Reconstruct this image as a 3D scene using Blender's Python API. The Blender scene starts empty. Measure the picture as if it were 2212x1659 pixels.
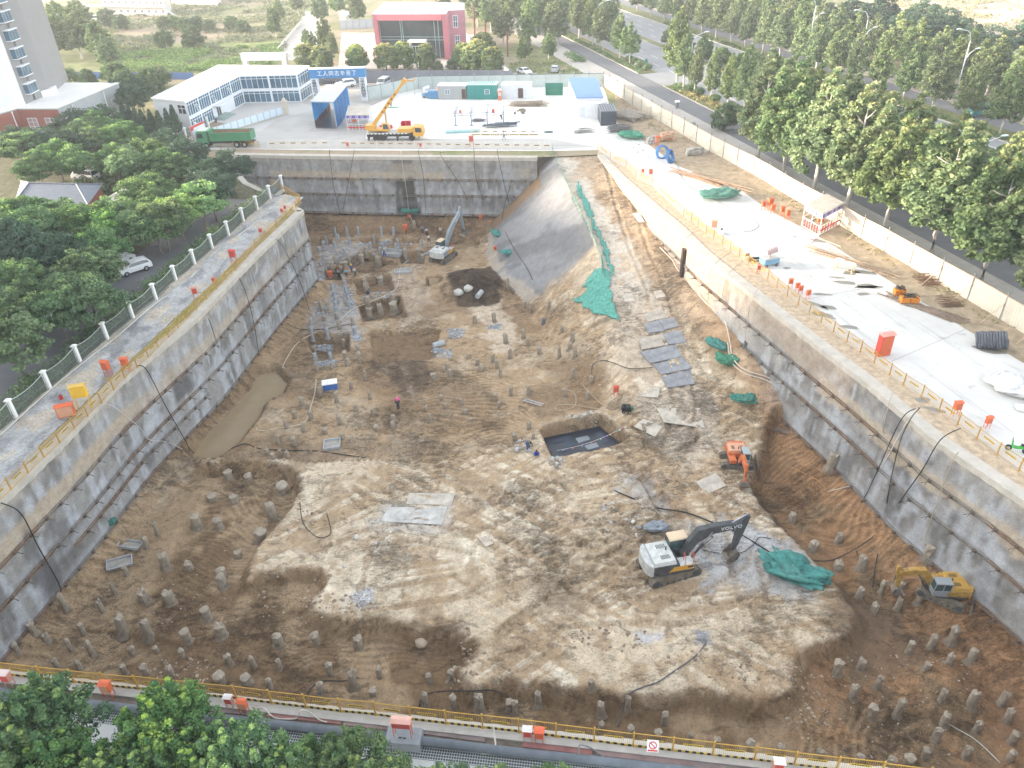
import bpy, bmesh, math, random
import numpy as np
from mathutils import Vector, Matrix, noise as mnoise
from mathutils.geometry import tessellate_polygon
random.seed(7); rng=np.random.default_rng(7)
S=bpy.context.scene; COL=S.collection
R=math.radians
# ------------------------------------------------ camera model (picture pixels of a 2212 wide frame -> world)
F=1650.; TH=R(33.6); RO=R(-2.2); H=39.
cr,sr,ct,st=math.cos(RO),math.sin(RO),math.cos(TH),math.sin(TH)
def ray(u,v):
    x=(u-1106)/F; y=-(v-829.5)/F
    x,y=x*cr-y*sr, x*sr+y*cr
    return (x, ct+y*st, -st+y*ct)
def at(u,v,z=0.):
    d=ray(u,v); t=(z-H)/d[2]
    return Vector((d[0]*t,d[1]*t,z))
def proj(p):
    px,py,pz=p[0],p[1],p[2]-H
    f=py*ct-pz*st; yu=py*st+pz*ct
    x=px/f;y=yu/f
    return (x*cr+y*sr)*F+1106, -(-x*sr+y*cr)*F+829.5, f
def zup(p,v):
    "height of the vertical line over ground point p that shows at picture row v"
    lo,hi=-20.,60.
    for _ in range(40):
        m=(lo+hi)/2
        if proj((p[0],p[1],m))[1]>v: lo=m
        else: hi=m
    return lo
def onplane(a,b,u,v):
    n=(-(b[1]-a[1]),b[0]-a[0]); d=ray(u,v)
    t=(n[0]*a[0]+n[1]*a[1])/(n[0]*d[0]+n[1]*d[1])
    return Vector((d[0]*t,d[1]*t,H+d[2]*t))
def camera():
    c=bpy.data.cameras.new('camera'); o=bpy.data.objects.new('camera',c); COL.objects.link(o)
    Rg=Vector((cr,sr*st,sr*ct)); Up=Vector((-sr,cr*st,cr*ct)); Fw=Vector((0,ct,-st))
    m=Matrix((Rg,Up,-Fw)).transposed().to_4x4(); m.translation=(0,0,H); o.matrix_world=m
    c.sensor_width=36; c.lens=F/2212*36; c.clip_end=4000; c.clip_start=.5; S.camera=o
camera()
# ------------------------------------------------ materials
MATS={}
def nt(name):
    m=bpy.data.materials.new(name); m.use_nodes=True; n=m.node_tree; b=n.nodes['Principled BSDF']; return m,n,b
def mat(name,col,rough=.8,var=.18,scale=1.5,bump=0.,metal=0.,spec=.3,emit=0,detail=5,alpha=None):
    if name in MATS: return MATS[name]
    m,n,b=nt(name); L=n.links.new
    tc=n.nodes.new('ShaderNodeTexCoord'); ns=n.nodes.new('ShaderNodeTexNoise')
    ns.inputs['Scale'].default_value=scale; ns.inputs['Detail'].default_value=detail; ns.inputs['Roughness'].default_value=.65
    L(tc.outputs['Object'],ns.inputs['Vector'])
    mx=n.nodes.new('ShaderNodeMix'); mx.data_type='RGBA'
    mr=n.nodes.new('ShaderNodeMapRange'); mr.inputs[1].default_value=.3; mr.inputs[2].default_value=.7
    L(ns.outputs['Fac'],mr.inputs[0]); L(mr.outputs[0],mx.inputs['Factor'])
    mx.inputs['A'].default_value=(*[c*(1-var) for c in col],1); mx.inputs['B'].default_value=(*[min(1,c*(1+var)) for c in col],1)
    L(mx.outputs['Result'],b.inputs['Base Color'])
    b.inputs['Roughness'].default_value=rough; b.inputs['Metallic'].default_value=metal; b.inputs['Specular IOR Level'].default_value=spec
    if bump:
        bp=n.nodes.new('ShaderNodeBump'); bp.inputs['Strength'].default_value=.8; bp.inputs['Distance'].default_value=bump
        n2=n.nodes.new('ShaderNodeTexNoise'); n2.inputs['Scale'].default_value=scale*4; n2.inputs['Detail'].default_value=4
        L(tc.outputs['Object'],n2.inputs['Vector']); L(n2.outputs['Fac'],bp.inputs['Height']); L(bp.outputs['Normal'],b.inputs['Normal'])
    MATS[name]=m; return m
def colmat(name,rough=.95,s1=2.5,s2=9.,amt=.35,bump=.05,spec=.2,translucent=0.):
    "material whose colour is the mesh's own Col attribute, broken up by fine noise"
    if name in MATS: return MATS[name]
    m,n,b=nt(name); L=n.links.new
    at_=n.nodes.new('ShaderNodeVertexColor'); at_.layer_name='Col'
    tc=n.nodes.new('ShaderNodeTexCoord')
    last=at_.outputs['Color']
    for s,a in ((s1,amt),(s2,amt)):
        if not amt: break
        ns=n.nodes.new('ShaderNodeTexNoise'); ns.inputs['Scale'].default_value=s; ns.inputs['Detail'].default_value=6; ns.inputs['Roughness'].default_value=.7
        L(tc.outputs['Object'],ns.inputs['Vector'])
        mr=n.nodes.new('ShaderNodeMapRange'); mr.inputs[1].default_value=.28; mr.inputs[2].default_value=.72
        mr.inputs[3].default_value=1-a; mr.inputs[4].default_value=1+a; mr.clamp=False
        L(ns.outputs['Fac'],mr.inputs[0])
        vm=n.nodes.new('ShaderNodeVectorMath'); vm.operation='SCALE'; L(last,vm.inputs[0]); L(mr.outputs[0],vm.inputs['Scale']); last=vm.outputs[0]
        if bump and s==s2:
            bp=n.nodes.new('ShaderNodeBump'); bp.inputs['Strength'].default_value=.9; bp.inputs['Distance'].default_value=bump
            L(ns.outputs['Fac'],bp.inputs['Height']); L(bp.outputs['Normal'],b.inputs['Normal'])
    L(last,b.inputs['Base Color']); b.inputs['Roughness'].default_value=rough; b.inputs['Specular IOR Level'].default_value=spec
    if translucent:
        tr=n.nodes.new('ShaderNodeBsdfTranslucent'); L(last,tr.inputs['Color'])
        mx=n.nodes.new('ShaderNodeMixShader'); mx.inputs[0].default_value=translucent
        L(b.outputs[0],mx.inputs[1]); L(tr.outputs[0],mx.inputs[2]); L(mx.outputs[0],n.nodes['Material Output'].inputs['Surface'])
    MATS[name]=m; return m
# ------------------------------------------------ objects
def tag(o,label=None,cat=None,group=None,kind=None):
    if label: o['label']=label
    if cat: o['category']=cat
    if group: o['group']=group
    if kind: o['kind']=kind
    return o
def thing(name,label,cat,loc=(0,0,0),rz=0,group=None,scale=1):
    o=bpy.data.objects.new(name,None); COL.objects.link(o); o.location=loc; o.rotation_euler=(0,0,rz); o.empty_display_size=.2
    if scale!=1: o.scale=(scale,)*3
    return tag(o,label,cat,group,'thing')
def dup(o,loc=None,rz=None,label=None,parent=None,scale=None,group=None):
    c=o.copy(); COL.objects.link(c)
    if parent is not None: c.parent=parent
    for ch in list(o.children): dup(ch,parent=c)
    if loc is not None: c.location=loc
    if rz is not None: c.rotation_euler=(0,0,rz)
    if scale is not None: c.scale=scale if hasattr(scale,'__len__') else (scale,)*3
    if label: c['label']=label
    if group: c['group']=group
    return c
class MB:
    def __init__(s,M=None): s.v=[];s.f=[];s.m=[];s.mi=0;s.M=M;s.c=[];s.col=None
    def add(s,vs,fs):
        n=len(s.v)
        if s.M is not None: vs=[s.M@Vector(v) for v in vs]
        s.v+= [tuple(v) for v in vs]; s.f+=[tuple(n+i for i in f) for f in fs]; s.m+=[s.mi]*len(fs)
        if s.col is not None: s.c+=[s.col]*len(vs)
        return s
    def box(s,x0,x1,y0,y1,z0,z1):
        vs=[(x,y,z) for z in (z0,z1) for y in (y0,y1) for x in (x0,x1)]
        return s.add(vs,[(0,2,3,1),(4,5,7,6),(0,1,5,4),(2,6,7,3),(0,4,6,2),(1,3,7,5)])
    def prism(s,pts,z0,z1,top=None):
        "pts: xy polygon (ccw); z may be per-end; top: other polygon"
        n=len(pts); t=top or pts
        vs=[(p[0],p[1],z0) for p in pts]+[(p[0],p[1],z1) for p in t]
        return s.add(vs,[tuple(range(n))[::-1],tuple(range(n,2*n))]+[(i,(i+1)%n,n+(i+1)%n,n+i) for i in range(n)])
    def side(s,pts,y0,y1):
        "pts: xz outline extruded along y"
        n=len(pts)
        vs=[(p[0],y0,p[1]) for p in pts]+[(p[0],y1,p[1]) for p in pts]
        return s.add(vs,[tuple(range(n)),tuple(range(n,2*n))[::-1]]+[(i,n+i,n+(i+1)%n,(i+1)%n) for i in range(n)])
    def cyl(s,p0,p1,r0,r1=None,n=10,caps=True):
        r1=r0 if r1 is None else r1
        p0=Vector(p0);p1=Vector(p1);d=(p1-p0)
        if d.length<1e-6: return s
        q=d.to_track_quat('Z','Y').to_matrix()
        vs=[];
        for p,r in ((p0,r0),(p1,r1)):
            for i in range(n):
                a=2*math.pi*i/n; vs.append(p+q@Vector((math.cos(a)*r,math.sin(a)*r,0)))
        fs=[(i,(i+1)%n,n+(i+1)%n,n+i) for i in range(n)]
        if caps: fs+=[tuple(range(n))[::-1],tuple(range(n,2*n))]
        return s.add(vs,fs)
    def bar(s,p0,p1,w,h=None):
        h=h or w; p0=Vector(p0);p1=Vector(p1); d=p1-p0; q=d.to_track_quat('Z','Y').to_matrix()
        vs=[p+q@Vector((x*w/2,y*h/2,0)) for p in (p0,p1) for x,y in ((-1,-1),(1,-1),(1,1),(-1,1))]
        return s.add(vs,[(3,2,1,0),(4,5,6,7)]+[(i,(i+1)%4,4+(i+1)%4,4+i) for i in range(4)])
    def tube(s,pts,r,n=6,closed=False):
        pts=[Vector(p) for p in pts]; N=len(pts); vs=[];up=Vector((0,0,1))
        for i,p in enumerate(pts):
            if closed: d=pts[(i+1)%N]-pts[i-1]
            else: d=pts[min(i+1,N-1)]-pts[max(i-1,0)]
            if d.length<1e-9: d=Vector((0,0,1))
            d.normalize(); a=d.cross(up)
            if a.length<.05: a=d.cross(Vector((1,0,0)))
            a.normalize(); b=d.cross(a)
            rr=r[i] if hasattr(r,'__len__') else r
            for k in range(n):
                t=2*math.pi*k/n; vs.append(p+a*math.cos(t)*rr+b*math.sin(t)*rr)
        fs=[]
        for i in range(N if closed else N-1):
            j=(i+1)%N
            for k in range(n): fs.append((i*n+k,i*n+(k+1)%n,j*n+(k+1)%n,j*n+k))
        if not closed: fs+=[tuple(range(n))[::-1],tuple((N-1)*n+k for k in range(n))]
        return s.add(vs,fs)
    def sphere(s,c,r,nu=8,nv=6):
        r=r if hasattr(r,'__len__') else (r,)*3; vs=[(c[0],c[1],c[2]-r[2])]
        for j in range(1,nv):
            a=math.pi*j/nv
            for i in range(nu):
                b=2*math.pi*i/nu; vs.append((c[0]+r[0]*math.sin(a)*math.cos(b),c[1]+r[1]*math.sin(a)*math.sin(b),c[2]-r[2]*math.cos(a)))
        vs.append((c[0],c[1],c[2]+r[2])); fs=[(0,1+(i+1)%nu,1+i) for i in range(nu)]
        for j in range(nv-2):
            for i in range(nu): a=1+j*nu+i;b=1+j*nu+(i+1)%nu; fs.append((a,b,b+nu,a+nu))
        k=1+(nv-2)*nu; fs+=[(k+i,k+(i+1)%nu,len(vs)-1) for i in range(nu)]
        return s.add(vs,fs)
    def mesh(s,name,mats,smooth=False):
        me=bpy.data.meshes.new(name); me.from_pydata(s.v,[],s.f)
        for m in (mats if isinstance(mats,(list,tuple)) else [mats]): me.materials.append(m)
        if len(set(s.m))>1 or (s.m and s.m[0]): me.polygons.foreach_set('material_index',s.m)
        if smooth: me.polygons.foreach_set('use_smooth',[True]*len(s.f))
        if s.c and len(s.c)==len(s.v):
            a=me.color_attributes.new('Col','FLOAT_COLOR','POINT'); a.data.foreach_set('color',np.array([(*c[:3],1) for c in s.c],dtype=np.float32).ravel())
        me.update(); return me
    def build(s,name,mats,parent=None,smooth=False,bevel=0,label=None):
        o=bpy.data.objects.new(name,s.mesh(name,mats,smooth)); COL.objects.link(o)
        if parent is not None: o.parent=parent
        if bevel:
            b=o.modifiers.new('b','BEVEL'); b.width=bevel; b.segments=2; b.limit_method='ANGLE'; b.angle_limit=R(40)
        if label: o['label']=label
        return o
def npmesh(name,V,Fq,C=None,mats=(),smooth=True,mi=None):
    "fast mesh from numpy verts (n,3), quads (m,4), colours (n,3)"
    me=bpy.data.meshes.new(name); V=np.asarray(V,np.float32); Fq=np.asarray(Fq,np.int32); k=Fq.shape[1]
    me.vertices.add(len(V)); me.vertices.foreach_set('co',V.ravel())
    me.loops.add(Fq.size); me.loops.foreach_set('vertex_index',Fq.ravel())
    me.polygons.add(len(Fq)); me.polygons.foreach_set('loop_start',np.arange(0,Fq.size,k,dtype=np.int32)); me.polygons.foreach_set('loop_total',np.full(len(Fq),k,np.int32))
    for m in mats: me.materials.append(m)
    if mi is not None: me.polygons.foreach_set('material_index',np.asarray(mi,np.int32))
    if smooth: me.polygons.foreach_set('use_smooth',np.ones(len(Fq),bool))
    me.update(calc_edges=True)
    if C is not None:
        a=me.color_attributes.new('Col','FLOAT_COLOR','POINT'); c=np.ones((len(V),4),np.float32); c[:,:3]=C; a.data.foreach_set('color',c.ravel())
    return me
def linkmesh(name,me,parent=None):
    o=bpy.data.objects.new(name,me); COL.objects.link(o)
    if parent is not None: o.parent=parent
    return o
def gridquads(nu,nv,keep=None):
    i=np.arange(nu-1)[:,None]*nv+np.arange(nv-1)[None,:]
    q=np.stack([i,i+nv,i+nv+1,i+1],-1)
    return (q[keep] if keep is not None else q.reshape(-1,4))
# ------------------------------------------------ noise
def _h(ix,iy,s):
    n=(ix*374761393+iy*668265263+s*1442695041)&0x7fffffff
    n=((n^(n>>13))*1274126177)&0x7fffffff
    return ((n^(n>>16))&0xffff)/65535.
def vnoise(x,y,s=0):
    ix=np.floor(x).astype(np.int64);iy=np.floor(y).astype(np.int64);fx=x-ix;fy=y-iy
    fx=fx*fx*(3-2*fx);fy=fy*fy*(3-2*fy)
    a=_h(ix,iy,s);b=_h(ix+1,iy,s);c=_h(ix,iy+1,s);d=_h(ix+1,iy+1,s)
    return (a*(1-fx)+b*fx)*(1-fy)+(c*(1-fx)+d*fx)*fy
def fbm(x,y,sc,oc=4,s=0):
    t=0;a=.5;x=x/sc;y=y/sc
    for o in range(oc):
        t=t+a*vnoise(x*1.01+o*17.3,y*.99-o*9.1,s+o);a*=.5
        x,y=(x*.8-y*.6)*2,(x*.6+y*.8)*2
    return t/(1-.5**oc)      # 0..1
def sstep(t,a,b): t=np.clip((t-a)/(b-a),0,1); return t*t*(3-2*t)
def polyd(X,Y,P,closed=True):
    "signed distance (inside +), arc coordinate of the closest point"
    P=np.asarray(P,float)[:,:2]; n=len(P); best=np.full(X.shape,1e9); arc=np.zeros(X.shape); ins=np.zeros(X.shape,bool); acc=0
    for i in range(n if closed else n-1):
        a=P[i];b=P[(i+1)%n];d=b-a;L=np.hypot(*d)
        if L<1e-6: continue
        t=np.clip(((X-a[0])*d[0]+(Y-a[1])*d[1])/L**2,0,1)
        q=np.hypot(X-a[0]-t*d[0],Y-a[1]-t*d[1]); m=q<best
        best=np.where(m,q,best); arc=np.where(m,acc+t*L,arc); acc+=L
        if closed:
            c=((a[1]>Y)!=(b[1]>Y))
            with np.errstate(divide='ignore',invalid='ignore'):
                xi=(b[0]-a[0])*(Y-a[1])/(b[1]-a[1]+1e-12)+a[0]
            ins^= c&(X<xi)
    return (np.where(ins,best,-best) if closed else best),arc
def zz(pts,ox,oy,k=.25): return [(ox+p[0]*k,oy+p[1]*k)+tuple(p[2:]) for p in pts]
def Wp(pts,z): return [tuple(at(p[0],p[1],z))[:2] for p in pts]
ORD='first second third fourth fifth sixth seventh eighth ninth tenth eleventh twelfth thirteenth fourteenth fifteenth sixteenth seventeenth eighteenth nineteenth twentieth'.split()
TENS='thirtieth fortieth fiftieth sixtieth'.split()
def ordw(i):
    if i<20: return ORD[i]
    n=i+1; t,u=divmod(n,10)
    if u==0: return TENS[t-3]
    return ['twenty','thirty','forty','fifty','sixty'][t-2]+'-'+ORD[u-1]
# ------------------------------------------------ light
SUN_EL,SUN_AZ=R(9.5),R(-80)   # azimuth from +Y towards +X ; sun stands to the left
def light():
    w=bpy.data.worlds.new('World'); S.world=w; w.use_nodes=True; n=w.node_tree; bg=n.nodes['Background']
    sk=n.nodes.new('ShaderNodeTexSky'); sk.sky_type='NISHITA'; sk.sun_disc=False; sk.sun_elevation=SUN_EL; sk.sun_rotation=SUN_AZ
    sk.air_density=1.0; sk.dust_density=2.5; sk.ozone_density=1.
    hs=n.nodes.new('ShaderNodeHueSaturation'); hs.inputs['Saturation'].default_value=.3; n.links.new(sk.outputs[0],hs.inputs['Color']); n.links.new(hs.outputs[0],bg.inputs[0]); bg.inputs[1].default_value=.15
    l=bpy.data.lights.new('sun','SUN'); l.energy=1.9; l.angle=R(5); l.color=(1,.80,.58)
    o=bpy.data.objects.new('sun',l); COL.objects.link(o)
    d=Vector((math.sin(SUN_AZ)*math.cos(SUN_EL),math.cos(SUN_AZ)*math.cos(SUN_EL),math.sin(SUN_EL)))
    o.rotation_euler=d.to_track_quat('Z','Y').to_euler()
    vs=S.view_settings; vs.view_transform='Standard'; vs.look='None'; vs.gamma=1; vs.exposure=EXPOSURE
EXPOSURE=2.8
light()
# ------------------------------------------------ pit outline
LC=[at(655,455),at(553,553),at(425,686),at(250,832),at(125,965),at(0,1085)]
LC=[Vector((p[0],p[1],0)) for p in LC]; d=(LC[-1]-LC[0]).normalized(); LC.append(LC[-1]+d*14)
RC=[at(1291,335),at(1335,383),at(1401,441),at(1459,490),at(1517,548),at(1575,595),at(1659,662),at(1780,757),at(1876,829),at(2014,947),at(2212,1082)]
d=(RC[-1]-RC[-3]).normalized(); RC.append(RC[-1]+d*22)
FC=[at(480,334),at(740,338),at(1000,340),at(1160,341)]
NA,NB=at(0,1449,0),at(1900,1659,0)
NDIR=(NB-NA).normalized(); NN=Vector((-NDIR[1],NDIR[0],0))      # NN points into the pit
NC=[NA-NDIR*16-NN*.05,NB+NDIR*26-NN*.05]
PIT=[FC[0]+Vector((0,0,0)),at(535,395),at(600,425)]+LC+[NC[0],NC[1]]+RC[::-1]+[FC[3]]
PIT=[Vector((p[0],p[1],0)) for p in PIT]
# order: far-left -> left corner -> down left wall -> near wall -> up right wall -> far wall right end
# ------------------------------------------------ pit terrain
def ypts():
    y=14.;o=[]
    while y<134: o.append(y); y+=.14+max(0,(y-40))*.0016
    return np.array(o)
XS=np.arange(-50,47,.19); YS=ypts()
GX,GY=np.meshgrid(XS,YS,indexing='ij')
def P_(pts,z=-11.2): return Wp(pts,z)
WX=GX+ (fbm(GX,GY,3.,3,11)-.5)*1.6; WY=GY+(fbm(GX,GY,3.,3,12)-.5)*1.6   # warped coordinates
ZC_Y=[55,60,66,72,78,84,91,99,106,115,126,128.5,160]; ZC_Z=[-11.2,-11.1,-10.6,-9.5,-8.3,-7.0,-5.6,-4.3,-2.8,-1.3,-.2,-.05,-.05]
ZR_Z=[-11.2,-10.7,-9.6,-7.2,-6.2,-5.6,-5.1,-3.9,-2.4,-1.1,-.2,-.05,-.05]
def _edge():
    L=[]
    for u,v in ((1195,330),(1222,392),(1240,432),(1276,500),(1305,590),(1341,698),(1352,780),(1372,860)):
        z=-4.
        for _ in range(30): p=at(u,v,z); z=.5*z+.5*float(np.interp(p[1],ZC_Y,ZC_Z))
        L.append((p[1],p[0]))
    L.sort(); return [q[0] for q in L],[q[1] for q in L]
XL_Y,XL_X=_edge()
XR_=sorted([(p[1],p[0]) for p in RC])
def terrain():
    X,Y=GX,GY
    base=-11.2-.9*sstep(Y,80,98)
    xl=np.interp(Y,XL_Y,XL_X); xr=np.interp(Y,[q[0] for q in XR_],[q[1] for q in XR_])
    Yt=Y+(X-15)*.12; zc=np.interp(Yt,ZC_Y,ZC_Z); zw=np.interp(Yt,ZC_Y,ZR_Z); tt=np.clip((X-xl)/np.maximum(xr-xl,2),0,1.2)
    zr=zc+(zw-zc)*sstep(tt+(fbm(X,Y,3,2,19)-.5)*.2,.62,.95)
    k=np.interp(Y,[62,78,88,97,106,129],[.35,.45,.62,.85,.74,1.0])
    z=base.copy()
    FIELD=P_([(1050,515),(1100,588),(1160,642),(1205,680),(1245,702),(1298,762),(1312,838),(1296,880),(1185,905),(1120,955),(1000,968),(985,985),(800,992),(620,992),(560,985),(500,985),(425,990),(345,1070),(200,1000),(600,400),(1055,440)])
    fd,fa=polyd(WX*.35+X*.65,WY*.35+Y*.65,FIELD)
    tooth=np.sin((fa+fbm(X,Y,2.,2,17)*1.5)*2*np.pi/.6)*.12*sstep(fbm(X,Y,3.,2,18),.3,.55)
    z-= .55*sstep(fd+tooth*3,-.5,.9)
    slope=np.minimum(zr,zr-(xl-X)*k+(fbm(X,Y,5,3,3)-.5)*.5)
    onslope=(slope>z)&(X<xl)&(Y>66); east=X>=xl
    rampm=east&(Y>58); rz=zr+(fbm(X,Y,4,3,9)-.5)*.25*(1-sstep(Y,118,128))
    z=np.where(rampm,np.maximum(z,rz),z); z=np.where(onslope,slope,z)
    D=P_([(345,1070),(372,1010),(425,992),(500,990),(560,992),(625,1003),(655,1030),(660,1055),(640,1090),(600,1140),(575,1170),(545,1220),(541,1242),(600,1228),(700,1225),(716,1255),(688,1290),(676,1320),(770,1326),(810,1331),(900,1335),(1000,1360),(1046,1385),(1043,1415),(1000,1445),(1030,1468),(1106,1455),(1206,1475),(1306,1485),(1506,1495),(1656,1505),(1696,1485),(1708,1430),(1721,1405),(1826,1370),(1846,1320),(1825,1280),(1775,1230),(1723,1180),(1673,1135),(1638,1090),(1613,1040),(1633,995),(1637,945),(1661,910),(1720,900),(1800,960),(2212,1380),(2500,1500),(2400,1900),(-300,1900),(-300,1500),(0,1440),(160,1265)])
    dd,da=polyd(WX*.6+X*.4,WY*.6+Y*.4,D)
    tooth=np.abs(np.sin((da+fbm(X,Y,2.,2,15)*2.5)*np.pi/.7))*.3*sstep(fbm(X,Y,3.,2,16),.35,.6)
    dm=sstep(dd-tooth,-.15,1.5)
    z=z*(1-dm)+(-12.75)*dm
    # flat bench beside the left wall
    FL=P_([(300,1100),(430,1030),(470,1030),(330,1250),(240,1370),(130,1440),(0,1500),(-60,1480),(0,1420)],-12.3)
    fl,_=polyd(X,Y,FL); flm=sstep(fl,-.6,.4); z=np.where(flm>0,z*(1-flm)+-12.35*flm,z)
    stp,_=polyd(X,Y,P_([(120,1360),(330,1372),(420,1400),(280,1470),(0,1455)],-12.7)); z-= .3*sstep(stp,-.05,.2)
    z0=z.copy()
    # pits
    pits=[(zz([(850,740),(1150,705),(1190,830),(880,870)],553,415),1.3),(zz([(880,960),(1240,880),(1290,1060),(930,1110)],553,415),1.5),
     (zz([(430,1230),(800,1220),(800,1400),(500,1430)],553,415),1.5),(zz([(985,1210),(1600,1180),(1500,1480),(1030,1500)],553,415),.55),
     (zz([(650,305),(878,305),(840,372),(660,372)],553,415),1.1),(zz([(730,600),(900,500),(1180,590),(950,690)],553,415),1.2),
     (zz([(1530,345),(1900,310),(1925,440),(1700,485)],553,415),1.6),(zz([(1250,512),(1450,505),(1450,600),(1260,600)],553,415),1.1),
     (zz([(470,380),(650,375),(640,440),(500,450)],553,415),.8),(zz([(890,370),(1060,370),(1050,430),(900,420)],553,415),.7),
     (zz([(600,640),(740,640),(730,745),(610,740)],553,415),1.2),(zz([(1180,385),(1400,385),(1400,430),(1180,430)],553,415),.6),
     (zz([(1470,720),(1590,715),(1590,810),(1480,820)],553,415),.8)]
    pm=np.zeros_like(z)
    for pl,dep in pits:
        s,_=polyd(WX*.15+X*.85,WY*.15+Y*.85,P_(pl,-12.5)); m=sstep(s,-.25,.3); z-=dep*m; pm=np.maximum(pm,m)
    lp=P_([(1168,922),(1297,895),(1356,942),(1325,960),(1196,985),(1178,945)],-11.3)
    s,_=polyd(X,Y,lp); lm=sstep(s,-.3,.25); z=z*(1-lm)+(-13.0)*lm
    # trench around/behind right centre and hollows
    tr=P_(zz([(1090,780),(1200,770),(1500,1150),(1300,1200),(1250,1100)],1106,829.5)); s,_=polyd(WX*.3+X*.7,WY*.3+Y*.7,tr); z-=.75*sstep(s,-.3,.6)
    # mounds
    def mound(u,v,r,h,e=1.):
        c=at(u,v,-12); q=np.hypot((X-c[0])*e,Y-c[1])/r; return h*np.clip(1-q,0,1)**1.1*(1+.25*(fbm(X,Y,1.2,3,5)-.5))
    z+=mound(1018,608,6.2,2.9,.8)+mound(2046,1478,3.6,1.5)+mound(1260,1180,4.5,.7)+mound(745,1090,3.4,.5)
    z+=mound(850,640,2.5,.5)+mound(905,720,3,.5)+mound(700,905,3,.45)+mound(1150,860,3.5,.6)+mound(1210,760,3,.6)+mound(1500,930,3,.5)+mound(1100,1050,3,.4)+mound(620,1290,5,.9)+mound(1500,1440,4.0,.9,.6)+mound(1750,1500,4.5,1.0)+mound(1850,1150,2.0,.3)
    # berms at the wall feet
    wl,_=polyd(X,Y,LC,False); wr,ra=polyd(X,Y,RC,False); wf,_=polyd(X,Y,FC,False); wn,_=polyd(X,Y,NC,False)
    berm=-10.6-np.minimum(wl,np.where(wr<wl,wr*.62,wl))*.85-(fbm(X,Y,1.5,3,21)-.5)*.8-np.abs(np.sin(ra*np.pi/.8))*.15
    z=np.where((Y<98)|(X<0),np.maximum(z,berm),z)
    bf=-10.3-wf*.62-(fbm(X,Y,2,3,22)-.5)*.5; z=np.where(X<5,np.maximum(z,bf),z)
    # pond
    pond=P_([(422,978),(470,980),(500,958),(548,902),(565,868),(604,846),(615,824),(590,800),(560,805),(540,838),(500,868),(458,912),(432,950)],-12.1)
    s,pa=polyd(X,Y,pond); z-=(1.15-.0)*sstep(s+np.abs(np.sin(pa*np.pi/.6))*.25,-1.0,.35)
    # relief
    rough=np.where(onslope&(Y>98),.04,1.)*np.where(rampm&(Y>80),.25,1.)*(1-.45*(1-dm)*sstep(-fd,-.5,2.))*(1-.8*lm)*(1-.75*flm)
    z+=rough*((fbm(X,Y,2.4,4,31)-.5)*.38+(np.abs(fbm(X,Y,.8,3,32)-.5))*-.34+(fbm(X,Y,.38,2,33)-.5)*.10)
    edge=np.exp(-(np.abs(dd)/1.2)**2); z+=rough*edge*(fbm(X,Y,.6,2,34)-.35)*.45
    for a_,sd in ((35,1),(-40,2),(8,3)):
        a_=R(a_); u_=(X*math.cos(a_)+Y*math.sin(a_)); w_=(-X*math.sin(a_)+Y*math.cos(a_)); z-=(1-dm)*(~onslope)*sstep(fbm(u_/11,w_*2.1,1.,4,80+sd),.53,.58)*sstep(fbm(X,Y,9,2,90+sd),.42,.56)*.07
    # bucket stripes
    def stripes(poly,ang,wl_,amp,z_=-12.6,sd=40):
        s,_=polyd(X,Y,P_(poly,z_)); m=sstep(s,-.5,1.5); a=R(ang)
        t=(X*math.cos(a)+Y*math.sin(a)+ (fbm(X,Y,6,2,sd)-.5)*5)
        w=np.sin(t*2*np.pi/wl_); return m*amp*w*sstep(fbm(X,Y,2.5,2,sd+1),.28,.5),m*w
    st1,c1=stripes([(580,1020),(640,1050),(560,1180),(540,1250),(420,1330),(330,1300),(400,1150),(430,1050)],70,.55,.05)
    st2,c2=stripes([(660,1340),(1000,1360),(1030,1400),(960,1470),(640,1450),(560,1380)],85,.5,.07,sd=44)
    st3,c3=stripes([(1640,930),(1720,910),(1900,1080),(1980,1200),(1900,1260),(1700,1130),(1620,1020)],110,.62,.06,sd=48)
    st4,c4=stripes([(1700,1550),(2000,1480),(2150,1650),(1700,1680)],150,.9,.07,sd=52)
    st5,c5=stripes([(880,830),(1000,790),(1110,800),(1180,900),(1080,960),(960,950),(860,900)],75,.6,.06,-11.8,56)
    st6,c6=stripes([(1180,1260),(1250,1160),(1400,1300),(1330,1400),(1130,1350)],105,.7,.03,-11.2,60)
    st7,c7=stripes([(1190,1020),(1400,1000),(1500,1150),(1350,1220),(1100,1230),(900,1150),(850,1050)],130,.85,.03,-11.2,64)
    stripe=c1+c2+c3+c4+c5+(c6+c7)*.4; z+=st1+st2+st3+st4+st5+st6+st7
    # wheel and crawler tracks
    tm=np.zeros_like(z); tr2=np.zeros_like(z)
    for tr_,w in TRACKS:
        s,a=polyd(X,Y,Wp(tr_,-11.4),False); q=np.abs(s-w); m=np.exp(-(q/.28)**2)*sstep(fbm(X,Y,3,2,int(w*10)),.25,.45); z-=m*(.11+.05*np.sin(a*2*np.pi/.45))-.07*np.exp(-((q-.42)/.16)**2); tm=np.maximum(tm,m); tr2=np.maximum(tr2,m*(.6+.4*np.sin(a*2*np.pi/.45)))
    return z,dict(dd=dd,dm=dm,fd=fd,fl=flm,onslope=onslope,ramp=rampm,pm=pm,lm=lm,stripe=stripe,tm=tm,tr2=tr2,wl=wl,wr=wr,wf=wf,wn=wn,z0=z0,east=east,xl=xl)
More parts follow.
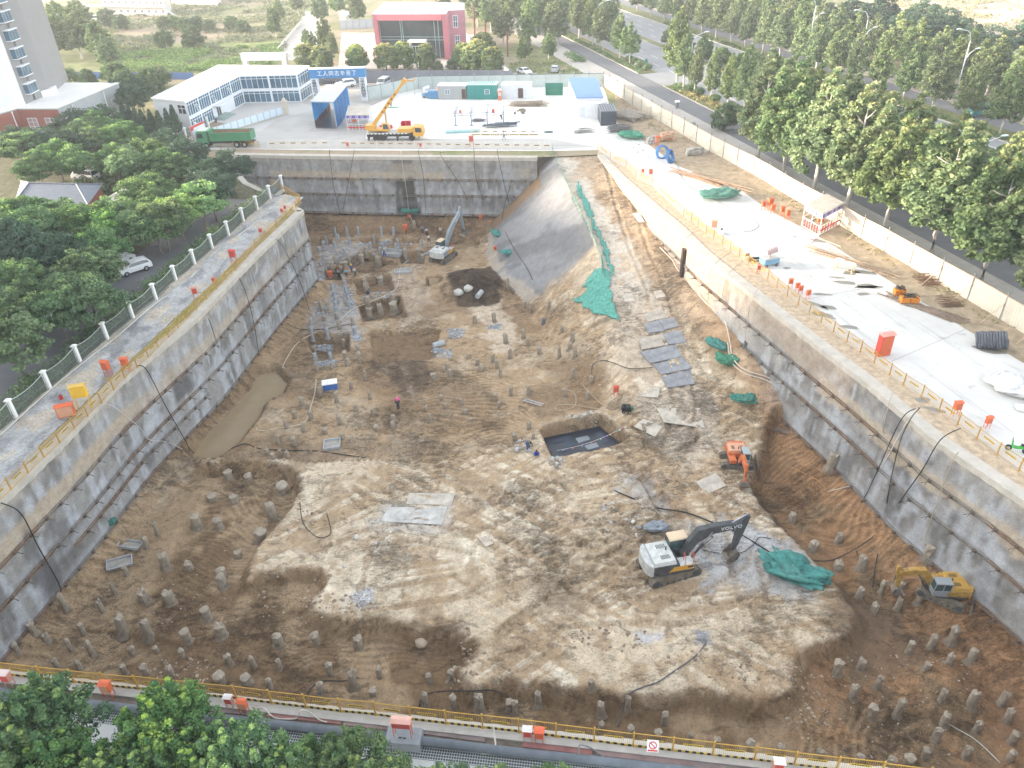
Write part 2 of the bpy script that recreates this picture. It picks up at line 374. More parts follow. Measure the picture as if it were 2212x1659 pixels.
TRACKS=[([(800,720),(850,690),(905,640),(915,600),(905,560)],1.1),([(875,850),(880,900),(890,960),(905,1000)],1.1),([(850,790),(870,840),(878,880)],1.1),([(1262,340),(1300,440),(1340,560),(1375,640),(1410,700),(1460,830),(1480,900),(1450,1000),(1350,1100),(1200,1200)],1.2),
 ([(1060,640),(1075,700),(1100,760)],.9),([(1000,1140),(1150,1080),(1350,1010),(1480,950)],1.3),([(1110,1380),(1300,1260),(1450,1130)],1.3),([(1120,1180),(1180,1090),(1240,1000)],1.2),([(1600,1200),(1640,1330),(1700,1420)],1.2),([(1200,1330),(1400,1320),(1650,1340)],1.3),([(1350,950),(1500,1080),(1560,1200)],1.2),
 ([(760,1170),(900,1150),(1080,1190),(1250,1210),(1420,1230)],1.2),([(860,1290),(1000,1270),(1180,1210),(1320,1180)],1.2),([(940,1340),(1100,1270),(1260,1150),(1330,1060)],1.2),([(720,1060),(850,1040),(1000,1060),(1150,1130),(1260,1220)],1.2),([(1080,1400),(1180,1330),(1330,1200),(1390,1130)],1.2),([(1000,1010),(1120,1060),(1260,1110),(1400,1120)],1.2),([(1450,1330),(1560,1290),(1640,1240),(1660,1180)],1.2),([(1040,1100),(1100,1200),(1150,1300),(1160,1400)],1.2)]
TZ,TI=terrain()
def T(x,y):
    i=(x-XS[0])/(XS[1]-XS[0]); i=min(max(i,0),len(XS)-1.001); j=np.searchsorted(YS,y)-1; j=min(max(j,0),len(YS)-2)
    fi=i-int(i); i=int(i); fj=(y-YS[j])/(YS[j+1]-YS[j]); fj=min(max(fj,0),1)
    return float((TZ[i,j]*(1-fi)+TZ[i+1,j]*fi)*(1-fj)+(TZ[i,j+1]*(1-fi)+TZ[i+1,j+1]*fi)*fj)
def atT(u,v,dz=0.):
    "point where the sight line through (u,v) meets the pit terrain"
    lo,hi=15.,140.; d=ray(u,v)
    y=16.;prev=None
    while y<140:
        t=y/d[1]; z=H+d[2]*t
        if z<T(d[0]*t,y): break
        y+=.5
    a,b=y-.5,y
    for _ in range(12):
        m=(a+b)/2;t=m/d[1]
        if H+d[2]*t<T(d[0]*t,m): b=m
        else: a=m
    t=b/d[1]; return Vector((d[0]*t,b,T(d[0]*t,b)+dz))
def terrain_colours():
    X,Y=GX,GY; I=TI
    def c(r,g,b): return np.array([r,g,b])
    light=c(.49,.405,.295); mid=c(.325,.232,.142); dark=c(.15,.098,.055); rust=c(.27,.155,.08); grey=c(.37,.37,.375); pale=c(.60,.53,.42)
    def mixc(A,B,t): return A*(1-t[...,None])+B*t[...,None]
    n1=fbm(X,Y,6,4,71); n2=fbm(X,Y,1.6,4,72); n3=fbm(X,Y,.5,3,73); n4=fbm(X*1.6,Y*.7,2.2,4,74)
    C=np.zeros(X.shape+(3,))+light
    C=mixc(C,pale,sstep(n1*.5+n4*.5,.5,.66)); C=mixc(C,mid,sstep(n4*.6+n2*.4,.54,.61)*.75)
    # diagonal smears of dragged mud on the plateau
    for a,sd in ((35,1),(-40,2),(8,3)):
        a=R(a); u=(X*math.cos(a)+Y*math.sin(a)); w=(-X*math.sin(a)+Y*math.cos(a))
        q=fbm(u/11,w*2.1,1.,4,80+sd); reg=sstep(fbm(X,Y,9,2,90+sd),.42,.56)
        C=mixc(C,mid*1.05,sstep(q,.53,.58)*reg*.8); C=mixc(C,pale,sstep(q,.30,.22+.0001-.0)*0)
    fm=sstep(I['fd']+(n2-.5)*3,-1.0,1.0); C=mixc(C,mixc(np.zeros_like(C)+mid*1.02,light*.86,sstep(n1*.4+n2*.6,.5,.62)*.55),fm)
    C=mixc(C,dark*1.15,fm*sstep(fbm(X,Y,7,3,75),.48,.6)*.65)
    dm=sstep(I['dd']+(n2-.5)*1.5,-.3,.8); dl=mixc(np.zeros_like(C)+dark*1.1,mid*.9,sstep(n1*.55+n2*.45,.44,.6))
    C=mixc(C,dl,dm)
    # right hand dug area is rustier
    rr=sstep(X,16,24)*dm; C=mixc(C,mixc(np.zeros_like(C)+rust,dark,sstep(n1*.5+n2*.5,.5,.62)),rr*.75)
    bm=dm*sstep(-np.abs(X-0)-0,-30,-10)*0
    C=mixc(C,mid*.93,I['fl']*.8)
    # named patches (picture polygons) : (poly, z, colour, softness, strength)
    for pl,z_,cc,so,stg in PATCH:
        s,_=polyd(WX*.5+X*.5,WY*.5+Y*.5,P_(pl,z_)); C=mixc(C,np.array(cc),sstep(s+(n2-.5)*so*2.5,-so*.5,so*.5)*stg)
    # ramp
    r=I['ramp']; rc=mixc(np.zeros_like(C)+c(.47,.42,.35),mid*1.2,sstep(n2*.5+n4*.5,.54,.64)*.5)
    rm=sstep(Y+(n2-.5)*8,76,92)*I['ramp']; C=mixc(C,rc,rm)
    tmm=I['tm']; C=mixc(C,c(.42,.345,.26),tmm*(.35+.25*rm)*sstep(n3,.3,.55)*sstep(n2,.3,.5))
    C=mixc(C,mid*.82,I['tr2']*(1-rm)*(1-fm)*(1-dm)*.8)
    # gravelly soil beside the right wall
    wr=I['wr']; C=mixc(C,mid*.95,sstep(-wr+(n2-.5)*3,-5.,-3.2)*rm*.8)
    # sprayed concrete slope
    sc=mixc(np.zeros_like(C)+c(.165,.167,.172),c(.24,.242,.247),sstep(fbm(X*.35+Y*.5,Y*.25-X*.05,1.6,4,77)*.7+n2*.3,.42,.6))
    om=I['onslope']*sstep(Y+(n2-.5)*3,97.5,99.5); C=mixc(C,sc,om)
    s=sstep(TZ,-11.9,-9.8)*om
    C=mixc(C,c(.42,.36,.29),om*(1-sstep(TZ+ (n2-.5)*1.6,-11.7,-11.0))*.8)
    # soil banks under the walls
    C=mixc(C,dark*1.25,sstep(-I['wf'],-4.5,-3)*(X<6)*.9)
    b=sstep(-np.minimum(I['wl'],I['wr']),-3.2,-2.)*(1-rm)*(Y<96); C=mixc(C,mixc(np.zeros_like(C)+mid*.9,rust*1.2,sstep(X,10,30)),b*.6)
    # pits and lined pit sides
    C=mixc(C,dark*1.2,I['pm']*.85); C=mixc(C,c(.22,.15,.09),I['lm']*.9)
    C*= (1+.20*np.clip(I['stripe'],-1,1)[...,None])
    # steep faces show fresh soil
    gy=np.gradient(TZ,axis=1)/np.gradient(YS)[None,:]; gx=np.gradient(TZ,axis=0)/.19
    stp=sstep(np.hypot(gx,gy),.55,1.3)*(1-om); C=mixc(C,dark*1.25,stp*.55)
    C*=(.86+.28*n3)[...,None]
    return C
G_=(.37,.375,.38)
PATCH=[
 ([(405,985),(500,975),(560,905),(620,850),(630,810),(590,785),(530,795),(500,850),(450,900),(420,945)],-12.,(.20,.15,.10),1.2,.7),
 ([(330,1080),(420,1000),(380,980),(320,1050)],-11.5,(.42,.37,.29),1.,.6),
 (zz([(1560,1230),(2212,1230),(2300,1560),(1900,1560),(1520,1480)],1106,829.5),-11.2,G_,2.,.75),
 ([(1520,1195),(1640,1130),(1720,1190),(1790,1240),(1700,1290),(1520,1260)],-11.2,G_,2.,.8),
 ([(830,1090),(970,1080),(960,1150),(800,1140)],-11.2,(.47,.44,.40),1.5,.7),
 ([(740,1280),(800,1270),(810,1300),(770,1310)],-11.2,(.42,.43,.45),.8,.9),
 ([(1370,1370),(1425,1370),(1425,1388),(1375,1390)],-11.2,(.42,.43,.45),.8,.8),
 ([(1485,1365),(1530,1365),(1535,1400),(1500,1405)],-11.2,(.25,.26,.28),.4,.9),
 ([(1010,640),(1070,640),(1110,700),(1110,760),(1060,760),(1040,700)],-12,(.50,.41,.31),1.5,.85),
 ([(1340,1030),(1400,1020),(1440,1080),(1400,1120),(1350,1080)],-11.5,(.34,.34,.34),1.5,.6),
 (zz([(640,760),(780,760),(880,1000),(870,1230),(640,1220),(600,900)],553,415),-12,(.33,.32,.31),1.2,.7),
 (zz([(560,430),(880,400),(860,560),(700,560),(560,700),(540,600)],553,415),-12,(.35,.34,.33),1.2,.6),
 (zz([(430,1100),(560,920),(640,1150),(500,1200)],553,415),-12,(.30,.29,.28),1.2,.6),
 ([(800,600),(900,560),(930,640),(890,700),(860,720),(840,640)],-12,(.36,.29,.22),1.5,.6),
 ([(799,717),(953,710),(928,790),(930,850),(870,860),(810,790)],-12,(.125,.088,.058),1.,.9),
 ([(960,580),(1060,555),(1090,600),(1062,640),(985,640)],-11.,(.085,.06,.04),.6,1.),
 ([(1160,1260),(1230,1230),(1250,1300),(1180,1310)],-11.2,(.17,.125,.085),1.3,.7),
 ([(600,960),(900,940),(1000,960),(980,985),(620,990)],-11.8,(.19,.14,.095),1.5,.6),
 ([(1380,1150),(1460,1100),(1470,1180),(1400,1200)],-11.2,(.21,.16,.115),1.5,.6),
 ([(1230,640),(1300,700),(1320,830),(1400,850),(1440,760),(1340,640)],-11,(.42,.35,.27),1.5,.6),
 ([(1390,860),(1530,860),(1560,960),(1500,1010),(1380,960)],-11.2,(.47,.41,.335),1.5,.6),
 ([(1640,860),(1700,850),(1720,905),(1660,915),(1640,900)],-11.2,(.36,.36,.36),1.,.6),
 ([(1990,1200),(2120,1380),(2212,1500),(2212,1640),(2150,1600),(2080,1480)],-12.7,(.235,.135,.075),2.,.75),
 ([(1830,1300),(1950,1330),(2050,1420),(1950,1480),(1830,1440),(1740,1400)],-12.7,(.135,.093,.060),2.,.7),
 ([(830,1600-200),(1000,1370),(1030,1400),(960,1440),(850,1400)],-12.7,(.125,.085,.055),1.5,.7),
]
def soilmat():
    m=colmat('soil',s1=1.3,s2=6.,amt=.26,bump=.10); n=m.node_tree; L=n.links.new; b=n.nodes['Principled BSDF']; src=b.inputs['Base Color'].links[0].from_socket; tc=[q for q in n.nodes if q.type=='TEX_COORD'][0]
    mp=n.nodes.new('ShaderNodeMapping'); mp.inputs['Scale'].default_value=(1,1.7,1); mp.inputs['Rotation'].default_value=(0,0,.5); L(tc.outputs['Object'],mp.inputs[0])
    lf=n.nodes.new('ShaderNodeTexNoise'); lf.inputs['Scale'].default_value=.13; lf.inputs['Detail'].default_value=3; L(tc.outputs['Object'],lf.inputs['Vector'])
    for sc,a,c_,lo in ((.55,.53,.58,.66),(1.7,.55,.60,.70),(4.5,.55,.62,.72)):
        q=n.nodes.new('ShaderNodeTexNoise'); q.inputs['Scale'].default_value=sc; q.inputs['Detail'].default_value=9; q.inputs['Roughness'].default_value=.7; q.inputs['Distortion'].default_value=.9; L(mp.outputs[0],q.inputs['Vector'])
        ad=n.nodes.new('ShaderNodeMath'); ad.operation='MULTIPLY_ADD'; L(lf.outputs['Fac'],ad.inputs[0]); ad.inputs[1].default_value=.45; ad.inputs[2].default_value=-.225; a2=n.nodes.new('ShaderNodeMath'); L(q.outputs['Fac'],a2.inputs[0]); L(ad.outputs[0],a2.inputs[1])
        r=n.nodes.new('ShaderNodeMapRange'); r.inputs[1].default_value=a; r.inputs[2].default_value=c_; r.inputs[3].default_value=1.05; r.inputs[4].default_value=lo; L(a2.outputs[0],r.inputs[0])
        v=n.nodes.new('ShaderNodeVectorMath'); v.operation='SCALE'; L(src,v.inputs[0]); L(r.outputs[0],v.inputs['Scale']); src=v.outputs[0]
    L(src,b.inputs['Base Color']); return m
def build_terrain():
    V=np.stack([GX,GY,TZ],-1).reshape(-1,3); C=np.clip(terrain_colours(),.02,.8).reshape(-1,3)
    # leave out what lies under the street level sheet far outside
    me=npmesh('pit_floor',V,gridquads(len(XS),len(YS)),C,[soilmat(),colmat('slope_concrete',s1=1.2,s2=6,amt=.14,bump=.02)],mi=(((TI['onslope']&(GY>98.5))[:-1,:-1]).reshape(-1)*1))
    tag(linkmesh('pit_floor',me),kind='structure')
build_terrain()
def water(name,poly,z,col,rough=.12):
    P=[at(u,v,z) for u,v in poly]; mb=MB(); mb.add([(p[0],p[1],z) for p in P],[tuple(range(len(P)))])
    o=mb.build(name,mat(name+'_m',col,rough,.06,.8,spec=.5)); tag(o,kind='structure')
water('muddy_pond_water',[(410,990),(480,990),(515,965),(560,905),(580,870),(625,850),(630,815),(600,785),(540,800),(520,838),(480,868),(440,912),(415,950)],-12.58,(.34,.26,.16),.06)
water('puddle_water',zz([(1670,440),(1900,430),(1900,500),(1720,505)],553,415),-13.55,(.30,.22,.13))
water('puddle_water',zz([(1490,740),(1580,740),(1580,800),(1500,805)],553,415),-12.95,(.38,.29,.17))
# ------------------------------------------------ retaining walls
concr=lambda: mat('cap_concrete',(.46,.43,.38),.9,.15,.8,.02)
steel=lambda: mat('waler_steel',(.23,.21,.19),.7,.3,1.2,.01)
rust_=lambda: mat('rusty_steel',(.22,.15,.105),.8,.35,2.)
def resample(pts,step):
    P=[Vector((p[0],p[1],0)) for p in pts]; out=[];acc=0
    for i in range(len(P)-1):
        L=(P[i+1]-P[i]).length; n=max(1,round(L/step))
        for k in range(n): out.append((P[i].lerp(P[i+1],k/n),acc+L*k/n))
        acc+=L
    out.append((P[-1],acc)); return out
def wall(name,label,pts,inn,foot,rows,beige,lights,seed,stains=(),capw=1.0,anchor=2.0,warm=0.):
    root=thing(name,label,'retaining wall',pts[0])
    O=pts[0]
    rs=resample(pts,.32); nz=int((0-foot)/.28)
    S_=np.array([a for _,a in rs]); P=np.array([[p[0],p[1]] for p,_ in rs]); L=S_[-1]
    zs=np.linspace(-.45,foot,nz); SS,ZZ=np.meshgrid(S_,zs,indexing='ij')
    tang=np.gradient(P,axis=0); tang/=np.hypot(tang[:,0],tang[:,1])[:,None]; nrm=np.stack([-tang[:,1],tang[:,0]],-1)*inn
    off=(fbm(SS,ZZ,2.2,4,seed)-.5)*.22+(-ZZ)*.03
    X=P[:,0][:,None]+nrm[:,0][:,None]*off-O[0]; Y=P[:,1][:,None]+nrm[:,1][:,None]*off-O[1]
    n1=fbm(SS,ZZ,3.5,4,seed+1); n2=fbm(SS*2.2,ZZ*.5,1.6,4,seed+2); n3=fbm(SS,ZZ,.7,3,seed+3)
    g=lambda a: np.zeros(SS.shape+(3,))+np.array(a)
    def mx(A,B,t): return A*(1-t[...,None])+B*t[...,None]
    C=g((.285,.283,.275)); C=mx(C,g((.20,.195,.185)),sstep(n1*.6+n2*.4,.46,.58)); C=mx(C,g((.13,.13,.13)),sstep(fbm(SS*1.6,ZZ*.28,2.,4,seed+9),.58,.66)*.7); C=mx(C,g((.37,.385,.41)),sstep(n2,.5,.64)*lights)
    lift=np.zeros(SS.shape)
    for i,z0 in enumerate([r[0] if isinstance(r,tuple) else r for r in (rows or [])]+[foot]): lift=np.maximum(lift,np.exp(-((ZZ-(z0+.55))/.45)**2))
    C=mx(C,g((.40,.42,.45)),lift*sstep(n1*.5+n2*.5,.4,.55)*.6*lights)
    top=sstep(ZZ,-1.6,-.5); C=mx(C,g((.37,.33,.27)),top*sstep(n2,.38,.55)*.8)
    for (s0,s1,za,zb,col,stg) in stains+tuple(beige):
        m=sstep(SS+(n2-.5)*3,s0-.6,s0+.6)*(1-sstep(SS+(n2-.5)*3,s1-.6,s1+.6))*sstep(ZZ+(n3-.5)*.9+(n1-.5)*1.2,min(za,zb)-.25,min(za,zb)+.25)*(1-sstep(ZZ+(n3-.5)*.9,max(za,zb)-.2,max(za,zb)+.2))
        C=mx(C,g(col),m*stg)
    C*=(.85+.3*n3)[...,None]
    V=np.stack([X,Y,ZZ],-1).reshape(-1,3)
    q=gridquads(len(S_),nz)
    if inn<0: q=q[:,::-1]
    me=npmesh('shotcrete_face',V,q,np.clip(C,.02,.9).reshape(-1,3),[colmat('shotcrete',s1=1.6,s2=7,amt=.2,bump=.035)])
    linkmesh('shotcrete_face',me,root)
    # capping beam (a swept profile)
    prof=[(.09,.06),(.09,-.5),(-capw,-.5),(-capw,.06)]; vs=[]
    for i,(p,_) in enumerate(rs):
        n=Vector((nrm[i][0],nrm[i][1],0)); w=.03*math.sin(i*1.7)+.05*(mnoise.noise((i*.3,seed,0)))
        for o_,z_ in prof: q_=p+n*(o_+w*(o_>0)); vs.append((q_[0]-O[0],q_[1]-O[1],z_))
    fs=[(i*4+k,i*4+(k+1)%4,(i+1)*4+(k+1)%4,(i+1)*4+k) for i in range(len(rs)-1) for k in range(4)]+[(0,1,2,3),tuple((len(rs)-1)*4+k for k in (3,2,1,0))]
    MB().add(vs,fs).build('capping_beam',concr(),root)
    # walers: double channels with anchor heads
    def pos(s,out,z):
        s=min(max(s,0),L); i=int(np.searchsorted(S_,s)); i=min(max(i,1),len(S_)-1); t=(s-S_[i-1])/(S_[i]-S_[i-1]+1e-9)
        p=P[i-1]*(1-t)+P[i]*t; n=nrm[i]; o_=out+(-z)*.03; return Vector((p[0]+n[0]*o_-O[0],p[1]+n[1]*o_-O[1],z)),Vector((n[0],n[1],0)),Vector((tang[i][0],tang[i][1],0))
    anc=None
    for z0,sa,sb in [(r if isinstance(r,tuple) else (r,0,L)) for r in rows_full(rows,L,foot)]:
        mb=MB(); k=0; s=sa
        while s<sb-.1:
            e=min(s+6,sb); j=.02*math.sin(s*3.1)
            for dz in (-.13,.13):
                a,_,_=pos(s,.16,z0+dz+j);b,_,_=pos(e-.06,.16,z0+dz+j); mb.mi=(k//2)%2; mb.bar(a,b,.10,.08); 
            # spacers
            c,_,_=pos(s+.3,.17,z0); 
            s=e;k+=1
        w=mb.build('waler',[steel(),rust_()],root)
        s=sa+anchor*.5
        while s<sb:
            p,n,t=pos(s,.22,z0)
            if anc is None:
                m=MB(); m.box(-.16,.16,-.02,.06,-.16,.16); m.cyl((0,0,0),(0,-0,0.001),.06,.05,6); m.cyl((0,.02,0),(.0,.22,0),.07,.05,8); m.bar((0,.2,0),(.10,.75,-.05),.035); m.bar((0,.2,0),(-.05,.5,-.22),.03); m.box(-.10,.10,.05,.13,-.1,.1)
                anc=m.mesh('anchor_head',mat('anchor_steel',(.14,.11,.09),.8,.3,3))
            a=linkmesh('anchor_head',anc,w); a.location=p; a.rotation_euler=(0,0,math.atan2(n[1],n[0])-math.pi/2+random.uniform(-.2,.2))
            s+=anchor+random.uniform(-.15,.15)
    return root,pos,L
def rows_full(rows,L,foot): return [] if rows is None else [r if isinstance(r,tuple) else (r,0,L) for r in rows]+[(foot+.25,0,L)]
BG=(.42,.345,.255); WET=(.105,.105,.105); OR=(.47,.36,.26)  # OR: beige with the warm sunlight on the right wall coloured in
wl_=wall("left_retaining_wall","long grey shotcrete wall under the white railing and hedge side of the pit",LC,1,-10.9,[-4.2,-7.1,(-8.6,34,58)],
   [(0,75,-2.7,-4.4,BG,.35),(20,45,-3.0,-4.2,BG,.4),(45,70,-2.6,-4.3,BG,.75)],1.,101,((4,7,-3,-9,WET,.5),(16,18.5,-2,-8,WET,.5),(36,38.5,-4.5,-6.8,WET,.9),(60,63,-7.5,-10.5,WET,.8)),anchor=1.9)
wr_=wall('right_retaining_wall','long shotcrete wall beside the ramp, its beige upper band coloured sunlit under the concrete pad',RC,-1,-10.7,[(-3.5,27,200),(-6.4,52,200)],
   [(0,46,-.3,-9,OR,.7),(44,70,-.3,-3.2,OR,.4),(66,110,-2.7,-4.2,BG,.75),(30,60,-3.2,-5.5,(.36,.35,.33),.5)],.9,202,((56,66,-.6,-3.3,(.19,.185,.175),.7),(78,80,-6.5,-10,WET,.5),(88,90,-7,-10,WET,.4)),anchor=2.1,capw=1.1)
wf_=wall('far_retaining_wall','dark shotcrete wall below the crane across the far end of the pit',FC,-1,-10.2,[-3.8,-6.6],
   [(0,60,-.3,-3.6,(.27,.255,.235),.4),(8,40,-2.6,-3.8,BG,.8),(30,36,-1.2,-3.5,(.36,.32,.26),.6)],.8,303,((31,34.5,.6,-10.5,(.075,.07,.062),1.),(10,11,-.8,-2.6,WET,.8),(13,14,-.8,-3,WET,.8),(52,54,-1.8,-3.4,(.42,.36,.27),.7),(0,60,-7.5,-8.6,(.16,.16,.165),.4)),anchor=2.4)
wn_=wall('near_retaining_wall','retaining wall below the yellow guard rail beside the leafy treetops',NC,1,-12.9,None,[],.8,404,capw=.3)
# far foot waler is drawn by the wall itself ; steps of wall behind the left corner
cw=[Vector((p[0],p[1],0)) for p in (PIT[1],PIT[2],LC[0])]
wall('corner_retaining_wall','short shotcrete return wall behind the bend of the yellow rail',[FC[0]]+cw,1,-10.9,None,[],.8,505,capw=.8)
# ------------------------------------------------ street level
def sheet(name,poly,z,m,kind='structure',label=None,cat=None,holes=()):
    P=[Vector((p[0],p[1],0)) for p in poly]
    loops=[P]+[[Vector((p[0],p[1],0)) for p in h] for h in holes]
    tri=tessellate_polygon(loops); allp=[p for l in loops for p in l]
    fs=[]
    for t in tri:
        a,b,c=(allp[i] for i in t)
        fs.append(t if (b-a).cross(c-a)[2]>0 else t[::-1])
    o=MB().add([(p[0],p[1],z) for p in allp],fs).build(name,m); tag(o,label,cat,kind=kind if not cat else None); return o
def groundmat():
    m,n,b=nt('field'); L=n.links.new; tc=n.nodes.new('ShaderNodeTexCoord')
    def noise(s,d=6,r=.65):
        q=n.nodes.new('ShaderNodeTexNoise'); q.inputs['Scale'].default_value=s; q.inputs['Detail'].default_value=d; q.inputs['Roughness'].default_value=r; L(tc.outputs['Object'],q.inputs['Vector']); return q.outputs['Fac']
    def ramp(f,a,c0,bb,c1,prev=None):
        r=n.nodes.new('ShaderNodeMapRange'); r.inputs[1].default_value=a; r.inputs[2].default_value=bb; L(f,r.inputs[0])
        x=n.nodes.new('ShaderNodeMix'); x.data_type='RGBA'; L(r.outputs[0],x.inputs['Factor'])
        if prev is None: x.inputs['A'].default_value=(*c0,1)
        else: L(prev,x.inputs['A'])
        x.inputs['B'].default_value=(*c1,1); return x.outputs['Result']
    c=ramp(noise(.035),.42,(.36,.28,.21),.6,(.21,.235,.10)); c=ramp(noise(.11),.52,None,.68,(.15,.19,.075),c); c=ramp(noise(.5,8,.8),.5,None,.72,(.45,.37,.28),c)
    c=ramp(noise(3.,8,.8),.48,None,.75,(.16,.15,.08),c)
    L(c,b.inputs['Base Color']); b.inputs['Roughness'].default_value=1; b.inputs['Specular IOR Level'].default_value=.1
    return m
BIG=[(-700,-60),(700,-60),(900,1500),(-900,1500)]
hole=[(p[0],p[1]) for p in PIT]
# keep the hole a little outside the crest so that the caps cover its rim
hx=[Vector(p) for p in PIT]; cen=sum(hx,Vector())/len(hx)
hole=[p+((p-cen).normalized()*.35) for p in hx]
sheet('ground',BIG,-.02,groundmat(),holes=[hole])
# noise driven surface kinds
def driven(name,col,ang,amt=.30):
    if name in MATS: return MATS[name]
    m=mat(name,col,.9,.12,.16,0,detail=12); n=m.node_tree; L=n.links.new; b=n.nodes['Principled BSDF']; src=b.inputs['Base Color'].links[0].from_socket; tc=[q for q in n.nodes if q.type=='TEX_COORD'][0]
    for sc,rot,lo,h0,c_ in (((.05,1.3,1),ang,1-amt,.56,.72),((.12,.9,1),ang+.35,1-amt*.7,.6,.72),((.6,.6,1),0,1-amt*.8,.62,.7),((2.5,2.5,1),0,1-amt*.9,.66,.72)):
        mp=n.nodes.new('ShaderNodeMapping'); mp.vector_type='TEXTURE' if False else 'POINT'; mp.inputs['Rotation'].default_value=(0,0,-rot); mp2=n.nodes.new('ShaderNodeMapping'); mp2.inputs['Scale'].default_value=sc
        L(tc.outputs['Object'],mp.inputs[0]); L(mp.outputs[0],mp2.inputs[0]); q=n.nodes.new('ShaderNodeTexNoise'); q.inputs['Scale'].default_value=1; q.inputs['Detail'].default_value=7; q.inputs['Roughness'].default_value=.62; L(mp2.outputs[0],q.inputs['Vector'])
        r=n.nodes.new('ShaderNodeMapRange'); r.inputs[1].default_value=h0; r.inputs[2].default_value=c_; r.inputs[3].default_value=1; r.inputs[4].default_value=lo; L(q.outputs['Fac'],r.inputs[0]); v=n.nodes.new('ShaderNodeVectorMath'); v.operation='SCALE'; L(src,v.inputs[0]); L(r.outputs[0],v.inputs['Scale']); src=v.outputs[0]
    L(src,b.inputs['Base Color']); return m
M_PAD=lambda: driven('pad_concrete',(.58,.575,.555),R(-77))
M_YARD=lambda: driven('yard_concrete',(.70,.69,.66),R(-5),.18)
M_GREY=lambda: driven('old_concrete',(.44,.43,.41),R(-6),.3)
M_ASPH=lambda: mat('asphalt',(.17,.172,.18),.9,.12,.5,.01,detail=8)
M_ROAD=lambda: mat('carriageway_asphalt',(.27,.275,.28),.9,.09,.3,detail=8)
M_DIRT=lambda: mat('dry_dirt',(.33,.265,.185),1,.35,.9,.08,detail=9)
M_BANK=lambda: mat('sprayed_bank',(.30,.305,.31),.95,.35,.7,.12,detail=8)
M_PAVE=lambda: mat('pavement_tiles',(.42,.395,.36),.9,.12,1.2)
M_BRICKP=lambda: mat('brown_paving',(.33,.285,.25),.9,.15,1.)
M_WET=lambda: mat('wet_stain',(.24,.23,.20),.35,.15,1.5,spec=.5)
A0,A1=at(1303,187),at(2159,689); DR=(A1-A0).normalized(); DR=Vector((DR[0],DR[1],0)); NR=Vector((-DR[1],DR[0],0))
A0=Vector((A0[0],A0[1],0))
def rd(s,o,z=0): p=A0+DR*s+NR*o; return Vector((p[0],p[1],z))
def strip(name,s0,s1,o0,o1,z,m,**k): return sheet(name,[rd(s0,o0),rd(s1,o0),rd(s1,o1),rd(s0,o1)],z,m,**k)
def hump(name,s0,s1,o0,o1,z1,m,kind='structure',label=None,cat=None,bevel=0):
    P=[rd(s0,o0),rd(s1,o0),rd(s1,o1),rd(s0,o1)]; o=MB().prism([(p[0],p[1]) for p in P],-.1,z1).build(name,m); tag(o,label,cat,kind=None if cat else kind); return o
strip('service_road',-230,190,6.5,12.,.004,M_ASPH()); strip('main_road',-230,190,16.2,46,.004,M_ROAD()); strip('far_service_road',-230,190,51.2,56.2,.004,M_ASPH())
strip('crossing_road',-8,4.5,12,16.2,.004,M_ROAD())
hump('near_pavement',-230,190,.6,6.5,.12,M_PAVE()); hump('far_pavement',-230,190,56.2,62,.12,M_BRICKP())
GRS=lambda: mat('verge_soil',(.16,.17,.07),1,.4,1.5,.05)
hump('planted_verge',-230,-8.5,12.,16.2,.14,GRS()); hump('planted_verge',5,190,12.,16.2,.14,GRS()); hump('far_planted_verge',-230,190,46,51.2,.14,GRS())
hump('kerb',-230,-8.5,16.2,16.4,.16,M_PAVE()); hump('kerb',5,190,16.2,16.4,.16,M_PAVE()); hump('kerb',-230,-8.5,11.85,12,.16,M_PAVE()); hump('kerb',5,190,11.85,12,.16,M_PAVE()); hump('kerb',-230,190,6.5,6.65,.15,M_PAVE()); hump('kerb',-230,190,45.85,46,.16,M_PAVE())
hump('central_reservation',-230,190,30.3,31.9,.14,GRS())
WHITE=lambda: mat('road_paint',(.72,.72,.70),.8,.1,3.)
mk=MB()
for o_ in (19.8,23.4,35,38.6,42.2):
    for k in range(-16,20): 
        a,b,c,d=rd(k*9.,o_-.08),rd(k*9.+4,o_-.08),rd(k*9.+4,o_+.08),rd(k*9.,o_+.08); mk.add([(q[0],q[1],.009) for q in (a,b,c,d)],[(0,1,2,3)])
tag(mk.build('lane_markings',WHITE()),kind='structure')
# dirt strip behind the panel fence (site side), pad and yards
kerbl=[at(*p) for p in ((1330,262),(1385,300),(1461,357),(1606,415),(1659,452),(1766,510),(1871,575),(1984,647),(2084,710),(2212,785))]
d=(kerbl[-1]-kerbl[-2]).normalized(); kerbl.append(kerbl[-1]+d*40)
sheet('dirt_strip',kerbl+[rd(175,.3),rd(6,.3)],.004,M_DIRT())
RF=[at(*p) for p in ((1291,324),(1318,344),(1352,362),(1373,383),(1408,402),(1476,467),(1493,477),(1508,490),(1525,505),(1541,516),(1560,530),(1577,542),(1596,556),(1616,572),(1636,587),(1658,603),(1678,622),(1700,640),(1724,659),(1748,677),(1773,697),(1800,717),(1829,739),(1858,760),(1888,784),(1921,810),(1951,832),(1990,857),(2028,887),(2068,917),(2109,949),(2153,983),(2200,1017))]
d=(RF[-1]-RF[-2]); RF+= [RF[-1]+d*(k+1) for k in range(4)]
sheet('concrete_pad',RF+[RF[-1]+Vector((6,-10,0))]+kerbl[::-1],.008,M_PAD())
ln=MB()
for (a,b) in (((1810,618),(1905,640)),((1900,745),(1740,640)),((1748,605),(1925,560)),((1840,640),(2000,610))): pass
# soil strip between crest and rail on the right
sheet('rubble_strip',[p for p in RF]+[RC[-1]]+[p for p in RC[::-1]],.004,mat('sandy_rubble',(.45,.36,.26),1,.35,1.6,.06,detail=9))
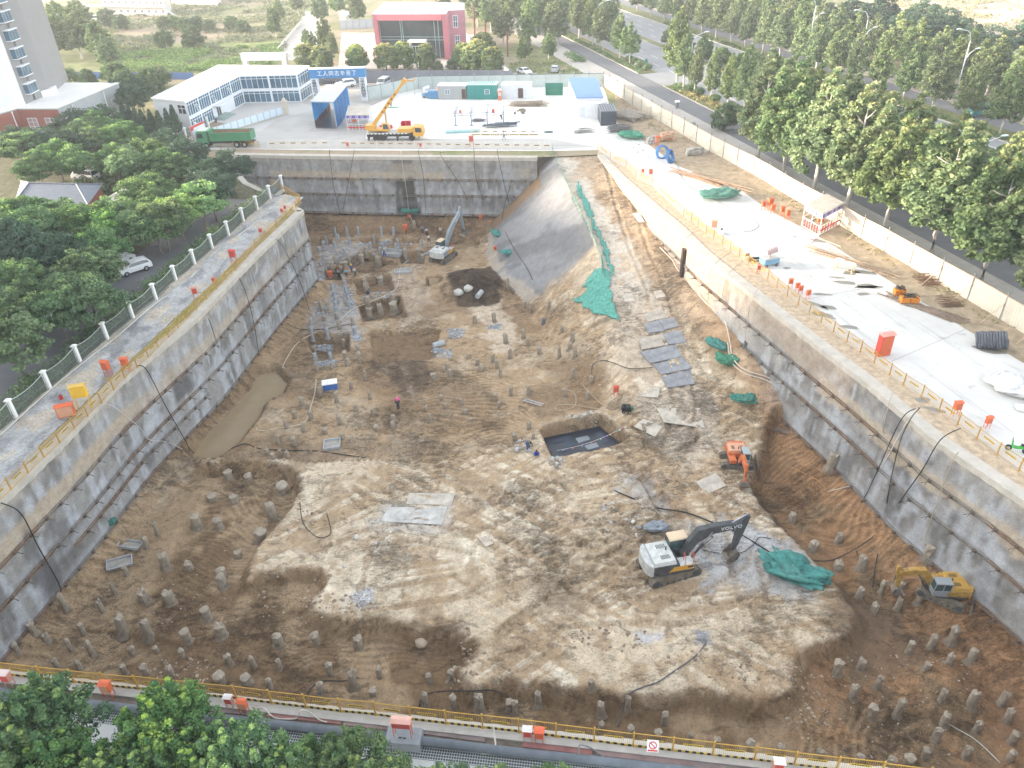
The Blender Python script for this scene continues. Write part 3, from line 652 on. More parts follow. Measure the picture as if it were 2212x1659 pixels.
# north yard : site concrete
yard=[at(*p) for p in ((420,322),(440,283),(520,310),(585,235),(640,228),(700,200),(800,215),(905,190),(1120,190),(1303,188),(1340,235),(1335,270),(1345,300),(1420,395),(1300,330),(1192,324),(740,322),(530,320))]
sheet('yard_concrete',[at(*p) for p in ((410,325),(440,285),(585,238),(700,222),(800,230),(905,182),(1300,180),(1330,262),(1385,300),(1440,345),(1408,402),(1352,362),(1291,324),(1190,326),(740,325),(530,322))],.004,M_YARD())
sheet('access_apron',[at(*p) for p in ((430,300),(520,268),(640,215),(700,212),(800,226),(790,300),(1190,300),(1290,318),(1190,324),(740,322),(480,322))],.008,M_GREY())
sheet('gate_forecourt',[at(*p) for p in ((560,232),(700,155),(1300,158),(1303,180),(905,184),(800,232),(640,240))],.0,mat('muddy_concrete',(.36,.345,.315),.85,.25,.25,detail=9))
sheet('office_court',[at(*p) for p in ((500,268),(455,263),(530,222),(650,222),(700,232),(600,258),(560,285),(530,290))],.016,mat('court_concrete',(.50,.49,.47),.9,.06,.4))
sheet('red_house_yard',[at(*p) for p in ((730,150),(738,70),(1040,75),(1090,140),(1100,150))],.004,mat('pale_yard',(.50,.44,.39),.9,.15,.12,detail=8))
sheet('field_track',[at(*p) for p in ((600,130),(655,25),(690,25),(690,130))],.004,mat('track_concrete',(.52,.48,.44),.9,.12,.3))
sheet('sand_lot',[at(*p) for p in ((1900,-60),(2600,-60),(2600,160),(2212,140),(2100,60),(1850,0))],.004,mat('pink_sand',(.46,.365,.30),1,.3,.09,detail=9))
sheet('green_meadow',[at(*p) for p in ((220,100),(600,88),(620,130),(560,150),(240,165))],.004,mat('meadow',(.21,.235,.085),1,.4,.25,detail=9))
sheet('weedy_lot',[at(*p) for p in ((-200,40),(240,60),(300,175),(120,180),(-300,150))],.0,mat('weeds_ground',(.17,.19,.075),1,.4,.3,detail=9))
# left side : sprayed bank, verge, parking lane, woods floor
LF=[at(*p) for p in ((25,1059),(62,1023),(96,990),(130,958),(162,927),(190,899),(220,871),(246,842),(270,817),(297,794),(321,773),(342,751),(365,730),(385,710),(405,690),(425,670),(447,648),(468,626),(489,606),(510,585),(531,562),(553,537),(575,515),(598,493),(620,471),(640,452))]
d=LF[0]-LF[1]; LF=[LF[0]+d*(k+1) for k in range(4)][::-1]+LF
RL=[at(*p) for p in ((37,907),(110,844),(175,787),(234,737),(289,691),(339,651),(382,611),(422,575),(460,541),(495,512),(527,482),(557,456),(585,432))]
d=RL[0]-RL[1]; RL=[RL[0]+d*(k+1) for k in range(4)][::-1]+RL
sheet('woods_floor',[at(*p) for p in ((-900,900),(-300,330),(100,290),(330,340),(560,400),(590,425))]+RL[::-1]+[RL[0]+Vector((-40,-8,0))],.0,mat('leafy_soil',(.13,.125,.07),1,.45,.8,.1,detail=8))
n_=(RL[-1]-RL[0]).normalized(); o_=Vector((-n_[1],n_[0],0))
sheet('parking_lane',[RL[0]+o_*3-n_*4,RL[-1]+o_*3+n_*0,RL[-1]+o_*9+n_*0,RL[0]+o_*10.5-n_*4],.006,M_ASPH())
sheet('car_park',[RL[2]+o_*9.6,RL[8]+o_*9.2,RL[8]+o_*16,RL[2]+o_*17],.006,M_ASPH())
def bank():
    # lumpy sprayed bank between railing and rail
    n=150; m=16; V=[];C=[]
    a0,a1=RL[0],RL[-1]+n_*1.5
    for i in range(n):
        t=i/(n-1); p=a0.lerp(a1,t); 
        s=(p-a0).length; q=None
        # matching point on rail line
        w=4.0+ (1.2 if t<.2 else .6)
        for k in range(m):
            f=k/(m-1); x=p-o_*(w*f)
            hh=.45*math.exp(-((f-.36)/.22)**2)+ .35*math.exp(-(f/.14)**2)
            z=.02+hh*(.7+.6*mnoise.noise((s*.25,f*2,0)))+.10*mnoise.noise((s*1.1,f*6,3))+.03*mnoise.noise((s*4,f*14,5))
            V.append((x[0],x[1],z)); g=mnoise.noise((s*.3,f*3,9))
            c=(.39,.39,.385) if f>.12 else (.42,.37,.30)
            if g>.22: c=(.45,.40,.33)
            if g<-.25: c=(.27,.27,.275)
            C.append(c)
    q=gridquads(n,m)[:,::-1]
    me=npmesh('sprayed_bank',np.array(V),q,np.array(C),[colmat('sprayed',s1=.8,s2=4,amt=.3,bump=.12)]); tag(linkmesh('sprayed_bank',me),kind='structure')
bank()
# near side street level
def nr(s,o,z=0): p=NA+NDIR*s+NN*o; return Vector((p[0],p[1],z))
def nstrip(name,o0,o1,z,m,s0=-18,s1=80,z0=None,**k):
    if z0 is None: return sheet(name,[nr(s0,o0),nr(s1,o0),nr(s1,o1),nr(s0,o1)],z,m,**k)
    o=MB().prism([tuple(nr(s0,o0))[:2],tuple(nr(s1,o0))[:2],tuple(nr(s1,o1))[:2],tuple(nr(s0,o1))[:2]],z0,z).build(name,m); tag(o,kind='structure'); return o
nstrip('near_ground',-40,-.2,.004,mat('near_concrete',(.50,.505,.50),.9,.1,.5,detail=8))
nstrip('white_ledge',-.42,.0,.10,mat('white_ledge',(.52,.50,.45),.85,.07,1.),z0=-.3)
nstrip('rail_kerb',-.82,-.44,.16,mat('kerb_concrete',(.42,.40,.37),.9,.15,1.2,.02),z0=-.1)
nstrip('soil_bed',-2.0,-.82,.012,mat('damp_soil',(.17,.14,.115),1,.35,1.5,.06))
# ------------------------------------------------ fences and rails
YEL=lambda: mat('rail_yellow',(.46,.28,.06),.7,.2,2.)
YEL2=lambda: mat('plate_yellow',(.60,.42,.07),.6,.15,2.)
BLK=lambda: mat('black_paint',(.03,.03,.03),.5,.1,2.)
CRM=lambda: mat('cream_rail',(.70,.62,.50),.6,.1,2.)
def rail_mesh(m_slat,m_plate,toe=False,h=1.15):
    mb=MB(); mb.box(.04,.96,-.02,.02,h-.035,h); mb.box(.04,.96,-.02,.02,.10,.13)
    n=19
    for i in range(n): x=.05+.9*i/(n-1); mb.box(x-.003,x+.003,-.008,.008,.14,h-.05)
    if toe:
        mb.mi=1
        for i in range(10): mb.box(.04+.092*i,.04+.092*(i+1),-.035,-.022,.0,.2); mb.mi=3-mb.mi
    o=mb.mesh('panel',[m_slat,YEL2(),BLK()])
    sg=MB().box(.25,.75,-.034,-.022,.62,.78); sg.mi=1; 
    for i in range(7): sg.box(.29+.06*i,.335+.06*i,-.037,-.034,.66,.74)
    sg=sg.mesh('sign_plate',[m_plate,BLK()])
    return o,sg
def guard_fence(name,label,pts,m_slat,m_plate,toe=False,z=0.,flip=False,skip=()):
    root=thing(name,label,'safety fence',(pts[0][0],pts[0][1],z))
    pan,sg=rail_mesh(m_slat,m_plate,toe)
    pm=MB().box(-.04,.04,-.04,.04,0,1.22).box(-.05,.05,-.05,.05,1.22,1.25).box(-.09,.09,-.09,.09,0,.012).mesh('post',m_slat)
    for i,p in enumerate(pts):
        o=linkmesh('post',pm,root); o.location=(p[0]-pts[0][0],p[1]-pts[0][1],0)
        if i<len(pts)-1 and i not in skip:
            q=pts[i+1]; d=q-p; L=math.hypot(d[0],d[1]); a=math.atan2(d[1],d[0])
            o=linkmesh('panel',pan,root); o.location=(p[0]-pts[0][0],p[1]-pts[0][1],random.uniform(-.02,.02)); o.rotation_euler=(random.uniform(-.03,.03),0,a); o.scale=(L,1,1)
            s=linkmesh('sign_plate',sg,o)
    return root
guard_fence('yellow_guard_rail','yellow slatted guard rail along the retaining wall beside the white railing',LF,YEL(),YEL2())
guard_fence('yellow_guard_rail','yellow slatted guard rail bending round the pit corner with the grey pipe',[at(640,452),at(650,438),at(628,424),at(604,410),at(588,403)],YEL(),YEL2())
guard_fence('yellow_guard_rail','yellow slatted guard rail along the edge of the long concrete pad',RF[::-1],YEL(),YEL2())
NF=[at(*p) for p in ((12,1459),(96,1469),(163,1476),(231,1483),(301,1490),(372,1498),(441,1504),(512,1511),(588,1521),(662,1530),(737,1539),(812,1546),(887,1556),(964,1565),(1043,1574),(1121,1583),(1201,1593),(1283,1603),(1367,1614),(1452,1624),(1538,1634),(1628,1644),(1714,1655),(1805,1666),(1900,1677),(2000,1690),(2105,1703),(2215,1716))]
d=NF[0]-NF[1]; NF=[NF[0]+d*2,NF[0]+d]+NF
guard_fence('yellow_guard_rail','yellow slatted guard rail with striped toe boards above the leafy treetops',NF,YEL(),YEL2(),toe=True,z=.1)
def lerp_pts(a,b,n): return [a.lerp(b,i/n) for i in range(n+1)]
FF=lerp_pts(at(578,318),at(714,317),6)+lerp_pts(at(714,317),at(1192,323),23)[1:]
guard_fence('cream_guard_rail','pale cream slatted guard rail on the wall top in front of the crane',FF,CRM(),YEL(),skip=(6,))
guard_fence('yellow_guard_rail','short yellow guard rail in front of the green tipper lorry',lerp_pts(at(452,317),at(560,319),4),YEL(),YEL2())
guard_fence('cream_guard_rail','pale cream guard rail with striped base between the bright yard and the crane road',lerp_pts(at(1018,292),at(1162,292),7),CRM(),YEL(),toe=True)
# white railing with pillars
WH=lambda: mat('white_render',(.78,.78,.76),.8,.06,2.)
DGN=lambda: mat('dark_railing',(.17,.20,.19),.6,.2,2.)
def railing(name,label,pts,h=2.1):
    root=thing(name,label,'railing',(pts[0][0],pts[0][1],0))
    pil=MB().box(-.16,.16,-.16,.16,-.3,h).prism([(-.24,-.24),(.24,-.24),(.24,.24),(-.24,.24)],h,h+.1).prism([(-.24,-.24),(.24,-.24),(.24,.24),(-.24,.24)],h+.1,h+.22,[(-.03,-.03),(.03,-.03),(.03,.03),(-.03,.03)]).mesh('pillar',WH())
    mb=MB(); N=30
    for i in range(N):
        x=.04+.92*i/(N-1); t=(x-.5)*2; top=h-.35+.28*t*t; mb.box(x-.004,x+.004,-.012,.012,.25,top)
    for zb in (.3,.9,): mb.box(.03,.97,-.016,.016,zb,zb+.05)
    mb.mi=1
    for i in range(12):
        a,b=.03+.94*i/12,.03+.94*(i+1)/12; za=h-.35+.28*((a-.5)*2)**2; zb=h-.35+.28*((b-.5)*2)**2
        mb.bar((a,0,za),(b,0,zb),.05,.04)
    mb.mi=2; mb.box(.02,.98,-.12,.12,-.3,.22)
    pn=mb.mesh('railing_panel',[DGN(),mat('pale_top_rail',(.46,.49,.49),.6,.1,2),concr()])
    for i,p in enumerate(pts):
        o=linkmesh('pillar',pil,root); o.location=(p[0]-pts[0][0],p[1]-pts[0][1],0)
        if i<len(pts)-1:
            d=pts[i+1]-p; o=linkmesh('railing_panel',pn,root); o.location=(p[0]-pts[0][0],p[1]-pts[0][1],0); o.rotation_euler=(0,0,math.atan2(d[1],d[0])); o.scale=(d.length,1,1)
    return root
RLX=RL+[RL[-1]+(RL[-1]-RL[-2])]
railing('white_pillared_railing','long iron railing on white pillars between the parking lane trees and the pit',RLX)
railing('white_pillared_railing','iron railing on white pillars beside the red and white notice board',[at(325,342),at(352,330),at(380,315),at(404,302),at(427,290)]+[at(452,278)])
# corrugated panel fence (hoarding)
def hoarding(name,label,pts,h,colp,brace=0,capcol=(.42,.33,.24),knob=True,post=(.20,.20,.21)):
    root=thing(name,label,'panel fence',(pts[0][0],pts[0][1],0))
    key='panel_'+name+str(colp)
    pmat=mat('hoarding_%.2f_%.2f'%(colp[0],colp[2]),colp,.6,.12,.8,detail=7); pom=mat('hoarding_post%.2f'%post[0],post,.7,.2,2); cm=mat('hoarding_cap%.2f'%capcol[0],capcol,.8,.2,2)
    n=26; V=[]
    for i in range(n+1):
        y=.018*(1 if i%2 else -1); V+=[(i/n,y,0.03),(i/n,y,h)]
    me=MB().add(V,[(2*i,2*i+2,2*i+3,2*i+1) for i in range(n)]).box(0,1,-.03,.03,h*.5,h*.5+.05).box(0,1,-.03,.03,.25,.30); me.mi=1; me.box(0,1,-.06,.06,h,h+.07)
    me=me.mesh('panel',[pmat,cm])
    po=MB().box(-.05,.05,-.06,.06,0,h+.1); po.mi=1; po.box(-.16,.16,-.16,.16,h+.1,h+.15)
    if knob: po.mi=0; po.cyl((0,0,h+.15),(0,0,h+.35),.07,.05,6); po.sphere((0,0,h+.4),.11,6,4)
    po=po.mesh('post',[pom,cm])
    br=MB().bar((0,0,h*.75),(0,-brace,0.02),.05).mesh('brace',mat('brace_steel',(.45,.36,.26),.8,.2,3))
    for i,p in enumerate(pts):
        if i<len(pts)-1: d=pts[i+1]-p
        a=math.atan2(d[1],d[0])
        o=linkmesh('post',po,root); o.location=(p[0]-pts[0][0],p[1]-pts[0][1],0); o.rotation_euler=(0,0,a)
        if brace: o=linkmesh('brace',br,root); o.location=(p[0]-pts[0][0],p[1]-pts[0][1],0); o.rotation_euler=(0,0,a)
        if i<len(pts)-1: o=linkmesh('panel',me,root); o.location=(p[0]-pts[0][0],p[1]-pts[0][1],0); o.rotation_euler=(random.uniform(-.015,.015),0,a); o.scale=(d.length,1,1)
    return root
PF=[at(*p) for p in ((1303,187),(1316,195),(1332,205),(1348,216),(1366,229),(1385,239),(1406,251),(1427,264),(1450,277),(1476,292),(1503,309),(1533,327),(1561,342),(1591,358),(1626,376),(1658,395),(1691,416),(1729,439),(1770,462),(1814,487),(1859,515),(1910,543),(1964,575),(2025,611),(2089,648),(2159,690))]
d=PF[-1]-PF[-2]; PF+= [PF[-1]+d*(k+1) for k in range(3)]
hoarding('cream_panel_fence','long cream corrugated fence with props between the concrete pad and the street trees',PF,2.6,(.50,.465,.39),brace=2.2)
hoarding('grey_green_panel_fence','pale grey-green corrugated fence behind the site cabins',lerp_pts(at(905,193),at(1303,187),13),2.7,(.44,.50,.49),capcol=(.13,.14,.16),knob=True,post=(.30,.33,.34))
hoarding('grey_green_panel_fence','pale grey-green fence slanting behind the crane jib',lerp_pts(at(797,217),at(905,193),4),2.7,(.44,.50,.49),capcol=(.13,.14,.16),post=(.30,.33,.34))
hoarding('slate_panel_fence','dark slate blue fence behind the row of parked white cars',lerp_pts(at(560,180),at(1108,179.5),22),2.7,(.175,.19,.225),capcol=(.2,.21,.24),knob=False)
hoarding('blue_panel_fence','faded blue boundary fence between the meadow and the white office block',lerp_pts(at(150,170),at(420,172),14),1.6,(.10,.19,.42),capcol=(.15,.2,.3),knob=False)
hoarding('pale_panel_fence','pale grey fence with blue posts next to the red building',lerp_pts(at(735,64),at(806,60),5),2.6,(.50,.53,.55),capcol=(.45,.48,.52),knob=False,post=(.15,.25,.5))
# low white wall with trees behind the red building, and by the track
def lowwall(name,label,pts,h,w,m):
    mb=MB(); P0=pts[0]
    for a,b in zip(pts[:-1],pts[1:]): mb.bar(a-P0+Vector((0,0,h/2)),b-P0+Vector((0,0,h/2)),w,h)
    o=mb.build(name,m); o.location=P0; tag(o,label,'low wall',kind='thing'); return o
lowwall('garden_wall','peeling white garden wall running from the red building towards the fence',[at(1000,80),at(1040,118),at(1085,160),at(1107,178)],2.0,.25,mat('peeling_wall',(.62,.60,.56),.9,.25,.6))
lowwall('parapet_wall','low broken white parapet along the pale field track',lerp_pts(at(600,112),at(650,52),8),.9,.3,mat('peeling_wall',(.62,.60,.56),.9,.25,.6))
lowwall('brick_wall','low stone wall under the yellow bushes beyond the flat roofed annex',[at(150,188),at(250,186),at(330,185)],1.0,.3,mat('stone_wall',(.45,.42,.36),.9,.25,.6))
# blue and white court fence along the office court and gate pier
def court():
    root=thing('court_fence','waist high fence of pale blue boards in front of the office court','fence',at(457,298))
    O=at(457,298); pts=lerp_pts(at(457,298),at(612,250),11)
    pn=MB().box(.06,.94,-.02,.02,.35,1.7).mesh('board',mat('board_blue',(.62,.72,.80),.6,.08,1.)); po=MB().box(-.04,.04,-.04,.04,0,1.8).mesh('post',mat('court_post',(.45,.46,.44),.7,.1,2)); bs=MB().box(0,1,-.12,.12,0,.32).mesh('plinth',concr())
    for i,p in enumerate(pts):
        o=linkmesh('post',po,root); o.location=p-O
        if i<len(pts)-1:
            d=pts[i+1]-p; a=math.atan2(d[1],d[0])
            for me in (pn,bs): o=linkmesh(me.name.split('.')[0],me,root); o.location=p-O; o.rotation_euler=(0,0,a); o.scale=(d.length,1,1)
    g=at(619,248); mb=MB().prism([(-.45,-.45),(.45,-.45),(.45,.45),(-.45,.45)],0,2.6).prism([(-.55,-.55),(.55,-.55),(.55,.55),(-.55,.55)],2.6,2.8).sphere((0,0,3.0),.35)
    o=mb.build('gate_pier',mat('pier_stone',(.62,.55,.46),.9,.1,1.)); o.location=g; tag(o,'cream stone gate pier at the end of the office court fence','gate pier')
court()
# ------------------------------------------------ vegetation
def LEAF():
    if 'leaf' in MATS: return MATS['leaf']
    m=colmat('leaf',rough=.75,amt=0,bump=0,spec=.12,translucent=.3); n=m.node_tree; L=n.links.new; vc=[q for q in n.nodes if q.type=='VERTEX_COLOR'][0]; oi=n.nodes.new('ShaderNodeObjectInfo'); hs=n.nodes.new('ShaderNodeHueSaturation')
    tg=[l.to_socket for l in vc.outputs['Color'].links]; L(vc.outputs['Color'],hs.inputs['Color'])
    for inp,lo,hi,k in (('Hue',.474,.508,1.),('Value',.9,1.3,7.3),('Saturation',.8,1.0,13.7)):
        a=n.nodes.new('ShaderNodeMath'); a.operation='MULTIPLY'; L(oi.outputs['Random'],a.inputs[0]); a.inputs[1].default_value=k; b=n.nodes.new('ShaderNodeMath'); b.operation='FRACT'; L(a.outputs[0],b.inputs[0]); r=n.nodes.new('ShaderNodeMapRange'); r.inputs[3].default_value=lo; r.inputs[4].default_value=hi; L(b.outputs[0],r.inputs[0]); L(r.outputs[0],hs.inputs[inp])
    for t in tg: L(hs.outputs[0],t)
    return m
BARK=lambda: mat('bark',(.20,.165,.13),1,.3,4.,.02)
WBARK=lambda: mat('whitewashed_bark',(.50,.47,.42),1,.2,4.,.02)
def leaves(cent,rad,nper,size,cols,seed,squash=.8,normal_up=.35,colvar=.25,tips=None):
    "cent (k,3) clump centres, rad (k,) radii -> numpy quads"
    r=np.random.default_rng(seed); k=len(cent); n=k*nper
    c=np.repeat(cent,nper,0); rr=np.repeat(rad,nper)
    d=r.normal(size=(n,3)); d/=np.linalg.norm(d,axis=1)[:,None]; q=rr*(.55+.5*r.random(n))
    p=c+d*q[:,None]*np.array([1,1,squash])
    nrm=d*.7+r.normal(size=(n,3))*.6; nrm[:,2]+=normal_up; nrm/=np.linalg.norm(nrm,axis=1)[:,None]
    t=np.cross(nrm,r.normal(size=(n,3))); t/=np.linalg.norm(t,axis=1)[:,None]; b=np.cross(nrm,t)
    s=size*(.6+.8*r.random(n))[:,None]
    V=np.stack([p-t*s*.5-b*s*.15,p+b*s*.4-t*s*.05,p+t*s*.55+b*s*.1,p-b*s*.4+t*s*.05],1).reshape(-1,3)
    A,B=np.array(cols[0]),np.array(cols[1]); cm=np.repeat(r.random(k),nper); C=A*(1-cm[:,None])+B*cm[:,None]
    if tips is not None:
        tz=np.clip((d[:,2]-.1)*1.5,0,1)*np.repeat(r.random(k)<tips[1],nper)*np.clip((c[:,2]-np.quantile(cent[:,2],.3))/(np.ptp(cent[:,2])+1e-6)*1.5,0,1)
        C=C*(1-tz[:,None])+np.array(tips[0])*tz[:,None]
    C=C*(1+colvar*(r.random(n)[:,None]-.5)*2)
    C=np.repeat(np.clip(C*np.array([1.6,1.62,2.0])+np.array([.012,.012,.014]),.004,.9),4,0)
    return V,C
def crown_mesh(name,cent,rad,nper,size,cols,seed,**k):
    V,C=leaves(np.asarray(cent,float),np.asarray(rad,float),nper,size,cols,seed,**k)
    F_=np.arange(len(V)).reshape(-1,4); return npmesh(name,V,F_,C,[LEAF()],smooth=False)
def trunk_mesh(h,r0,spread,nb,seed,z0=.35,m=None,bend=.3,top=.85):
    r=random.Random(seed); mb=MB(); p=Vector((0,0,0)); pts=[p]; 
    for i in range(5): p=p+Vector((r.uniform(-bend,bend)*.3,r.uniform(-bend,bend)*.3,h*top/5)); pts.append(p)
    mb.tube([Vector((0,0,-.15))]+pts,[r0*1.25,r0]+[r0*(1-.16*(i+1)) for i in range(5)],8)
    for i in range(nb):
        t=z0+(.95-z0)*i/nb; k=min(int(t*5),4); b=pts[k].lerp(pts[k+1],t*5-k); a=i*2.4+r.random(); L=spread*(.6+.4*r.random())*(1.1-t*.5)
        e=b+Vector((math.cos(a)*L,math.sin(a)*L,L*(.5+.5*r.random()))); mid=b.lerp(e,.5)+Vector((0,0,-.06*L))
        mb.tube([b,mid,e],[r0*.42,r0*.28,r0*.10],5)
    return mb.mesh('trunk',m or BARK(),True)
class Sp: pass
SPEC={}
def species(key,build,n=3):
    SPEC[key]=[build(i) for i in range(n)]
def plane_tree(seed,dense=1.,size=.30,yel=.6,tall=1.15):
    "unit: crown about 5 m wide, 11 m high tree; several upright lobes"
    r=random.Random(seed*13+1); C=[];Rd=[]
    nl=r.randint(8,10)
    for l in range(nl):
        a=l*2.399+r.random()*.6; d=(0 if l==0 else r.uniform(.9,2.0)); cx,cy=math.cos(a)*d,math.sin(a)*d
        top=(10.8 if l==0 else r.uniform(6.8,10.4)); bot=r.uniform(2.5,3.6); n=int((top-bot)*3.2)
        for i in range(n):
            t=i/(n-1); z=bot+(top-bot)*t; w=1.05*math.sin(math.pi*(.12+.86*t)**.8)+.12
            q=r.random()*6.28; 
            C.append((cx*(1-.15*t)+math.cos(q)*w*.75,cy*(1-.15*t)+math.sin(q)*w*.75,z)); Rd.append(.28+.36*w*r.uniform(.5,1))
    n=int(46*dense)
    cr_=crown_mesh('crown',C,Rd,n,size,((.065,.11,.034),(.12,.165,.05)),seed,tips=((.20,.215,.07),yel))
    tr=trunk_mesh(10.5,.2,2.2,12,seed,.28,WBARK(),.4); return tr,cr_
def locust(seed,size=.26,col=((.05,.10,.03),(.085,.15,.045)),tip=((.17,.26,.055),.35),dense=1.):
    "flat layered crown about 7 m wide, 7 m high"
    r=random.Random(seed*7+3); C=[];Rd=[]
    for i in range(95):
        a=r.random()*6.28; q=math.sqrt(r.random()); z=3.0+3.6*(r.random()**.8)*(1-.55*q*q); C.append((math.cos(a)*q*3.2,math.sin(a)*q*3.2,z)); Rd.append(r.uniform(.45,.85))
    return trunk_mesh(5.6,.14,2.6,10,seed,.35,None,.5),crown_mesh('crown',C,Rd,int(80*dense),size,col,seed,squash=.5,tips=tip)
def round_tree(seed,col=((.045,.085,.025),(.08,.125,.04)),size=.3,tip=((.16,.2,.06),.3),w=2.2,h=5.0,z0=.8,n=75,nper=70):
    r=random.Random(seed*5+2); C=[];Rd=[]
    for i in range(n):
        a=r.random()*6.28; t=r.random(); z=z0+(h-z0)*t; q=w*math.sqrt(max(0,1-(2*t-.75)**2/1.6))*(.55+.45*r.random()); C.append((math.cos(a)*q,math.sin(a)*q,z)); Rd.append(r.uniform(.4,.75))
    return trunk_mesh(h*.85,.12,w*.7,8,seed,.2),crown_mesh('crown',C,Rd,nper,size,col,seed,tips=tip)
def conifer(seed):
    r=random.Random(seed); C=[];Rd=[]
    for i in range(60):
        t=i/59; a=i*2.4; q=(1-t)**.8*1.0*(.6+.4*r.random()); C.append((math.cos(a)*q,math.sin(a)*q,.5+5*t)); Rd.append(.25+.35*(1-t))
    return trunk_mesh(4.8,.1,.4,4,seed),crown_mesh('crown',C,Rd,60,.2,((.03,.065,.03),(.05,.09,.04)),seed)
def near_tree(seed):
    "foreground golden rain tree : denser small leaflets with lime tips"
    r=random.Random(seed*11+5); C=[];Rd=[]
    for i in range(120):
        a=r.random()*6.28; q=math.sqrt(r.random()); z=2.6+3.6*r.random()**.7*(1-.45*q*q); C.append((math.cos(a)*q*3.1,math.sin(a)*q*3.1,z)); Rd.append(r.uniform(.35,.62))
    for i in range(22):
        a=r.random()*6.28; q=r.random()*2.4; z=5.6+1.1*r.random()-.18*q*q
        for k in range(3): C.append((math.cos(a)*q,math.sin(a)*q,z+k*.28)); Rd.append(.30-.05*k)
    return trunk_mesh(5.8,.13,2.4,12,seed,.3,None,.5),crown_mesh('crown',C,Rd,100,.17,((.04,.10,.03),(.085,.16,.04)),seed,squash=.75,tips=((.24,.33,.05),.5))
species('plane',lambda i: plane_tree(i+1,1.),3)
species('plane_big',lambda i: plane_tree(i+21,2.1,.27,.75),3)
species('locust',lambda i: locust(i+1),4)
species('locust_dark',lambda i: locust(i+31,col=((.032,.065,.03),(.05,.085,.04)),tip=((.08,.12,.06),.2)),2)
species('locust_lime',lambda i: locust(i+41,col=((.08,.16,.035),(.13,.22,.05)),tip=((.24,.34,.06),.5)),1)
species('purple',lambda i: round_tree(i+51,((.05,.04,.045),(.075,.055,.055)),tip=None),1)
species('round',lambda i: round_tree(i+1),3)
species('osmanthus',lambda i: round_tree(i+61,((.05,.095,.025),(.09,.14,.035)),tip=((.28,.27,.06),.7),w=1.9,h=4.8,n=85),3)
species('conifer',lambda i: conifer(i+1),2)
species('near',lambda i: near_tree(i+1),3)
species('poplar',lambda i: plane_tree(i+71,.8,.42,.25),2)
TREES=[]
def tree(key,p,h,label,group,name,cat='tree',wide=1.):
    base={'plane':11.,'plane_big':11.,'poplar':11.,'locust':6.8,'locust_dark':6.8,'locust_lime':6.8,'near':7.,'round':5.3,'purple':5.3,'osmanthus':5.1,'conifer':5.6}[key]
    tr,cr_=random.choice(SPEC[key]); s=h/base
    o=thing(name,label,cat,p,random.uniform(0,6.28),group); q=random.uniform(.88,1.12); o.scale=(s*wide*q,s*wide*random.uniform(.9,1.1),s)
    linkmesh('trunk',tr,o); linkmesh('crown',cr_,o); TREES.append(o); return o
def shift(u,v,zc):
    "ground point below a crown centre seen at (u,v), zc metres up"
    p=at(u,v,zc); return Vector((p[0],p[1],0))
def family(items,group,name,landmark,lp,what,cat='tree'):
    "things of one kind: label by their rank going out from a landmark"
    items=sorted(items,key=lambda o:(Vector(o.location[:2])-Vector(lp[:2])).length)
    for i,o in enumerate(items):
        o['label']=f"{what}, {ordw(i)} out from {landmark}"; o['group']=group
# street rows on the right
g=[]
def row(key,o_,ss,hs,name,wide=1.): return [tree(key,rd(s,o_+random.uniform(-.3,.3)),h*random.uniform(.94,1.06),None,None,name,wide=wide) for s,h in zip(ss,hs)]
a=row('plane',14.5,[9.5,14.5,21,28,34.5],[10.5,10,10.5,11,12.5],'plane_tree',.88)
a+= [tree('plane',rd(5.5,14.9),15.5,None,None,'plane_tree')]
family(a,'plane trees on the planted strip beside the crossing','plane_tree','the crossing',rd(0,14),'yellow tipped plane tree on the flowering strip')
b=row('plane',14.8,[-20,-27,-38,-47,-57,-68,-80,-92,-106,-120],[10,11,12,12,13,13,13,13,13,13],'plane_tree',1.1)
family(b,'plane trees on the planted strip beyond the crossing','plane_tree','the crossing',rd(-8,14),'dark green plane tree on the strip of clipped balls')
c=row('plane_big',14.6,[41,48,55,62,69,77,85,94,103],[13.5]*9,'plane_tree',1.1)
family(c,'plane trees on the planted strip further along','plane_tree','the crossing',rd(34,14),'tall plane tree on the road side strip')
d_=[tree('plane_big',rd(s,o_),h,None,None,'plane_tree',wide=w) for s,o_,h,w in ((57,4.3,15.,1.1),(64.5,4.4,16.2,1.15),(72,4.6,16.6,1.15),(79.5,4.6,16.2,1.15),(87.5,4.4,14.5,1.25),(96,4.5,15.5,1.2),(104,4.2,14.5,1.2),(112,4.2,13.5,1.2),(121,4,13,1.2))]
family(d_,'big plane trees along the pavement outside the cream fence','plane_tree','the lone bush',rd(50,3),'huge plane tree behind the cream fence')
e=row('plane',48.6,[-95,-84,-74,-65,-57,-49,-41,-33,-25,-17,-9,-1,6,13,20,27,35,43,51,59,68,78,88],[10.6]*23,'plane_tree',1.1)
family(e,'plane trees along the far service road verge','plane_tree','the picture edge',rd(100,48),'plane tree on the far service road verge')
f=row('plane',64,[-88,-78,-69,-61,-53,-45,-38,-31,-24,-17,-10,-3,4,11,18,25,32,39,47,56,66],[11.5]*21,'plane_tree',1.3)
family(f,'plane trees beyond the far pavement','plane_tree','the purple leaved tree',rd(68,66),'leafy plane tree behind the brown pavement')
h_=[tree('locust_dark',rd(s,o_),10,None,None,'dark_tree') for s,o_ in ((-60,74),(-45,76),(-34,75),(-24,78),(-14,76),(-4,78),(5,77),(13,80),(-2,88),(-12,90),(-28,90),(22,79),(20,90))]
family(h_,'dark bushy trees before the pink sand lot','dark_tree','the sandy lot',rd(22,95),'dark bushy tree at the back before the pink lot')
tree('purple',rd(59,73),8,'dark purple leaved round tree behind the green plane trees',None,'purple_tree')
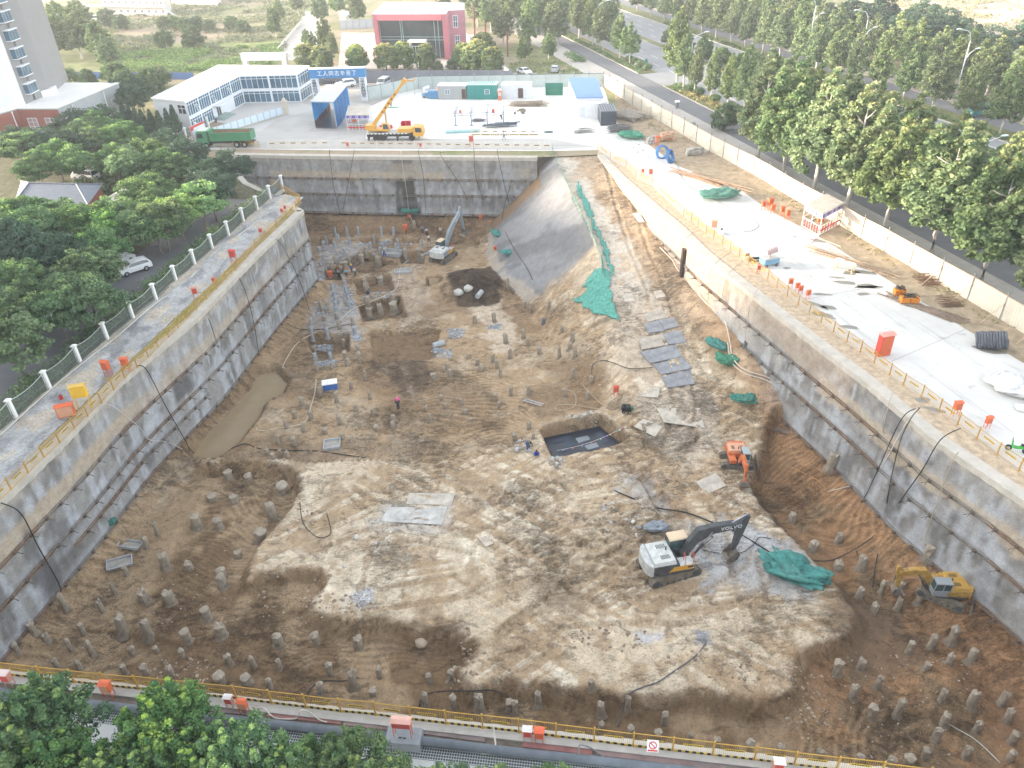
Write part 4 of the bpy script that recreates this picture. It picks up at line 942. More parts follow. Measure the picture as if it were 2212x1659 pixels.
tree('round',rd(33,72),7,'scruffy green tree leaning beside the tall twin lamp',None,'scruffy_tree'); tree('round',rd(42,75),7.5,'scruffy green tree beside the purple leaved tree',None,'scruffy_tree')
i_=[tree('round',rd(s,31.1),h,None,None,'median_tree') for s,h in ((-33,5),(-24,5),(-14,5.5),(-5,5),(3,5),(10,5.5),(17,5),(26,5),(36,5))]
family(i_,'small trees in the middle of the main road','median_tree','its upper end',rd(-100,31),'small bushy tree amid the main road')
tree('round',shift(1565,262,1.6),4.6,'lone dark green bushy tree on the pavement just outside the cream fence',None,'pavement_tree',wide=1.1)
# trees over the parking lane on the left
def many(key,pts,h,zc,name,out):
    for q in pts: out.append(tree(key,shift(q[0],q[1],zc*h/6.8),h*random.uniform(.92,1.08) if len(q)<3 else q[2],None,None,name))
L_=[]
many('locust',[(165,285),(215,268),(345,470),(150,620),(190,640),(260,290),(315,325),(240,335),(195,300),(45,315),(75,355),(115,330),(170,345),(280,350),(345,345),(375,355),(350,420),(310,410),(250,455),(300,480),(175,470),(125,455),(75,450),(35,455),(330,475),(215,525),(190,565),(185,570),(60,490),(20,600),(112,655,6),(25,660),(20,730)],6.8,4.6,'locust_tree',L_)
family(L_,'leafy trees over the parking lane','locust_tree','the railing end',at(585,432),'green locust tree over the parking lane')
K=[]; many('locust_dark',[(452,378,7),(492,352,7),(450,405,7.5),(55,530),(125,545),(15,520),(400,330),(360,300)],7.2,4.6,'dark_locust_tree',K)
family(K,'darker trees around the parking lane','dark_locust_tree','the corner where the pit turns',at(590,405),'dark green locust tree')
J=[]; many('locust_lime',[(380,450),(430,430),(235,475)],6.6,4.6,'lime_locust_tree',J)
family(J,'lime green trees beside the railing','lime_locust_tree','the far end of the white railing',at(585,432),'bright lime green locust tree')
Bm=[]
for u,v,h in ((60,1545,6.6),(5,1600,6.4),(110,1640,5.6),(345,1545,6.2),(300,1650,5.2),(420,1640,5.),(500,1620,5.6),(230,1665,5.),(640,1655,4.8),(745,1635,5.2),(845,1680,4.),(960,1695,3.6),(1060,1700,3.5)):
    p=shift(u,v+10,5.2*h/7); Bm.append(tree('near',p,h,None,None,'golden_rain_tree'))
for u,v in ((1200,1690),(1600,1705)): Bm.append(tree('near',shift(u,v+14,5.2*.55),3.6,None,None,'golden_rain_tree'))
family(Bm,'golden rain trees below the yellow rail','golden_rain_tree','the pink roofed box',at(0,1480),'golden rain tree below the striped rail')
# further plants
O_=[]
for u,v in ((660,128),(695,133),(770,130),(832,128),(872,124),(920,128)): O_.append(tree('osmanthus',shift(u,v,2.6),6.2,None,None,'clipped_tree',wide=1.15))
for u,v in ((1030,118),(1045,100),(1020,130),(1000,125),(1063,135)): O_.append(tree('osmanthus',shift(u,v,2.6),6,None,None,'clipped_tree',wide=1.2))
family(O_,'round clipped trees behind the slate fence','clipped_tree','the big gate arch',at(735,215),'round topped evergreen tree behind the slate fence')
O2=[tree('round',shift(u,v,1.0),2.8,None,None,'small_bush','bush',wide=1.1) for u,v in ((945,147),(975,145),(1005,144),(885,112),(850,110),(935,108),(970,100),(985,102))]
family(O2,'low bushes around the red building','small_bush','the doorway of the red building',at(902,110),'low dark bush by the red building','bush')
W=[tree('poplar',shift(u,v,5),h,None,None,'willow_tree') for u,v,h in ((700,70,9),(675,95,8),(715,85,7),(690,120,6),(660,70,6),(590,45,9),(690,20,11),(770,20,12),(730,5,12),(600,15,8),(640,0,10))]
family(W,'pale feathery trees beside the field track','willow_tree','the second gate arch',at(640,130),'pale feathery tree beside the field track')
X_=[tree('plane',shift(u,v,5),h,None,None,'park_tree',wide=1.3) for u,v,h in ((1030,20,12),(1060,30,11),(1085,55,10),(1110,20,12),(1140,60,11),(1150,35,12),(1170,10,12),(1185,85,7),(1190,30,13),(1215,25,13),(1240,15,13),(1205,55,12),(1130,90,7),(1160,5,12),(1090,5,12),(960,5,10),(1010,2,11),(1280,5,11),(1320,30,10),(1270,40,10))]
family(X_,'trees between the red building and the street','park_tree','the billboard posts',at(1095,118),'tall tree between the red building and the street')
Y_=[tree('poplar',shift(u,v,5),h,None,None,'poplar_tree',wide=1.35) for u,v,h in ((85,80,12),(110,90,12),(140,70,13),(165,85,13),(190,75,13),(215,95,11),(130,55,12),(175,50,12),(230,110,9),(60,20,9),(75,45,9))]
family(Y_,'poplars in the field beyond the grey tower','poplar_tree','the grey tower',at(105,200),'tall pale poplar beyond the annex')
Z_=[tree('round',shift(u,v,2),h,None,None,'field_bush','bush',wide=1.2) for u,v,h in ((418,88,6),(354,90,5),(355,52,4.5),(378,52,4.5),(400,55,4.5),(425,52,4.5),(450,55,4),(500,52,4.5),(525,58,4),(233,45,6),(262,52,5),(240,165,5.),(275,190,6),(255,170,6),(320,175,5),(345,170,5),(330,190,6),(150,165,4),(190,168,4))]
family(Z_,'rounded bushes in the rough field','field_bush','the blue fence panels',at(300,172),'rounded bush in the rough field','bush')
N_=[tree('conifer',shift(u,v,2.5),5.5,None,None,'conifer_tree') for u,v in ((285,262),(298,268),(312,272),(330,272),(348,275),(365,270),(378,262),(270,255))]
family(N_,'dark conifers beside the white office block','conifer_tree','the office gable',at(320,262),'dark pointed conifer below the white office')
M_=[tree('locust_dark',shift(u,v,4),7,None,None,'courtyard_tree') for u,v in ((170,270),(140,285),(255,200),(285,215),(300,200),(225,262),(100,312),(40,310),(150,320))]
family(M_,'trees around the brick annex','courtyard_tree','the corner of the brick annex',at(130,300),'dark tree beside the brick annex')
# low planting
def hedge(name,label,quadpts,h,cols,seed,dens=9,size=.28,tips=None,kind=None,cat='hedge'):
    r=np.random.default_rng(seed); a,b,c,d=[np.array([p[0],p[1]]) for p in quadpts]; A=np.linalg.norm(b-a)*np.linalg.norm(c-b); n=int(A*1.2)
    s=r.random(n)[:,None];t=r.random(n)[:,None]; p=(a*(1-s)+b*s)*(1-t)+(d*(1-s)+c*s)*t
    z=h*.5*np.ones(n)+r.normal(0,.08,n); cent=np.stack([p[:,0],p[:,1],z],-1)
    me=crown_mesh(name,cent,np.full(n,h*.62),int(dens*3),size,cols,seed,squash=.75,tips=tips); o=linkmesh(name,me); tag(o,label,cat if not kind else None,kind=kind); return o
GC=((.06,.11,.03),(.10,.16,.04)); YC=((.17,.16,.05),(.24,.22,.07))
def sth(name,s0,s1,o0,o1,h,cols,label,seed,**k): return hedge(name,label,[rd(s0,o0),rd(s1,o0),rd(s1,o1),rd(s0,o1)],h,cols,seed,**k)
sth('street_hedge',5.5,12,12.3,16,.9,GC,'trimmed green hedge block at the end of the planted strip by the crossing',1)
sth('street_hedge',12,50,12.3,16,.7,YC,'ochre flowering hedge under the yellow tipped plane trees',2,tips=((.32,.28,.06),.4))
sth('street_hedge',50,130,12.3,16,.7,GC,'green hedge hidden under the tall street trees',3)
sth('street_hedge',-130,-9,12.3,13.6,.7,GC,'long trimmed green hedge beside the empty service road beyond the crossing',4)
sth('street_hedge',33,40,1.0,2.2,.7,GC,'short green hedge just outside the cream fence near the lone bush',5); sth('street_hedge',52,120,.9,2.3,.8,GC,'long green hedge between the cream fence and the pavement',6)
sth('street_hedge',-70,130,46.3,47.6,.8,GC,'green hedge along the far edge of the main road',7); sth('street_hedge',-130,60,62.3,63.6,1.,GC,'undergrowth hedge behind the brown pavement',8)
sth('street_hedge',-36,-26,2.5,6,1.2,((.045,.11,.025),(.07,.14,.03)),'square cut bright green hedge beside the park trees',9)
n2_=n_; 
hedge('lane_hedge','long shaggy green hedge between the parking lane and the white railing',[RL[0]+o_*.5-n_*3,RL[-1]+o_*.5+n_*2,RL[-1]+o_*2.8+n_*2,RL[0]+o_*2.8-n_*3],1.3,((.05,.11,.03),(.10,.17,.04)),11,dens=16,size=.22,tips=((.22,.27,.06),.3))
hedge('undergrowth','',[RL[0]+o_*17-n_*8,RL[-1]+o_*14+n_*6,RL[-1]+o_*34+n_*22,RL[0]+o_*45-n_*8],.9,((.04,.075,.03),(.07,.10,.04)),12,dens=7,size=.35,kind='stuff')
balls=[]
BALL=crown_mesh('ball',*(lambda r:( [( .5*math.cos(i*2.4)*math.sqrt(i/30),.5*math.sin(i*2.4)*math.sqrt(i/30),.75-.25*(i/30)) for i in range(30)],[.42]*30))(0),60,.16,((.05,.095,.03),(.085,.13,.04)),77)
for s,o__ in ((-21,15),(-18,15.1),(-15.5,15.2),(-14,14.6),(-10.5,15),(28,15.2),(30,15.1),(32,15.3),(12,15),(15.5,15.1),(22,15.2)):
    o=linkmesh('clipped_ball_shrub',BALL); o.location=rd(s,o__,.1); o.scale=(1.5,1.5,1.5); tag(o,None,'shrub'); balls.append(o)
family(balls,'clipped ball shrubs on the planted strip','clipped_ball_shrub','the crossing lamp',rd(5,14.5),'clipped ball shrub on the planted strip')
def tufts(name,poly,z,n,h,cols,seed,size=.35):
    r=np.random.default_rng(seed); P=[at(u,v,z) for u,v in poly]; xs=[p[0] for p in P]; ys=[p[1] for p in P]
    x=r.uniform(min(xs),max(xs),n*3); y=r.uniform(min(ys),max(ys),n*3); s,_=polyd(x,y,[(p[0],p[1]) for p in P]); k=(s>0)&(fbm(x,y,9,3,seed)>.45); x,y=x[k][:n],y[k][:n]
    cent=np.stack([x,y,np.full(len(x),h*.4)],-1); o=linkmesh(name,crown_mesh(name,cent,np.full(len(x),h),9,size,cols,seed,squash=.7)); tag(o,kind='stuff')
tufts('field_grass',[(230,-20),(700,-40),(640,60),(600,130),(560,150),(240,165),(200,60)],0,5200,.8,((.13,.16,.06),(.22,.22,.09)),5,.6)
tufts('green_reeds',[(225,118),(600,100),(620,130),(560,150),(235,160)],0,3600,.9,((.10,.17,.04),(.20,.26,.06)),6,.5)
tufts('verge_grass',[(1090,120),(1190,120),(1290,175),(1120,178)],0,900,.3,((.13,.17,.05),(.2,.22,.08)),7,.3)
tufts('dry_weeds',[(1400,280),(1480,300),(1660,420),(1900,560),(2212,740),(2212,700),(1900,545),(1640,390),(1400,262)],0,900,.22,((.14,.15,.05),(.24,.22,.08)),8,.22)
tufts('sand_lot_weeds',[(1850,0),(2212,-40),(2212,120),(2050,40)],0,1400,.5,((.2,.2,.09),(.27,.24,.11)),9,.5)
# ------------------------------------------------ buildings
GLASS=lambda: mat('window_glass',(.07,.15,.22),.12,.3,.35,spec=.7)
DGLASS=lambda: mat('dark_glass',(.05,.065,.07),.1,.3,.3,spec=.7)
WFR=lambda: mat('white_frame',(.80,.82,.84),.5,.04,2.)
WWALL=lambda: mat('white_panel_wall',(.74,.76,.79),.6,.05,.6)
WROOF=lambda: mat('white_roof',(.82,.81,.79),.7,.05,.5)
def xy(p): return (p[0],p[1])
class Bld:
    def __init__(s,name,label,cat,pts,h,wm,rm,over=.15,rt=.18,z0=-.1,parapet=0):
        s.O=Vector((pts[0][0],pts[0][1],0)); s.P=[Vector((p[0],p[1],0))-s.O for p in pts]; s.h=h
        a=sum(s.P[i][0]*s.P[(i+1)%len(s.P)][1]-s.P[(i+1)%len(s.P)][0]*s.P[i][1] for i in range(len(s.P)))
        s.ccw=a>0; s.root=thing(name,label,cat,s.O)
        Q=s.P if s.ccw else s.P[::-1]
        if wm: MB().prism([xy(p) for p in Q],z0,h).build('wall',wm,s.root)
        c=sum(Q,Vector())/len(Q); G=[]
        for p in Q: d=(p-c); G.append(p+d.normalized()*over)
        if rm:
            MB().prism([xy(p) for p in G],h,h+rt).build('roof',rm,s.root)
        if parapet:
            mb=MB()
            for i in range(len(G)): mb.bar(G[i]+Vector((0,0,h+rt+parapet/2)),G[(i+1)%len(G)]+Vector((0,0,h+rt+parapet/2)),.25,parapet)
            mb.build('parapet',wm,s.root)
    def win(s,i,s0,s1,z0,z1,nx=2,nz=2,fr=None,gl=None,name='window',depth=.06,fw=.07,j=None,sill=False,bars=0):
        a=s.P[i]; b=s.P[(i+1)%len(s.P)] if j is None else s.P[j]; d=(b-a); L=d.length; d.normalize(); n=Vector((d[1],-d[0],0))*(1 if s.ccw else -1)
        s0=s0*L if s0<=1 and s1<=1 else s0; s1=s1*L if s1<=1 else s1
        M=Matrix.Translation(a+d*s0)@Matrix(((d[0],n[0],0,0),(d[1],n[1],0,0),(0,0,1,0),(0,0,0,1)))
        w=s1-s0; m=MB(M)
        m.box(0,w,0,depth,z1-fw,z1).box(0,w,0,depth,z0,z0+fw).box(0,fw,0,depth,z0+fw,z1-fw).box(w-fw,w,0,depth,z0+fw,z1-fw)
        for k in range(1,nx): x=w*k/nx; m.box(x-fw*.4,x+fw*.4,0,depth,z0+fw,z1-fw)
        for k in (nz if isinstance(nz,(list,tuple)) else [q/nz for q in range(1,nz)]): z=z0+(z1-z0)*k; m.box(fw,w-fw,0,depth*.9,z-fw*.4,z+fw*.4)
        if bars:
            for k in range(bars): x=w*(k+.5)/bars; m.box(x-.015,x+.015,depth,depth+.04,z0,z1)
        if sill: m.box(-.1,w+.1,0,.25,z0-.12,z0)
        f=m.build(name,fr or WFR(),s.root); MB(M).box(fw*.5,w-fw*.5,-.0,depth*.35,z0+fw*.5,z1-fw*.5).build('pane',gl or GLASS(),f); return M,w,f
# L shaped office
_b=at(527,224); HO=zup(_b,164.5)
off=Bld('site_office','two storey white prefab office block with long bands of blue glazing round its court','office building',[at(u,v,HO) for u,v in ((400,221),(516,164),(641,161),(666,145),(472,143.5),(329,214))],HO,WWALL(),WROOF(),over=.3,rt=.3)
def band(i,n,rows):
    for k in range(n):
        for (za,zb,door) in rows:
            s0=(k+.02)/n; s1=(k+.98)/n
            off.win(i,s0,s1,za,zb,5,[.78],fw=.10)
fh=HO/2
band(0,5,[(fh+.12,HO-.08,0)]); band(1,2,[(fh+.12,HO-.08,0),(.15,fh-.3,0)]); band(2,1,[(fh+.12,HO-.08,0),(.15,fh-.3,0)])
for k in (0,1,4): off.win(0,(k+.02)/5,(k+.98)/5,.15,fh-.3,5,[.78],fw=.10)
off.win(0,.46,.54,.1,fh-.4,2,1,name='door',gl=DGLASS()); off.win(5,.72,.97,fh+.5,HO-.5,2,[.6],fw=.12,gl=DGLASS())
M,w,f=off.win(0,.40,.60,fh-.22,fh-.02,1,1,name='canopy'); MB(M).box(0,w,0,1.6,fh-.2,fh-.05).build('canopy_slab',WWALL(),f)
MB(M).box(-.2,w+.2,.1,2.2,-.05,.18).box(0,w,.1,1.7,.18,.34).box(.2,w-.2,.1,1.2,.34,.5).build('steps',mat('green_steps',(.30,.38,.36),.8,.1,1),off.root)
for k in range(3):   # opened casements
    for t in (.12+.3*k,):
        a=off.P[0];b=off.P[1];d=(b-a).normalized();n=Vector((d[1],-d[0],0))*(1 if off.ccw else -1); L=(b-a).length
        M2=Matrix.Translation(a+d*(t*L)+n*.1)@Matrix(((d[0],n[0],0,0),(d[1],n[1],0,0),(0,0,1,0),(0,0,0,1)))@Matrix.Translation((0,0,HO-1.1))@Matrix.Rotation(R(28),4,'X')
        m=MB(M2); m.box(0,.8,0,.05,-1.2,-1.12).box(0,.8,0,.05,-.08,0).box(0,.06,0,.05,-1.12,-.08).box(.74,.8,0,.05,-1.12,-.08); m.build('open_casement',WFR(),off.root)
# ---- lettering
_fc=[None]
def text(s,size,m,parent,M,name='lettering',sp=1.,depth=.02):
    c=bpy.data.curves.new('t','FONT'); c.body=s; c.size=size; c.extrude=depth; c.align_x='CENTER'; c.align_y='CENTER'; c.space_character=sp; c.resolution_u=2
    o=bpy.data.objects.new('t',c); COL.objects.link(o); bpy.context.view_layer.update()
    me=bpy.data.meshes.new_from_object(o.evaluated_get(bpy.context.evaluated_depsgraph_get())); bpy.data.objects.remove(o); bpy.data.curves.remove(c)
    me.name=name; me.materials.clear(); me.materials.append(m); r=linkmesh(name,me,parent); r.matrix_local=M; return r
def facing(p,d,up=Vector((0,0,1))):
    "matrix with x along d, z out of the face, y up"
    d=d.normalized(); n=d.cross(up).normalized(); return Matrix(((d[0],up[0],n[0],p[0]),(d[1],up[1],n[1],p[1]),(d[2],up[2],n[2],p[2]),(0,0,0,1)))
# gate arch
def arch(name,label,A,B,hb,hbeam,pw,pd,beamcol,postcol,txt=None,l=None,r=None):
    root=thing(name,label,'gate arch',A); d=B-A; L=d.length; a=math.atan2(d[1],d[0]); root.rotation_euler=(0,0,a)
    for x,t in ((0,l),(L-pw,r)):
        p=MB().box(x,x+pw,0,pd,-.05,hb-hbeam).build('post',postcol,root,bevel=.02)
        if t:
            for i,ch in enumerate(t): text(ch,pw*.78,mat('black_letter',(.04,.045,.06),.6),root if False else p,Matrix.Translation((x+pw*.5,-.03,hb-hbeam-.75-i*(hb-hbeam-1.3)/len(t)))@Matrix.Rotation(R(90),4,'X'))
    b=MB().box(-.1,L+.1,-.1,pd+.1,hb-hbeam,hb).build('beam',beamcol,root,bevel=.02)
    MB().box(-.15,L+.15,-.15,pd+.15,hb,hb+.12).build('coping',WFR(),root)
    if txt: text(txt,hbeam*.62,mat('white_letter',(.85,.87,.9),.6),b,Matrix.Translation((L/2,-.14,hb-hbeam/2))@Matrix.Rotation(R(90),4,'X'),sp=1.25)
    return root
GA=at(679,221);GB=at(795,218); HG=zup(at(789,217.5),147)
arch('gate_arch','big blue and white gate arch with white lettering greeting the workers',GA,GB,HG,1.75,1.35,1.3,mat('gate_blue',(.06,.24,.50),.5,.06,1.),mat('gate_white',(.72,.75,.80),.6,.06,1.),'工人同志辛苦了','高高兴兴上班','平平安安回家')
ga=at(527,152);gb=at(622,151); hg=zup(ga,117)
arch('gate_arch','smaller white gate arch standing behind the office roof at the field track',ga,gb,hg,1.6,1.3,1.2,mat('arch_white',(.74,.75,.78),.7,.06,1.),mat('arch_white',(.74,.75,.78),.7,.06,1.))
# blue wash shed
def washshed():
    f0,f1,b1=at(682,277),at(728.5,278),at(757,238); w=(f1-f0); dp=(b1-f1); h=zup(f0,219.5); root=thing('wheel_wash_shed','open ended blue panelled wheel wash tunnel with a flat grey roof','shed',f0)
    a=math.atan2(w[1],w[0]); root.rotation_euler=(0,0,a); R_=Matrix.Rotation(-a,3,'Z'); W=w.length; D=(R_@dp)[1]; sk=(R_@dp)[0]/D
    blue=mat('blue_sheet',(.03,.22,.52),.5,.1,.6); lb=mat('cyan_sheet',(.04,.40,.66),.5,.1,.6); br=mat('brown_sheet',(.20,.10,.075),.8,.2,1); fr=mat('shed_frame',(.30,.38,.46),.6,.1,1)
    def side_(x,sgn,m_in):
        s=MB(); n=5
        for i in range(n):
            y0,y1=D*i/n+.03,D*(i+1)/n-.03
            for (z0,z1) in ((1.25,2.9),(2.95,h-.12)): s.mi=0; s.prism([(x+sk*y0,y0),(x+.04+sk*y0,y0),(x+.04+sk*y1,y1),(x+sk*y1,y1)],z0,z1)
            s.mi=1; s.prism([(x+sk*y0,y0),(x+.05+sk*y0,y0),(x+.05+sk*y1,y1),(x+sk*y1,y1)],.05,1.22)
        s.build('side_wall',[m_in,br if sgn<0 else blue],root)
    for q_ in (lb,blue):
        t_=q_.node_tree; tr=t_.nodes.new('ShaderNodeBsdfTranslucent'); tr.inputs[0].default_value=(.05,.5,.8,1); mx=t_.nodes.new('ShaderNodeMixShader'); mx.inputs[0].default_value=.5; b_=t_.nodes['Principled BSDF']; t_.links.new(b_.outputs[0],mx.inputs[1]); t_.links.new(tr.outputs[0],mx.inputs[2]); t_.links.new(mx.outputs[0],t_.nodes['Material Output'].inputs['Surface'])
    side_(0,-1,lb); side_(W-.05,1,blue)
    m=MB()
    for i in range(6):
        y=D*i/5
        for x in (0,W): m.bar((x+sk*y,y,0),(x+sk*y,y,h-.05),.1)
        m.bar((sk*y,y,h-.1),(W+sk*y,y,h-.1),.1)
    m.build('frame',fr,root)
    MB().prism([(-.15,-.15),(W+.15,-.15),(W+.15+sk*D,D+.15),(-.15+sk*D,D+.15)],h,h+.08).build('roof',mat('shed_roof',(.46,.48,.52),.6,.08,.4),root)
    MB().prism([(.1,0),(W-.1,0),(W-.1+sk*D,D),(.1+sk*D,D)],.012,.03).build('wash_floor',mat('wet_wash_floor',(.085,.075,.07),.35,.3,1,spec=.5),root)
    MB().box(-.6,W+.4,-1.6,-.2,.0,.05).build('drive_sill',mat('pale_mud',(.38,.37,.35),.8,.15,1),root)
washshed()
# cage like tool shelters
def shelter(label,F,Lf,Rt,vtop,depth=None):
    h=zup(F,vtop); root=thing('safety_shelter',label,'shelter',F); x=(Lf-F); y=(Rt-F); wf=WFR(); red=mat('red_paint',(.55,.045,.04),.5,.1,2)
    def P(a,b,z=0): return x*a+y*b+Vector((0,0,z))
    m=MB()
    for a in (0,.5,1):
        for b in (0,.5,1):
            if a in(0,1) or b in(0,1): m.bar(P(a,b,0),P(a,b,h),.07)
    for z in (.05,h*.42,h*.78,h-.03):
        for p,q in (((0,0),(1,0)),((1,0),(1,1)),((1,1),(0,1)),((0,1),(0,0))): m.bar(P(*p,z),P(*q,z),.06)
    m.build('frame',wf,root)
    for p,q in (((0,0),(1,0)),((0,0),(0,1))):
        s=MB(); n=14
        for i in range(1,n): 
            t=i/n; a=p[0]+(q[0]-p[0])*t; b=p[1]+(q[1]-p[1])*t; s.mi=i%2; s.bar(P(a,b,.08),P(a,b,h*.4),.05,.03)
        s.mi=0; s.bar(P(*p,h*.22),P(*q,h*.22),.04,.22); s.build('barrier_panel',[red,wf],root)
        s=MB(); k=8
        for i in range(k): s.mi=i%2; s.bar(P(p[0]+(q[0]-p[0])*i/k,p[1]+(q[1]-p[1])*i/k,h*.89),P(p[0]+(q[0]-p[0])*(i+1)/k,p[1]+(q[1]-p[1])*(i+1)/k,h*.89),.03,h*.18)
        s.build('banner',[mat('banner_blue',(.10,.14,.50),.6,.1,2),mat('banner_pink',(.45,.30,.50),.6,.1,2)],root)
    s=MB(); s.bar(P(.02,.5,h*.3),P(.02,.98,h*.3),.03,h*.5); 
    c=MB()
    for a,b in ((.3,.25),(.55,.6)):
        q=P(a,b,h*.55); c.box(q[0]-.35,q[0]+.35,q[1]-.25,q[1]+.25,q[2]-.35,q[2]+.35)
    c.build('cabinet',mat('orange_cabinet',(.60,.14,.05),.6,.1,2),root)
    s=MB(); n=12
    for i in range(n): s.bar(P(i/n+.04,-.04,h+.08+.01*(i%2)),P(i/n+.04,1.04,h+.08+.01*(i%2)),x.length/n*.93,.05)
    s.build('roof',mat('board_roof',(.50,.46,.40),.8,.15,.8),root)
    return root
shelter('white tool shelter with red barriers and a pink and blue banner beside the crane',at(752,283),at(802,283),at(757,262),249)
shelter('white and red tool shelter with a plank roof against the cream fence',at(1768,509),at(1731.5,487.5),at(1811.5,485),463)
# cabins
def cabin(name,label,p0,p1,dep,h,wcol,rcol,door=None,window=None,corr=False,dcol=(.10,.07,.06)):
    d=(p1-p0).normalized(); n=Vector((-d[1],d[0],0)); b=Bld(name,label,'cabin',[p0,p1,p1+n*dep,p0+n*dep],h,mat('cabin_%d'%(wcol[0]*1000+wcol[2]*10),wcol,.6,.07,.8),mat('cabinroof_%d'%(rcol[0]*1000+rcol[2]*10),rcol,.6,.06,.5),.08,.12)
    if corr:
        m=MB(); L=(p1-p0).length
        for i in range(int(L/.3)): q=d*(i*.3+.1); m.box(0,0,0,0,0,0) if False else m.bar(q-n*.03+Vector((0,0,.1)),q-n*.03+Vector((0,0,h-.15)),.12,.06)
        for i in range(int(L/.45)): q=d*(i*.45+.2); m.bar(q+Vector((0,0,h+.14)),q+n*dep+Vector((0,0,h+.14)),.14,.06)
        m.build('corrugation',mat('cabin_%d'%(wcol[0]*1000+wcol[2]*10),wcol),b.root)
    if door: b.win(0,door[0],door[1],.1,2.1,1,1,fr=mat('door_frame',(.12,.09,.08),.6),gl=mat('brown_door',dcol,.6,.1,1),name='door')
    if window: b.win(0,window[0],window[1],1.1,2.0,2,2)
    return b
cabin('site_cabin','grey site cabin with a white framed window and a brown door',at(947,215),at(1008,215),2.8,2.7,(.33,.35,.36),(.70,.70,.69),(.84,.99),(.25,.43))
cabin('site_cabin','turquoise corrugated container cabin with a small window',at(1010,215),at(1073,215),2.8,2.9,(.045,.27,.25),(.62,.66,.64),None,(.60,.77),corr=True)
cabin('site_cabin','white site cabin with a dark brown door beside the turquoise container',at(1083,213),at(1146,213),2.8,2.7,(.60,.64,.68),(.74,.73,.70),(.58,.75))
bq=at(1080,216); b=MB().box(-.4,.4,-.4,.4,0,1.9); b.mi=1; b.box(-.45,.45,-.45,.45,1.9,2.1).box(-.3,.3,-.42,-.4,.9,1.6); o=b.build('portable_cabinet',[mat('salmon_paint',(.55,.20,.13),.6,.1,1),mat('pale_cap',(.6,.5,.45),.7,.1,1)],bevel=.02); o.location=bq; tag(o,'salmon coloured tall cabinet between the turquoise and white cabins','cabinet')
dk=at(1297.6,272); cabin('dark_container','charcoal corrugated container standing in front of the blue roofed house',dk,at(1331,270.8),5.2,zup(dk,241.5),(.075,.09,.11),(.24,.25,.27),corr=True)
def bluehouse():
    f0=at(1249,255.5); z1=zup(f0,225); R0=[at(u,v,3.3) for u,v in ((1244,212.5),(1304,211),(1289,175.5),(1227,176.5))]
    b=Bld('blue_roofed_house','white site house with a sloping plain blue roof and a low white annex','site house',[f0,at(1296,255),at(1310,213,3.1),at(1246,213.5,3.1)],z1,mat('annex_white',(.74,.75,.77),.6,.05,1),mat('annex_roof',(.80,.79,.76),.7,.05,.6),.1,.1)
    O=b.O; Q=[p-O for p in R0]; m=MB(); 
    m.prism([xy(p+ (Vector((0,0,0)))) for p in (Q[0]*.98+Q[2]*.02,Q[1]*.98+Q[3]*.02,Q[2]*.98+Q[0]*.02,Q[3]*.98+Q[1]*.02)],0,3.25); m.build('upper_wall',mat('annex_white',(.7,.7,.7)),b.root)
    m=MB(); zt=[3.3,3.3,3.9,3.9]; vs=[(Q[i][0],Q[i][1],zt[i]) for i in range(4)]+[(Q[i][0],Q[i][1],zt[i]+.12) for i in range(4)]
    m.add(vs,[(3,2,1,0),(4,5,6,7)]+[(i,(i+1)%4,4+(i+1)%4,4+i) for i in range(4)]); m.build('blue_roof',mat('blue_roof',(.13,.24,.52),.5,.05,.3),b.root)
    b.win(0,.03,.32,.1,2.2,1,1,name='door',gl=mat('pale_door',(.62,.66,.70),.5,.05,1)); b.win(3,.55,.8,.1,2.6,1,1,name='door',gl=DGLASS())
    ac=MB().box(-.5,.5,-.3,.3,0,.6).box(-.6,.6,-.35,.35,.6,.66).build('roof_unit',WFR(),b.root); ac.location=at(1258,213,z1+.2)-O
bluehouse()
o=MB().box(0,1,-.03,.03,.1,2.6).build('green_board',mat('net_green_board',(.03,.17,.12),.8,.15,1)); p=at(1178,207);q=at(1216,207); o.location=p; o.scale=((q-p).length,1,1); o.rotation_euler=(0,0,math.atan2((q-p)[1],(q-p)[0])); tag(o,'tall dark green screen board against the grey-green fence','screen')
